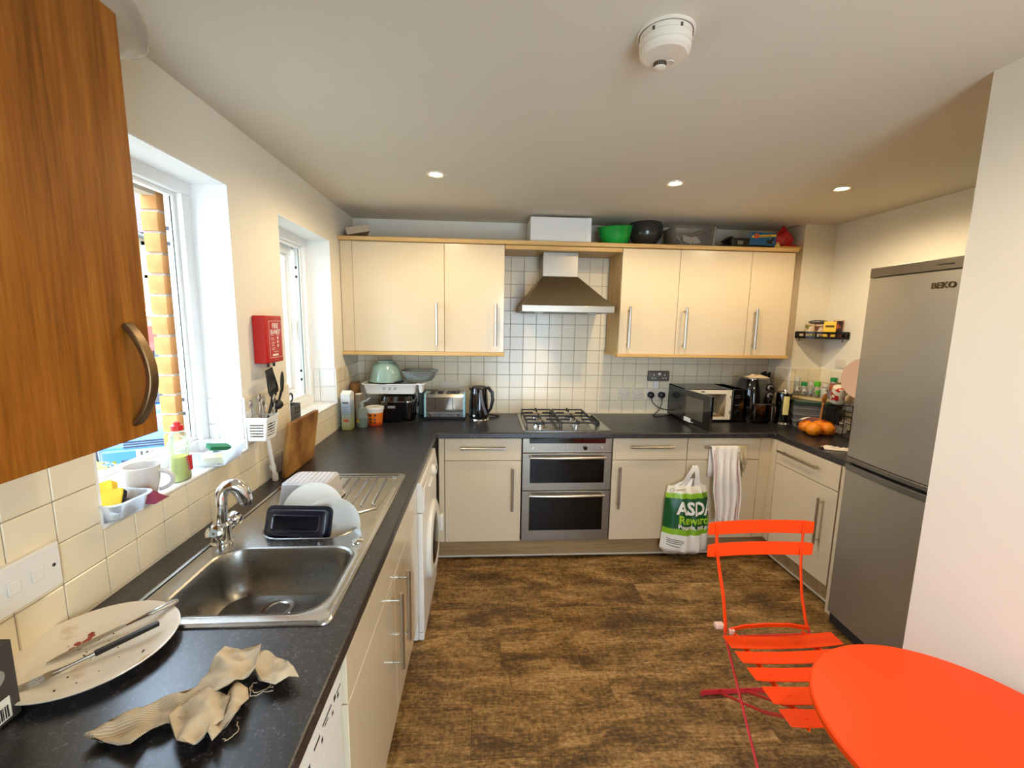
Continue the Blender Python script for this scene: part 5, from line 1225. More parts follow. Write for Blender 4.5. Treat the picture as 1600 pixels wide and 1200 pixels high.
# ------------------------------------------------------------------ corner beside the air fryer
ub = thing('utensil_holder', 'black fluted utensil holder against the tiles behind the air fryer', 'holder', (3.165, -.085, WZ))
part('holder_body', MB().lathe((3.165, -.085, WZ), [(.045, 0), (.047, .004), (.050, .28), (.046, .285), (.043, .05)], 24, cap0=True, cap1=True), BLACKP, ub)
for k in range(5): part('paddle', MB().box(3.130 + .016 * k, 3.141 + .016 * k, -.105 + .008 * (k % 2), -.085 + .008 * (k % 2), WZ + .16, WZ + .345 + .008 * (k % 3)), NYL, ub, .003)
cn = thing('coffee_pot', 'shiny black coffee pot with chrome foot between air fryer and storage boxes', 'coffee pot', (3.160, -.345, WZ))
part('foot_ring', MB().lathe((3.160, -.345, WZ), [(.056, 0), (.058, .004), (.050, .016)], 30, cap0=True, cap1=True), CHROME, cn)
part('body', MB().lathe((3.160, -.345, WZ + .016), [(.048, 0), (.052, .01), (.052, .20), (.048, .215)], 32, cap0=True, cap1=True), BLACKG, cn)
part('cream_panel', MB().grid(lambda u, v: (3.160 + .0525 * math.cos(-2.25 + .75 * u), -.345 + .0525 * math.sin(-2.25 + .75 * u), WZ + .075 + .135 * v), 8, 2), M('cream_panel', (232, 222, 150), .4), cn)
part('lid', MB().lathe((3.160, -.345, WZ + .231), [(.052, 0), (.050, .008), (.015, .012), (.010, .020), (.002, .021)], 30, cap0=True, cap1=True), CHROME, cn)

# storage boxes: four clear boxes nested with a green lid
SBX = clear('storage_clear', (220, 222, 226), .20, .15)
def rot_about(mb, c, a): return mb.move(Matrix.Translation((c[0], c[1], 0)) @ Matrix.Rotation(a, 4, 'Z') @ Matrix.Translation((-c[0], -c[1], 0)))
bc = (3.312, -.432)
for k in range(4):
    z = WZ + .0455 * k
    lab = ['bottom clear storage box of the stack, with a black and white sticker', 'second clear storage box up in the stack', 'third clear storage box up in the stack', 'topmost clear storage box of the stack, with dark green lid'][k]
    t = thing('storage_box', lab, 'box', (bc[0], bc[1], z), 'stacked clear storage boxes')
    h = .0455
    part('box_body', rot_about(MB().loft([ring(bc[0] - .110, bc[0] + .110, bc[1] - .060, bc[1] + .060, .014, z), ring(bc[0] - .116, bc[0] + .116, bc[1] - .066, bc[1] + .066, .016, z + h - .006), ring(bc[0] - .120, bc[0] + .120, bc[1] - .070, bc[1] + .070, .016, z + h - .004), ring(bc[0] - .120, bc[0] + .120, bc[1] - .070, bc[1] + .070, .016, z + h)]), bc, -.42), SBX, t)
    if k == 3: part('lid', rot_about(MB().loft([ring(bc[0] - .122, bc[0] + .122, bc[1] - .072, bc[1] + .072, .016, zz) for zz in (z + h - .020, z + h + .004)]), bc, -.42), clear('green_lid', (52, 84, 70), .75, .25), t, .002)
    if k == 0:
        part('sticker', rot_about(MB().box(bc[0] - .100, bc[0] - .072, bc[1] - .0645, bc[1] - .062, z + .010, z + .038), bc, -.42), INK, t)
        part('sticker', rot_about(MB().box(bc[0] - .062, bc[0] - .034, bc[1] - .0650, bc[1] - .062, z + .008, z + .036), bc, -.42), PRINTW, t)
        part('printed_mark', rot_about(MB().box(bc[0] - .056, bc[0] - .048, bc[1] - .0656, bc[1] - .065, z + .014, z + .028).box(bc[0] - .046, bc[0] - .040, bc[1] - .0656, bc[1] - .065, z + .020, z + .030), bc, -.42), INK, t)

# oranges in a net
PEEL = M('orange_peel', (255, 146, 20), .42, var=.05, vs=30, bump=.35, bs=160)
for k, (x, y, z, r, lab) in enumerate(((3.150, -.600, .0, .044, 'orange on the storage-box side of the net'), (3.128, -.695, .0, .046, 'front orange of the net, dimpled end showing'), (3.222, -.690, .0, .0465, 'orange of the net nearest the fridge freezer'), (3.232, -.610, .0, .044, 'orange at the back of the net, mostly hidden'))):
    t = thing('orange', lab, 'orange', (x, y, WZ), 'oranges in a net on the worktop')
    part('fruit', MB().ball((x, y, WZ + r * .96), r, 28, 18, (1, 1, .96)), PEEL, t)
    part('navel', MB().lathe((x - .012, y - r * .93, WZ + r * .72), [(.005, 0), (.003, .0015), (.001, .001)], 10, (-.25, -.95, -.2), True, True), M('orange_navel', (168, 92, 20), .6), t)
ntg = solo('paper_tag', 'white and pink paper tag of the orange net', 'tag', MB().grid(lambda u, v: (3.10 + .115 * u, -.592 - .035 * v + .03 * u, WZ + .088 + .012 * math.sin(2.5 * u) + .006 * v), 10, 3), blotch('net_tag', (238, 228, 216), (222, 128, 140), 12, .55, .6, .6))
ntg.modifiers.new('thick', 'SOLIDIFY').thickness = .001
NET = M('net_red', (236, 110, 50), .5)
nb = MB()
for k in range(14):
    a = 2 * PI * k / 14
    nb.tube([(3.185 + (.105 * math.cos(a)) * s, -.650 + (.100 * math.sin(a)) * s, WZ + z) for s, z in ((.85, .004), (1.02, .03), (1.0, .06), (.72, .088), (.25, .098), (.05, .108))], .0005, 4)
for s, z in ((1.02, .03), (1.0, .06), (.86, .078), (.6, .092)):
    nb.tube([(3.185 + .105 * math.cos(2 * PI * k / 24) * s, -.650 + .100 * math.sin(2 * PI * k / 24) * s, WZ + z) for k in range(25)], .0005, 4)
solo('orange_net', 'thin red net round the oranges', 'net', nb, NET)

# corner spice shelf and what stands on it
SHZ = 1.112
def quarter(cx, cy, rx, ry, n=14): return [(cx, cy)] + [(cx - rx * math.cos(a), cy - ry * math.sin(a)) for a in [PI / 2 * k / n for k in range(n + 1)]]
sh = thing('corner_shelf', 'cream-edged corner shelf holding spice jars above the storage boxes', 'shelf', (3.37, -.36, SHZ - .016))
part('shelf_board', MB().prism(quarter(3.480, -.266, .222, .26), 'z', SHZ - .014, SHZ), M('shelf_cream', (214, 188, 140), .45), sh, .002)
def jar(label, x, y, r, h, glass, fill, fl, capc, ch, lab=None, name='spice_jar'):
    t = thing(name, label, 'jar', (x, y, SHZ), 'spice jars on the corner shelf')
    part('jar_glass', MB().lathe((x, y, SHZ), [(r * .92, 0), (r, .003), (r, h * .78), (r * .82, h * .86), (r * .8, h)], 22, cap0=True, cap1=True), glass, t)
    if fill: part('contents', MB().lathe((x, y, SHZ + .002), [(r * .85, 0), (r * .93, .003), (r * .93, h * fl)], 20, cap0=True, cap1=True), fill, t)
    part('cap', MB().lathe((x, y, SHZ + h), [(r * .9, 0), (r * .95, .003), (r * .92, ch - .002), (r * .8, ch)], 22, cap0=True, cap1=True), capc, t)
    if lab: part('paper_label', MB().grid(lambda u, v: (x + (r + .0004) * math.cos(-2.5 + 1.9 * u), y + (r + .0004) * math.sin(-2.5 + 1.9 * u), SHZ + h * .30 + h * .38 * v), 10, 2), lab, t)
JG = clear('jar_glass', (220, 224, 216), .22, .08); GREENC = M('green_cap', (20, 140, 74), .4); LIME = M('lime_cap', (96, 196, 36), .4)
HERB = M('herbs', (112, 104, 52), .9, bump=1, bs=200); PEP = M('pepper', (62, 50, 38), .9, bump=1, bs=260); SALT = M('salt', (236, 230, 222), .9); PAP = M('paprika', (186, 74, 24), .8); LABW = blotch('spice_label', (232, 230, 222), (60, 60, 66), 60, .52, .58, .6)
jar('spice grinder with clear cap at the tile end of the spice shelf', 3.286, -.292, .019, .105, JG, PEP, .35, TUBC, .030, LABW)
jar('spice jar with dark green cap and barcode label', 3.322, -.318, .0215, .078, JG, HERB, .5, GREENC, .026, LABW)
jar('slim spice grinder between the two green-capped jars', 3.350, -.345, .016, .080, JG, PEP, .45, TUBC, .030, M('blue_label', (150, 170, 186), .5))
jar('spice jar with bright lime cap and label', 3.378, -.375, .022, .082, JG, HERB, .45, LIME, .036, M('lime_label', (84, 170, 50), .5))
jar('white salt jar with clear lid at the front of the spice shelf', 3.404, -.415, .022, .082, JG, SALT, .85, TUBC, .022, LABW)
jar('taller jar of orange spice with green lid', 3.455, -.425, .021, .125, JG, PAP, .85, GREENC, .028, M('rust_label', (176, 66, 28), .5))
jar('orange spice jar with red and white label next to the fridge', 3.462, -.475, .020, .105, JG, PAP, .8, M('olive_cap', (120, 110, 40), .5), .02, blotch('redwhite_label', (230, 224, 214), (190, 40, 34), 40, .45, .5, .5))
jar('squat dark red jar behind the patterned cup', 3.425, -.455, .018, .075, JG, M('dark_sauce', (120, 36, 18), .5), .9, M('rust_cap', (190, 80, 30), .5), .018)

# black wall caddy in the corner, higher up
CZ = 1.548
bk = thing('wall_caddy', 'black metal corner caddy on the cream wall with two hooks', 'caddy', (3.38, -.36, CZ))
Q = quarter(3.483, -.262, .226, .216)
part('caddy_floor', MB().prism(Q, 'z', CZ - .004, CZ), BLACKP, bk)
arc = Q[1:]
def band(z0, z1): return MB().loft([[(x, y, z0), (x, y, z1), (x + .003, y + .003, z1), (x + .003, y + .003, z0)] for x, y in arc])
part('upper_rail', band(CZ + .024, CZ + .040), BLACKP, bk); part('lower_rail', band(CZ - .010, CZ + .006), BLACKP, bk)
for k in (0, 1, 3, 6, 9, 11, 13, 14):
    x, y = arc[k]; part('rail_post', MB().box(x - .004, x + .005, y - .004, y + .005, CZ - .008, CZ + .038), BLACKP, bk)
part('end_plate', MB().box(3.480, 3.484, -.480, -.42, CZ - .01, CZ + .042), BLACKP, bk)
for x, y in ((3.272, -.285), (3.455, -.462)):
    part('hook', MB().tube([(x, y, CZ - .004), (x, y, CZ - .022), (x - .006, y - .004, CZ - .030), (x - .013, y - .007, CZ - .024)], .0025, 8), BLACKP, bk)
def tin(label, x, y, r, h, mat, lid):
    t = thing('food_tin', label, 'tin', (x, y, CZ)); part('tin_body', MB().lathe((x, y, CZ + .0005), [(r, 0), (r, h)], 24, cap0=True, cap1=True), mat, t); part('tin_lid', MB().lathe((x, y, CZ + h), [(r * 1.03, 0), (r * 1.03, .008), (r * .9, .010)], 24, cap0=True, cap1=True), lid, t)
TAN = M('tan_lid', (206, 180, 142), .5)
tin('cream and olive food tin on the black corner caddy', 3.325, -.310, .030, .085, blotch('tin_print', (222, 204, 168), (120, 116, 40), 22, .48, .54, .5), TAN)
tin('cream and brown food tin in the middle of the black caddy', 3.372, -.345, .030, .080, blotch('tin_print_b', (220, 200, 170), (106, 58, 42), 24, .46, .52, .5), TAN)
tin('dark patterned tin with pale lid at the end of the black caddy', 3.455, -.405, .028, .118, blotch('tin_print_c', (44, 26, 20), (190, 84, 54), 26, .46, .56, .4), M('cream_lid', (226, 208, 176), .5))
yp = MB().loft([ring(-.036, .036, -.012, .012, .004, 0), ring(-.036, .036, -.013, .013, .004, .05), ring(-.036, .036, -.003, .003, .002, .112)])
yp.move(Matrix.Translation((3.405, -.395, CZ + .0005)) @ Matrix.Rotation(-.75, 4, 'Z'))
yk = solo('food_packet', 'yellow paper packet standing on the black corner caddy', 'packet', yp, M('yellow_packet', (246, 206, 56), .45)); mk = face_to((3.405 - .0098, -.395 - .0105, CZ + .08), (.73, -.68, 0), (0, 0, 1))
bb = MB().box(-.026, .026, -.006, .006, -.002, .0006); bb.move(mk); part('dark_stripe', bb, M('brown_stripe', (84, 56, 20), .5), yk)
bb = MB().lathe((0, -.062, .001), [(.012, 0), (.012, .0006)], 16, cap0=True, cap1=True); bb.move(mk); part('printed_oval', bb, M('print_terracotta', (180, 84, 50), .5), yk)
pm_ = MB().ball((0, 0, 0), .05, 20, 10, (1.25, .6, .32)); pm_.move(Matrix.Translation((3.372, -.325, CZ + .108)) @ Matrix.Rotation(-.6, 4, 'Z'))
solo('foil_pouch', 'grey foil pouch lying across the tins on the black caddy', 'pouch', pm_, M('foil_grey', (104, 104, 108), .28, .7, bump=.8, bs=40))

# rack of cup, plate, wooden spoon beside the fridge freezer
rk = thing('dish_rack', 'black wire dish rack standing on the worktop beside the fridge freezer', 'rack', (3.37, -.70, WZ))
for z in (WZ + .004, WZ + .10, WZ + .175): part('wire_hoop', MB().tube([(p[0], p[1], z) for p in rrect(3.29, 3.470, -.90, -.545, .02)] + [(rrect(3.29, 3.470, -.90, -.545, .02)[0][0], rrect(3.29, 3.470, -.90, -.545, .02)[0][1], z)], .003, 6), BLACKP, rk)
for x, y in ((3.29, -.58), (3.29, -.66), (3.29, -.74), (3.29, -.82), (3.33, -.545), (3.38, -.545), (3.43, -.545), (3.47, -.6), (3.47, -.8)): part('wire_upright', MB().tube([(x, y, WZ), (x, y, WZ + .185)], .0028, 6), CHROME if x == 3.29 and y > -.6 else BLACKP, rk)
part('mesh_panel', MB().box(3.292, 3.296, -.70, -.56, WZ + .07, WZ + .17), M('rack_mesh', (34, 32, 30), .5, .5, bump=1, bs=200), rk)
cp_ = thing('patterned_cup', 'white cup with red hearts hanging upside down on the rack', 'cup', (3.375, -.565, 1.11))
HEART = blotch('heart_print', (240, 232, 212), (206, 44, 34), 38, .60, .62, .3, 0)
cm_ = MB().lathe((0, 0, 0), [(.040, 0), (.042, .003), (.0415, .085), (.036, .115), (.02, .119), (.003, .119)], 30, cap1=True).lathe((0, 0, 0), [(.0385, 0), (.038, .08), (.003, .11)], 30)
MT = Matrix.Translation((3.378, -.565, 1.118)) @ Matrix.Rotation(math.radians(22), 4, 'X') @ Matrix.Rotation(math.radians(-14), 4, 'Y')
part('cup_body', cm_.move(MT), HEART, cp_)
hh = MB().tube([(.040 + .026 * math.sin(a), 0, .06 + .026 * math.cos(a)) for a in [PI * k / 8 for k in range(9)]], .005, 8); part('handle', hh.move(MT), PRINTW, cp_)
disc('pale pink plate standing upright between rack and fridge freezer', (3.442, -.715, 1.292), .140, (-.72, -.69, .05), PLP, M('pink_glaze', (226, 190, 170), .25, coat=.3))
sp_ = thing('wooden_spoon', 'wooden spoon standing bowl up behind the oranges', 'spoon', (3.30, -.53, WZ))
part('shaft', MB().tube([(3.300, -.53, WZ), (3.318, -.52, 1.07), (3.322, -.518, 1.10)], [.007, .007, .010], 10), M('spoon_wood', (178, 116, 48), .6, var=.1, vs=30), sp_)
hd = MB().ball((0, 0, 0), .03, 16, 10, (.8, .28, 1.15)); hd.move(Matrix.Translation((3.327, -.516, 1.130)) @ Matrix.Rotation(.3, 4, 'Z')); part('spoon_bowl', hd, MATS['spoon_wood'], sp_)
open_tub('plastic_tub', 'small white tub behind the oranges', 'tub', 3.345, 3.405, -.655, -.60, WZ, .075, .006, WHITE)
ch_ = thing('chopper', 'black hand blender with chrome parts beside the fridge freezer', 'blender', (3.345, -.80, WZ))
part('chrome_cup', MB().lathe((3.345, -.80, WZ), [(.036, 0), (.038, .004), (.040, .05), (.036, .062)], 24, cap0=True, cap1=True), M('dark_chrome', (120, 118, 116), .12, 1.0), ch_)
part('motor_body', MB().lathe((3.345, -.80, WZ + .062), [(.034, 0), (.040, .03), (.036, .12), (.022, .16), (.01, .175)], 24, cap0=True, cap1=True), BLACKP, ch_)
pp = MB().grid(lambda u, v: (2.955 + .14 * u, -.955 - .055 * v - .05 * u, WZ + .002 + .022 * math.sin(PI * v) * (.4 + .6 * abs(noise.noise(Vector((u * 6, v * 4, 1)))) * 2) * (1 - .3 * u)), 20, 10)
solo('paper_tissue', 'crumpled white paper tissue on the worktop beside the fridge freezer', 'tissue', pp, M('tissue', (240, 228, 212), .95), smooth=60)

# plates on the cream walls
bs = thing('blank_plate', 'white blanking plate on the cream wall over the spice jars', 'switch', (XR - .006, -.435, 1.335)); part('face_plate', MB().box(XR - .009, XR, -.475, -.39, 1.335, 1.395), PLATE, bs, .003)
part('rocker', MB().box(XR - .012, XR - .009, -.445, -.42, 1.350, 1.380), PLATE, bs, .001)

# ------------------------------------------------------------------ things on top of the wall cabinets
TZ = 2.1655
db = thing('duct_box', 'white boxed duct cover above the cooker hood', 'duct cover', (1.47, -.15, TZ)); part('cover', MB().box(1.268, 1.680, -.305, -.005, TZ, 2.330), WHITE, db, .002); part('cover_flange', MB().box(1.655, 1.684, -.309, -.305, TZ, 2.330), UPVC, db)
wb = MB().box(-.075, .075, -.09, .09, 0, .045); wb.move(Matrix.Translation((.090, -.205, TZ + .028)) @ Matrix.Rotation(.35, 4, 'Z') @ Matrix.Rotation(math.radians(-14), 4, 'Y'))
solo('flat_box', 'flat pale cardboard box tilted in the corner above the wall cabinets', 'box', wb, M('pale_card', (190, 172, 148), .7), bev=.002)
cg = thing('colander', 'bright green plastic colander on top of the wall cabinets', 'colander', (1.878, -.215, TZ)); GPL = M('green_plastic', (20, 156, 56), .35, sub=.0)
cm2 = MB().lathe((0, 0, 0), [(.086, 0), (.090, .004), (.106, .06), (.118, .118), (.124, .128), (.120, .130), (.112, .118), (.10, .06), (.084, .006), (.003, .005)], 44, cap0=True, cap1=True); cm2.move(Matrix.Translation((1.878, -.215, TZ + .002)) @ Matrix.Rotation(math.radians(7), 4, 'X') @ Matrix.Rotation(math.radians(-4), 4, 'Y'))
part('colander_body', cm2, GPL, cg)
for r_ in range(3):
    for k in range(15):
        a = -PI * .78 + k * .112; z = .014 + .012 * r_; rr = .0925 + .0028 * r_
        part('drain_hole', MB().lathe((1.878 + rr * math.cos(a), -.215 + rr * math.sin(a), TZ + z + .006), [(.0028, -.001), (.0028, .001)], 8, (math.cos(a), math.sin(a), -.2), True, True), M('green_dark', (8, 70, 26), .5), cg)
bl2 = MB().lathe((0, 0, 0), [(.004, 0), (.05, .003), (.085, .028), (.112, .075), (.124, .120), (.126, .122), (.120, .118), (.106, .075), (.08, .032), (.004, .008)], 44, cap0=True, cap1=True)
bl2.move(Matrix.Translation((2.115, -.165, TZ + .13)) @ Vector((0, 0, 1)).rotation_difference(Vector((.22, .80, .60)).normalized()).to_matrix().to_4x4() @ Matrix.Translation((0, 0, -.06)))
bl2.move(Matrix.Translation((0, 0, TZ + .0005 - min(p.z for p in bl2.v))))
solo('salad_bowl', 'dark grey bowl tipped on its side beside the green colander', 'bowl', bl2, M('grey_bowl', (58, 56, 50), .22, coat=.4))
cbx = open_tub('plastic_box', 'large clear plastic box of papers on top of the wall cabinets', 'box', 2.285, 2.565, -.305, -.08, TZ, .135, .012, clear('big_box', (206, 198, 186), .07, .2), rz=0)
for k, (x, y, a, b, lab) in enumerate(((2.345, -.22, .5, .35, 'white crumpled paper at the bowl end of the clear box'), (2.395, -.24, -.4, .5, 'white paper slip in the middle of the clear box'), (2.455, -.23, .7, -.35, 'white paper slip at the far end of the clear box'))):
    m_ = MB().box(-.035, .035, -.03, .03, 0, .0015); m_.move(Matrix.Translation((x, y, TZ + .055)) @ Matrix.Rotation(a, 4, 'Z') @ Matrix.Rotation(.9, 4, 'X') @ Matrix.Rotation(b, 4, 'Y')); solo('paper_slip', lab, 'paper', m_, PRINTW)
rp = thing('rolling_pin', 'wooden rolling pin resting in the clear box with its end sticking up', 'rolling pin', (2.45, -.16, TZ))
part('roller', MB().cyl((2.31, -.13, TZ + .03), (2.555, -.20, TZ + .135), .018, n=16), M('pin_wood', (120, 82, 48), .5), rp); part('pin_handle', MB().tube([(2.555, -.20, TZ + .135), (2.585, -.208, TZ + .148), (2.605, -.213, TZ + .156)], [.009, .012, .013], 12), MATS['pin_wood'], rp)
pn_ = thing('baking_rack', 'black wire baking rack lying flat on the wall cabinets', 'rack', (2.73, -.22, TZ))
part('rack_frame', MB().tube([(p[0], p[1], TZ + .008) for p in rrect(2.60, 2.99, -.325, -.10, .02)] + [(2.99, -.12, TZ + .008)], .004, 6), BLACKP, pn_)
for k in range(13): part('rack_wire', MB().tube([(2.63 + .028 * k, -.325, TZ + .008), (2.63 + .028 * k, -.10, TZ + .008)], .0025, 5), BLACKP, pn_)
gt = thing('roasting_tin', 'dark small roasting tin standing on the baking rack', 'tin', (2.755, -.22, TZ + .012)); part('tin_body', hollow(2.695, 2.815, -.285, -.16, TZ + .0125, .050, .006, .012), M('tin_dark', (46, 42, 36), .35, .6), gt); part('paper_label', MB().box(2.735, 2.775, -.2925, -.290, TZ + .022, TZ + .048), M('dull_label', (130, 122, 104), .6), gt)
gp_ = solo('glass_sheet', 'pane of clear glass leaning on the blue box', 'glass', (lambda m: m.move(Matrix.Translation((2.80, -.14, TZ + .014)) @ Matrix.Rotation(.5, 4, 'Y')))(MB().box(-.09, .06, -.05, .05, .045, .048)), clear('thin_glass', (200, 206, 190), .15, .05))
bb_ = thing('foil_box', 'blue and yellow cardboard box tilted on top of the wall cabinets', 'box', (2.925, -.25, TZ + .02))
BM = Matrix.Translation((2.925, -.262, TZ + .064)) @ Matrix.Rotation(math.radians(3), 4, 'Y') @ Matrix.Rotation(-.12, 4, 'Z')
part('carton_body', MB().box(-.086, .086, -.03, .045, -.043, .043).move(BM), M('blue_card', (10, 92, 140), .45), bb_, .001)
st_ = MB().add([(-.080, -.0312, .004), (.084, -.0312, .020), (.084, -.0312, .036), (-.080, -.0312, .020)], [(0, 1, 2, 3)]); part('yellow_stripe', st_.move(BM), M('yellow_print', (246, 208, 70), .45), bb_)
part('printed_badge', MB().lathe((-.050, -.0314, .018), [(.018, 0), (.018, .0008)], 22, (0, -1, 0), True, True).move(BM), M('orange_badge', (222, 92, 40), .45), bb_)
part('printed_line', MB().add([(-.028, -.0318, .0125), (.05, -.0318, .020), (.05, -.0318, .026), (-.028, -.0318, .0185)], [(0, 1, 2, 3)]).move(BM), M('ochre_print', (160, 110, 30), .5), bb_)
part('printed_shape', MB().ball((.045, -.0305, -.018), .022, 14, 8, (1.2, .06, .6)).ball((.06, -.0305, .0), .012, 12, 8, (1, .08, 1)).move(BM), blotch('bw_print', (236, 232, 226), (20, 22, 26), 30, .48, .52, .5), bb_)
part('end_flap', MB().box(-.0875, -.086, -.03, .045, -.043, .043).move(BM), M('pale_blue_card', (150, 180, 200), .5), bb_)
RFILM = M('red_film', (196, 14, 24), .3, coat=.2, bump=.5, bs=30)
def redf(u, v):
    w = noise.noise(Vector((u * 4, v * 4, 8)))
    top = (3.098 + .14 * (u - .5) + .02 * w, -.22 + .04 * (u - .5), TZ + .178 - .075 * abs(u - .62) * 2)
    bot = (3.100 + .06 * (u - .5), -.235 + .05 * (u - .5), TZ + .018)
    k = v ** .8; b_ = .05 * math.sin(PI * v)
    return (bot[0] + (top[0] - bot[0]) * k + b_ * (2 * u - 1) * 1.2, bot[1] + (top[1] - bot[1]) * k - .04 * math.sin(PI * v) * (1 - abs(2 * u - 1)) + .012 * w, bot[2] + (top[2] - bot[2]) * k)
rb_ = solo('red_bag', 'scrunched red plastic bag standing at the end of the wall cabinets', 'bag', MB().grid(redf, 16, 16), RFILM, smooth=40); rb_.modifiers.new('thick', 'SOLIDIFY').thickness = .002
yf = MB().box(-.075, .075, -.05, .05, 0, .014); yf.move(Matrix.Translation((3.115, -.262, TZ)) @ Matrix.Rotation(.10, 4, 'Z'))
ypk = solo('flat_packet', 'flat yellow and red packet lying under the red bag', 'packet', yf, M('packet_yellow', (222, 186, 70), .45), bev=.002)
rp_ = MB().grid(lambda u, v: (3.065 + .115 * u, -.31 + .085 * v, TZ + .0145 + .026 * math.sin(PI * v) ** .6 * math.sin(PI * u) ** .4 * (.8 + .5 * noise.noise(Vector((u * 6, v * 6, 4))))), 14, 10); part('red_wrapper', rp_, RFILM, ypk, smooth=50)
yc = MB().add([(3.00, -.30, TZ + .001), (3.045, -.31, TZ + .001), (3.022, -.30, TZ + .05), (3.005, -.29, TZ + .001), (3.05, -.30, TZ + .001), (3.027, -.292, TZ + .05)], [(0, 1, 2), (3, 5, 4), (0, 2, 5, 3), (1, 4, 5, 2), (0, 3, 4, 1)])
solo('paper_scrap', 'folded pale yellow paper between blue box and red bag', 'paper', yc, M('yellow_paper', (216, 190, 96), .7))

# ------------------------------------------------------------------ carrier bag on the door handle
bg = thing('carrier_bag', 'green and white printed carrier bag hanging from a cabinet handle', 'bag', (2.34, -.66, .058))
BAGM = bands('bag_print', (0, .51), [(0, (232, 228, 220)), (.158, (132, 180, 34)), (.198, (16, 84, 40)), (.405, (140, 188, 36)), (.440, (238, 230, 208))], .28)
def lerp(a, b, t): return a + (b - a) * t
def bag_edges(z):
    t = (z - .058) / .49
    L_ = [(.0, 2.215), (.10, 2.172), (.18, 2.178), (.45, 2.186), (.85, 2.193), (1.0, 2.205)]; R_ = [(.0, 2.475), (.06, 2.508), (.3, 2.510), (.55, 2.508), (.85, 2.488), (1.0, 2.470)]
    def at(T):
        for (a, p), (b, q_) in zip(T, T[1:]):
            if t <= b: return lerp(p, q_, max(0, (t - a) / (b - a)))
        return T[-1][1]
    return at(L_), at(R_)
def bag_pt(s, z, off=0.0):
    """s 0..1 runs over the front from edge to edge, 1..2 over the back"""
    l, r_ = bag_edges(z); t = (z - .058) / .49
    bulge = .075 * max(0, 1 - t) ** .6 * min(1, t * 9 + .15) + .012
    if s <= 1:
        k = max(0, 4 * s * (1 - s))
        fold = (.007 * math.sin(24 * s + 4 * t) + .003 * math.sin(43 * s - 6 * t)) * min(1, s * 2.2) * (.5 + .5 * k) + .006 * noise.noise(Vector((s * 5, z * 9, 2)))
        return Vector((lerp(l, r_, s), -.618 - bulge * k ** .7 + fold - off, z))
    k = s - 1
    return Vector((lerp(r_, l, k), -.618 + .014 * math.sin(PI * k) + off, z))
zz_ = [.058 + .49 * k / 30 for k in range(31)]
ns = 48
bgm = MB().loft([[bag_pt(2 * k / ns, z) for k in range(ns)] for z in zz_], True, False)
part('bag_body', bgm, BAGM, bg, smooth=50)
hw = MB()
for s in (-1, 1):
    hw.tube([(2.36 + s * .055, -.625, .545), (2.365 + s * .035, -.632, .60), (2.374 + s * .010, -.640, .672), (2.374, -.632, .686)], None, flat=(.030, .004), ref=(1, 0, .2))
part('bag_handle', hw, M('bag_white', (240, 236, 226), .35), bg)
tuck = MB().grid(lambda u, v: bag_pt(.08 + .84 * u, .548) * (1 - v) + Vector((2.365 + .05 * (u - .5), -.632, .60)) * v + Vector((0, .004 * math.sin(30 * u) * (1 - v), 0)), 20, 4)
part('bag_gather', tuck, MATS['bag_white'], bg, smooth=50)
def bag_text(txt, size, x0, z0, mat, bold, squash, slope=-.05):
    tm_ = text_mb(txt, size, Matrix.Identity(4), bold, 0.0, 'LEFT', squash)
    b_ = bmesh.new(); vs_b = [b_.verts.new(p) for p in tm_.v]
    for f in tm_.f:
        try: b_.faces.new([vs_b[i] for i in f])
        except ValueError: pass
    bmesh.ops.triangulate(b_, faces=b_.faces); bmesh.ops.subdivide_edges(b_, edges=[e for e in b_.edges if e.calc_length() > .006], cuts=3, use_grid_fill=True); bmesh.ops.triangulate(b_, faces=b_.faces)
    b_.verts.index_update(); tm_ = MB().add([v.co.copy() for v in b_.verts], [tuple(v.index for v in f.verts) for f in b_.faces]); b_.free()
    for p in tm_.v:
        X, Z_ = x0 + p.x, z0 + p.y + slope * p.x; l, r_ = bag_edges(Z_); s = (X - l) / (r_ - l)
        if s > 1: s = 1 + min(.9, (s - 1))
        q_ = bag_pt(max(0.002, s), Z_, .0034); p.x, p.y, p.z = q_
    part('lettering', tm_, mat, bg, smooth=0)
LIMEP = M('lime_print', (156, 200, 40), .4)
bag_text('ASDA', .122, 2.262, .398, PRINTW, .004, .84); bag_text('Rewards', .078, 2.274, .322, LIMEP, .0022, .86); bag_text('Pounds, not points', .040, 2.272, .275, PRINTW, .0012, .92)
for k, (w, z) in enumerate(((.10, .185), (.10, .173), (.09, .161), (.08, .143))):
    m_ = MB().grid(lambda u, v: bag_pt((.025 + w * u) / .32, z - .012 * u + .005 * v, .001), 10, 1); part('small_print', m_, M('small_print', (96, 96, 90), .6), bg)
m_ = MB().grid(lambda u, v: bag_pt(.20 + .22 * u, .515 + .006 * u + .006 * v, .001), 10, 1); part('small_print', m_, M('tan_print', (168, 150, 110), .6), bg)
m_ = MB().grid(lambda u, v: bag_pt(.11 + (.020 + .006 * v) * math.cos(2 * PI * u) / .3 * .6, .517 + (.010 + .003 * v) * math.sin(2 * PI * u), .001), 20, 1); part('printed_ring', m_, MATS['tan_print'], bg)
for k in range(3):
    m_ = MB().grid(lambda u, v: bag_pt(.84 + .11 * u, .505 - .012 * k - .05 * u * .6 + .005 * v, .0015), 8, 1); part('small_print', m_, INK, bg)

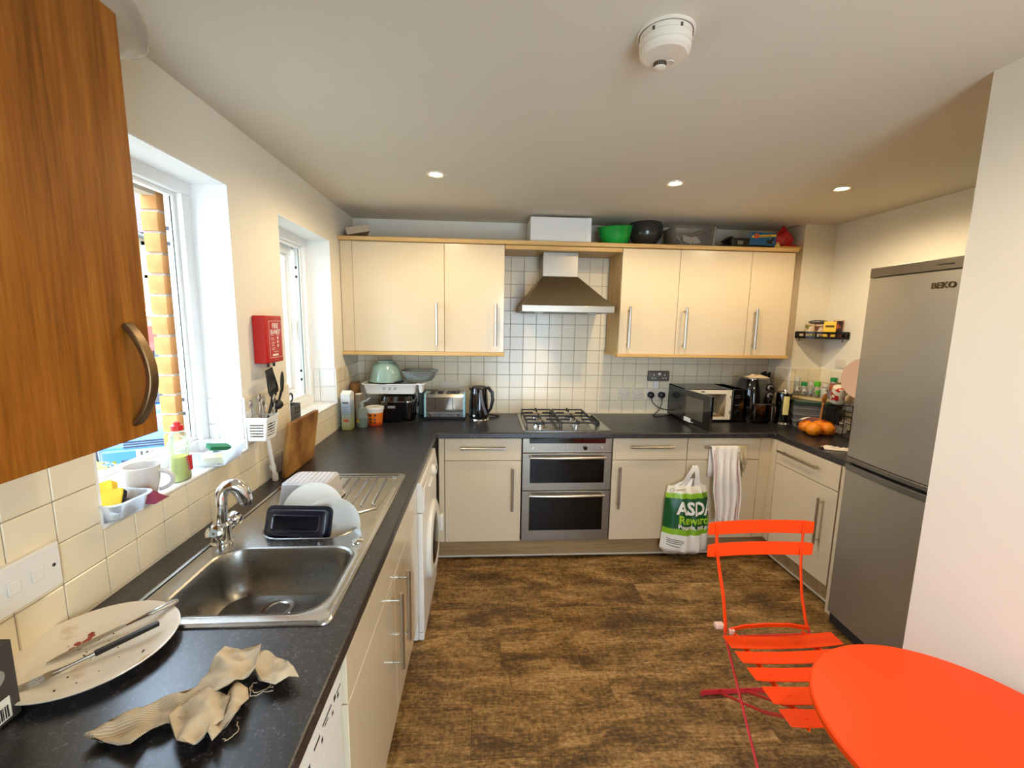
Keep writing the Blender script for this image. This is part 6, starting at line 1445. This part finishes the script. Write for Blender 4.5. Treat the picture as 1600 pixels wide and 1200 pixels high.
# ------------------------------------------------------------------ tea towels on the drawer handle
def towel_fn(xa, xb, xa2, xb2, zbot, yoff, nf, amp, seed):
    path = [(-.604, .60), (-.605, .70), (-.606, .80), (-.612, .8215), (-.624, .8235), (-.636, .820), (-.640, .79)]
    def fn(u, v):
        n_ = len(path) - 1
        if v < .3:
            q_ = v / .3 * n_; i = min(int(q_), n_ - 1); t = q_ - i; y = lerp(path[i][0], path[i + 1][0], t); z = lerp(path[i][1], path[i + 1][1], t); d = 0
        else:
            d = (v - .3) / .7; y = -.640; z = lerp(.79, zbot + .02 * math.sin(5 * u + seed), d)
        x = lerp(lerp(xa, xb, u), lerp(xa2, xb2, u), d)
        f = math.sin(nf * u * PI + seed + 1.2 * d) * amp * min(1, d * 3 + .08) if v > .25 else 0
        return (x + .006 * math.sin(9 * d + 3 * u), y - yoff - abs(f) * 1.0 + .004 * noise.noise(Vector((u * 4, d * 5, seed))) * min(1, d * 4), z)
    return fn
TOW = blotch('towel_stained', (236, 228, 218), (176, 150, 122), 8, .58, .74, .95, 5, (1, 1, .5))
f1 = towel_fn(2.478, 2.672, 2.522, 2.700, .285, .004, 4.0, .030, .4)
t1 = solo('tea_towel', 'stained white tea towel hanging over the drawer handle', 'towel', MB().grid(f1, 48, 40), TOW, smooth=60); t1.modifiers.new('thick', 'SOLIDIFY').thickness = .002
PINK = M('woven_pink', (196, 110, 112), .95)
for a in (.035, .075, .90, .945):
    m_ = MB().grid(lambda u, v: (lambda p: (p[0], p[1] - .0022, p[2]))(f1(a + .012 * u, .32 + .68 * v)), 2, 40); part('woven_stripe', m_, PINK, t1, smooth=60)
f2 = towel_fn(2.655, 2.725, 2.690, 2.722, .672, .002, 2.2, .020, 2.0)
t2_ = solo('tea_towel', 'small striped cloth hanging beside the white tea towel', 'towel', MB().grid(f2, 20, 24), stripes('striped_cloth', (222, 206, 166), (120, 100, 70), 38, 'x', .95, .7), smooth=60); t2_.modifiers.new('thick', 'SOLIDIFY').thickness = .002

# ------------------------------------------------------------------ folding chair
chr_ = thing('folding_chair', 'orange-red slatted metal folding chair drawn up to the round table', 'chair', (2.085, -2.0, 0))
def bow_slat(x0, x1, y, z0, z1, bow, t=.0035, n=14):
    m_ = MB(); loops = []
    for k in range(n + 1):
        u = k / n; x = lerp(x0, x1, u); yy = y + bow * (1 - (2 * u - 1) ** 2); e = .004 if k in (0, n) else 0
        loops.append([(x, yy - t / 2, z0 + e), (x, yy + t / 2, z0 + e), (x, yy + t / 2, z1 - e), (x, yy - t / 2, z1 - e)])
    return m_.loft(loops)
for z0, z1, y in ((.794, .850, -1.783), (.704, .761, -1.790)):
    S_ = part('back_slat', bow_slat(1.852, 2.292, y, z0, z1, .016), ORANGE, chr_, .002)
    for x in (1.890, 2.254): part('rivet', MB().lathe((x, y + .003, (z0 + z1) / 2), [(.006, 0), (.0055, .002), (.002, .004)], 12, (0, -1, 0), True, True), ORANGE, S_)
for x, s in ((1.890, 1), (2.254, -1)):
    pts = [(x, -1.776, .848), (x + .004 * s, -1.782, .74), (x + .012 * s, -1.800, .66), (x + .020 * s, -1.832, .56), (x + .018 * s, -1.862, .475), (x + .012 * s, -1.878, .440)]
    part('back_upright', MB().tube(pts, None, flat=(.020, .006), ref=(.75, .65, 0)), ORANGE, chr_, .001)
    part('front_leg', MB().tube([(x + .012 * s, -1.872, .448), (x + .010 * s, -1.90, .41), (x + .008 * s, -2.05, .235), (x + .004 * s, -2.255, .004)], None, flat=(.016, .006), ref=(.5, .8, 0)), PINKRED, chr_, .001)
    xr = x + .045 * s
    part('seat_rail', MB().tube([(xr, -1.885, .438), (xr, -2.28, .438)], None, flat=(.006, .020), ref=(1, 0, 0)), ORANGE, chr_, .001)
    part('rear_leg', MB().tube([(x + .10 * s, -2.26, .430), (x + .11 * s, -2.0, .21), (x + .12 * s, -1.705, .012)], None, flat=(.016, .006), ref=(.5, -.8, 0)), PINKRED, chr_, .001)
    part('foot_cap', MB().box(x - .010, x + .010, -2.275, -2.245, 0, .018), WHITE, chr_, .003)
part('rear_foot_bar', MB().tube([(1.925, -1.708, .010), (1.94, -1.703, .014), (2.20, -1.703, .014), (2.222, -1.708, .010)], None, flat=(.004, .024), ref=(0, 1, 0)), PINKRED, chr_, .001)
part('rear_rail', MB().tube([(1.918, -1.878, .452), (1.98, -1.866, .456), (2.08, -1.862, .457), (2.17, -1.866, .456), (2.232, -1.878, .452)], None, flat=(.006, .018), ref=(0, 1, .2)), ORANGE, chr_, .001)
part('hinge_rod', MB().cyl((1.915, -1.892, .436), (2.235, -1.892, .436), .004, n=8), PINKRED, chr_)
part('plastic_cap', MB().box(1.868, 1.902, -1.872, -1.850, .452, .470), M('cap_pink', (236, 200, 186), .5), chr_, .002)
part('plastic_cap', MB().box(1.915, 1.935, -1.888, -1.872, .440, .458), MATS['cap_pink'], chr_, .002)
for k, (yc, w) in enumerate(((-1.946, .066), (-2.021, .056), (-2.096, .058), (-2.180, .068), (-2.260, .062))):
    m_ = MB(); loops = []
    for q_ in range(15):
        u = q_ / 14; x = lerp(1.868, 2.300, u); z = .459 - .010 * (1 - (2 * u - 1) ** 2); e = .002 if q_ in (0, 14) else 0
        loops.append([(x, yc - w / 2 + e, z - .002), (x, yc + w / 2 - e, z - .002), (x, yc + w / 2 - e, z + .002), (x, yc - w / 2 + e, z + .002)])
    S_ = part('seat_slat', m_.loft(loops), ORANGE, chr_, .0018)
    for x in (1.935, 2.235): part('rivet', MB().lathe((x, yc, .456), [(.006, 0), (.0055, .002), (.002, .0035)], 12, (0, 0, 1), True, True), ORANGE, S_)

# ------------------------------------------------------------------ round table
tbl = thing('round_table', 'round orange-red metal bistro table against the partition wall', 'table', (2.055, -2.57, 0))
TX, TY = 2.055, -2.572
part('table_top', MB().lathe((TX, TY, 0), [(.004, .702), (.286, .702), (.288, .688), (.297, .688), (.300, .694), (.300, .705), (.296, .7095), (.288, .7105), (.004, .7105)], 96, cap0=True, cap1=True), ORANGE, tbl)
for s in (-1, 1):
    y = TY + s * .16
    part('leg', MB().tube([(TX - .20, y, .686), (TX - .18, y, .62), (TX + .20, y + .004, .008)], None, flat=(.008, .018), ref=(0, 1, 0)), PINKRED, tbl, .001)
    part('leg', MB().tube([(TX + .20, y - .012 * s, .686), (TX + .18, y - .012 * s, .62), (TX - .20, y - .012 * s, .008)], None, flat=(.008, .018), ref=(0, 1, 0)), PINKRED, tbl, .001)
    part('foot_cap', MB().box(TX - .215, TX - .190, y - .025, y + .01, 0, .02).box(TX + .190, TX + .215, y - .012, y + .02, 0, .02), WHITE, tbl, .003)
    part('leg_clip', MB().box(TX - .178, TX - .150, y - .012, y + .016, .585, .605), WHITE, tbl, .003)
part('cross_bar', MB().cyl((TX - .195, TY - .16, .60), (TX - .195, TY + .16, .60), .006, n=10), PINKRED, tbl)
part('cross_bar', MB().cyl((TX + .03, TY - .16, .28), (TX + .03, TY + .16, .28), .006, n=10), PINKRED, tbl)
part('under_brace', MB().box(TX - .21, TX - .19, TY - .18, TY + .18, .686, .700).box(TX + .19, TX + .21, TY - .18, TY + .18, .686, .700), PINKRED, tbl, .002)

# ------------------------------------------------------------------ ceiling fittings
LENS = M('lamp_lens', (255, 240, 205), .3, emit=14.0)
def downlight(x, y, label, group):
    t = thing('downlight', label, 'downlight', (x, y, H), group)
    part('bezel', MB().lathe((x, y, H), [(.047, 0), (.046, -.004), (.038, -.006), (.031, -.002), (.031, 0)], 32), M('bezel_white', (232, 222, 202), .35, .3), t)
    part('lamp_lens', MB().lathe((x, y, H - .0015), [(.030, 0), (.028, -.002), (.010, -.003), (.002, -.003)], 24, cap0=True, cap1=True), LENS, t)
    part('spring_clip', MB().box(x + .042, x + .056, y - .004, y + .004, H - .004, H - .001), MATS['bezel_white'], t)
    l = bpy.data.lights.new('lamp', 'SPOT'); l.energy = SPOT_W; l.color = (1.0, .77, .47); l.spot_size = math.radians(172); l.spot_blend = .5; l.shadow_soft_size = .028
    o = bpy.data.objects.new('lamp', l); COL.objects.link(o); o.parent = t; o.location = (0, 0, -.03)
downlight(.712, -1.033, 'lit recessed downlight nearest the window wall', 'recessed ceiling downlights')
downlight(1.943, -1.033, 'lit recessed downlight in the middle of the three', 'recessed ceiling downlights')
downlight(2.840, -1.050, 'lit recessed downlight nearest the fridge freezer', 'recessed ceiling downlights')
for x in (1.943,): downlight(x, -3.05, 'added unseen downlight over the near end of the kitchen, past the smoke alarm', 'recessed ceiling downlights')  # extra lamp added out of view to brighten the room from behind

sa = thing('smoke_alarm', 'round white smoke alarm on the ceiling', 'smoke alarm', (1.412, -2.172, H))
SX, SY = 1.412, -2.172
SMK = M('alarm_plastic', (226, 214, 196), .4)
part('mount', MB().lathe((SX, SY, H), [(.070, 0), (.070, -.005), (.066, -.007)], 48, cap0=True), SMK, sa)
part('body', MB().lathe((SX, SY, H - .007), [(.064, 0), (.064, -.012), (.0625, -.0125), (.0625, -.0135), (.064, -.014), (.063, -.030), (.0615, -.0305), (.0615, -.0315), (.063, -.032), (.061, -.042), (.053, -.048), (.003, -.049)], 56, cap1=True), SMK, sa)
part('button_seam', MB().lathe((SX + .02, SY + .02, H - .0562), [(.013, 0), (.012, -.0015), (.0105, -.0015)], 24, (.0, 0, 1)), SMK, sa)
part('horn_grille', MB().lathe((SX - .002, SY + .024, H - .056), [(.016, 0), (.016, -.012), (.013, -.014), (.002, -.014)], 28, cap1=True), SMK, sa)
for k in range(9):
    a = -PI * .95 + PI * .9 * k / 8; part('vent_slot', MB().box(-.0025, .0025, -.0008, .0008, -.005, .005).move(Matrix.Translation((SX - .002 + .0158 * math.cos(a), SY + .024 + .0158 * math.sin(a), H - .062)) @ Matrix.Rotation(a + PI / 2, 4, 'Z')), M('slot_dark', (70, 56, 40), .7), sa)
for a in (-2.4, -1.35, -.5): part('vent_mark', MB().box(-.003, .003, -.0008, .0008, -.004, .004).move(Matrix.Translation((SX + .0642 * math.cos(a), SY + .0642 * math.sin(a), H - .016)) @ Matrix.Rotation(a + PI / 2, 4, 'Z')), MATS['slot_dark'], sa)

# ------------------------------------------------------------------ outside the windows
GZ = -1.0
struct('ground', MB().box(-40, -.33, -20, 45, GZ - .2, GZ), blotch('street', (140, 132, 118), (160, 150, 134), 3, .3, .7, .9), 'grey paved street outside')
hs = thing('house', 'pale brick house with red brick base across the street', 'house', (-11, 11, GZ))
HXF = -9.0
PALE = M('pale_brick', (140, 122, 94), .85, var=.05, vs=40, bump=.4, bs=60); REDB = blotch('red_brick', (120, 40, 32), (146, 66, 52), 30, .4, .6, .85)
part('upper_wall', MB().box(-15, HXF, 3, 19, GZ + 2.33, 4.0), PALE, hs); part('base_wall', MB().box(-15, HXF + .01, 3, 19, GZ, GZ + 1.93), REDB, hs)
part('red_band', MB().box(-15, HXF + .03, 3, 19, GZ + 1.93, GZ + 2.33), M('red_soldier', (140, 44, 34), .8), hs)
course = MB().box(HXF, HXF + .006, 3, 19, 0, .055)
for k in range(24): part('mortar_course', MB().box(HXF, HXF + .004, 3, 19, 1.40 + .10 * k, 1.412 + .10 * k), M('pale_mortar', (142, 130, 110), .9), hs)
RT = M('roof_tile', (60, 45, 43), .8, var=.1, vs=6)
part('roof_deck', MB().prism([(HXF + .35, 3.86), (-12, 6.4), (-15.3, 3.86)], 'y', 2.7, 19.3), RT, hs)
for k in range(11):
    t0 = k / 11; x = lerp(HXF + .37, -12, t0); z = lerp(3.88, 6.42, t0)
    part('roof_tile_row', MB().grid(lambda u, v: (x - .30 * v, 8 + 6 * u, z + .03 + .255 * v + .035 * abs(math.sin(u * 6 / .3 * PI)) - .02 * v), 160, 1), RT, hs, smooth=0)
part('gutter', MB().cyl((HXF + .40, 2.7, 3.84), (HXF + .40, 19.3, 3.84), .06, n=10), M('gutter_black', (40, 38, 38), .5), hs)
for y in (5.0, 7.6, 10.35, 13.2, 16):
    f_ = MB()
    for a, b, c, d in ((y, y + 1.2, 2.72, 2.82), (y, y + 1.2, 3.66, 3.76), (y, y + .09, 2.72, 3.76), (y + 1.11, y + 1.2, 2.72, 3.76), (y + .56, y + .64, 2.72, 3.76)): f_.box(HXF - .02, HXF + .06, a, b, c, d)
    W_ = part('window_frame', f_, UPVC, hs); part('window_pane', MB().box(HXF, HXF + .02, y + .05, y + 1.15, 2.78, 3.7), M('far_glass', (120, 188, 200), .08, coat=.5), W_)
    part('window_sill', MB().box(HXF, HXF + .12, y - .05, y + 1.25, 2.64, 2.72), UPVC, hs)
for y in (6.2, 10.1, 14.4):
    D_ = part('front_door', MB().box(HXF - .02, HXF + .05, y + .26, y + 1.2, GZ, GZ + 1.60), M('dark_door', (28, 32, 40), .4), hs); part('door_frame', MB().box(HXF - .02, HXF + .07, y + .48, y + .56, GZ, GZ + 1.6), M('blue_white', (170, 190, 220), .4), hs)
    part('canopy', MB().box(HXF, HXF + .3, y - .3, y + 1.4, 1.62, 1.85), M('canopy_cream', (238, 214, 170), .6), hs)

# parked car, nose towards the kitchen
cr = thing('car', 'bright blue hatchback car parked outside the window', 'car', (-4.42, 3.95, GZ))
CARP = M('car_blue', (22, 78, 176), .22, .2, coat=.8); CXc, CY0 = -4.42, 3.95
def sect(y, hw_, zb, zs, zt, tw):
    """rounded cross-section of the body at one station"""
    return [(CXc + sx * a, y, GZ + z) for sx, a, z in ((-1, hw_ * .92, zb), (-1, hw_, zb + .12), (-1, hw_, zs), (-1, hw_ * .94, zs + .06), (-1, tw, zt), (1, tw, zt), (1, hw_ * .94, zs + .06), (1, hw_, zs), (1, hw_, zb + .12), (1, hw_ * .92, zb))]
part('body', MB().loft([sect(CY0, .62, .30, .52, .60, .50), sect(CY0 + .06, .74, .22, .56, .68, .58), sect(CY0 + .30, .82, .20, .66, .80, .66), sect(CY0 + .95, .86, .20, .80, .96, .70), sect(CY0 + 1.15, .86, .20, .84, 1.02, .70),
                        sect(CY0 + 1.75, .86, .20, .88, 1.42, .60), sect(CY0 + 2.9, .86, .20, .90, 1.46, .60), sect(CY0 + 3.7, .84, .22, .90, 1.30, .58), sect(CY0 + 3.95, .78, .28, .80, .92, .60)]), CARP, cr, .03, smooth=50, seg=3)
part('windscreen', MB().add([(CXc - .66, CY0 + 1.17, GZ + 1.03), (CXc + .66, CY0 + 1.17, GZ + 1.03), (CXc + .56, CY0 + 1.70, GZ + 1.395), (CXc - .56, CY0 + 1.70, GZ + 1.395), (CXc - .66, CY0 + 1.15, GZ + 1.045), (CXc + .66, CY0 + 1.15, GZ + 1.045), (CXc + .56, CY0 + 1.685, GZ + 1.415), (CXc - .56, CY0 + 1.685, GZ + 1.415)], [(0, 3, 2, 1), (4, 5, 6, 7), (0, 1, 5, 4), (1, 2, 6, 5), (2, 3, 7, 6), (3, 0, 4, 7)]), DARKGLASS, cr)
part('bumper', MB().loft([ring(CXc - .72, CXc + .72, CY0 - .05, CY0 + .3, .12, GZ + z) for z in (.24, .50)]), CARP, cr, .03)
for z in (.52, .56, .60): part('grille_bar', MB().box(CXc - .42, CXc + .42, CY0 - .02, CY0 + .06, GZ + z, GZ + z + .02), BLACKP, cr)
part('lower_grille', MB().box(CXc - .45, CXc + .45, CY0 - .056, CY0, GZ + .26, GZ + .33), BLACKP, cr)
for s in (-1, 1): part('headlight', MB().ball((CXc + s * .60, CY0 + .12, GZ + .62), .14, 16, 10, (1, .8, .6)), M('headlight', (210, 220, 226), .1, .3, coat=.6), cr)
np_ = part('number_plate', MB().box(CXc - .26, CXc + .26, CY0 - .066, CY0 - .05, GZ + .37, GZ + .48), PRINTW, cr)
for k in range(6): part('plate_mark', MB().box(CXc - .21 + .07 * k + (.03 if k > 2 else 0), CXc - .17 + .07 * k + (.03 if k > 2 else 0), CY0 - .068, CY0 - .066, GZ + .39, GZ + .46), INK, np_)
for s in (-1, 1):
    for y in (CY0 + .72, CY0 + 3.2):
        w_ = part('tyre', MB().lathe((CXc + s * .80, y, GZ + .30), [(.20, -.09), (.29, -.09), (.30, -.05), (.30, .05), (.29, .09), (.20, .09)], 28, (1, 0, 0), True, True), RUBBER, cr); part('wheel_hub', MB().lathe((CXc + s * .80, y, GZ + .30), [(.20, -.095), (.20, .095)], 20, (1, 0, 0), True, True), M('alloy', (170, 170, 172), .3, .8), w_)
    part('side_window', MB().box(CXc + s * .775, CXc + s * .79, CY0 + 1.6, CY0 + 3.3, GZ + 1.0, GZ + 1.22), DARKGLASS, cr)
cr.rotation_euler = (0, 0, math.radians(26))

def shrub(label, c, r, n, seed):
    rnd = random.Random(seed); t = thing('shrub', label, 'shrub', (c[0], c[1], GZ)); lf = MB()
    for k in range(n):
        v = Vector((rnd.gauss(0, 1), rnd.gauss(0, 1), rnd.gauss(0, 1))).normalized() * rnd.uniform(.72, 1.0)
        p = Vector(c) + Vector((v.x * r[0], v.y * r[1], v.z * r[2])); s = rnd.uniform(.022, .042)
        a = Vector((rnd.uniform(-1, 1), rnd.uniform(-1, 1), rnd.uniform(-1, 1))).normalized(); b = a.cross(Vector((rnd.uniform(-1, 1), rnd.uniform(-1, 1), 1))).normalized()
        lf.add([p - a * s, p + b * s * .5, p + a * s, p - b * s * .5], [(0, 1, 2, 3)])
    part('foliage', lf, blotch('leaf_gold', (96, 112, 34), (160, 148, 56), 6, .35, .65, .6), t, smooth=0)
    for k in range(7):
        a = 2 * PI * k / 7; part('stem', MB().tube([(c[0], c[1], GZ), (c[0] + r[0] * .5 * math.cos(a), c[1] + r[1] * .5 * math.sin(a), c[2] + r[2] * .3)], [.02, .008], 6), M('bark', (92, 74, 54), .9), t)
shrub('golden green leafy shrub below the sink window', (-2.55, .30, -.30), (.75, .85, .70), 6000, 3)
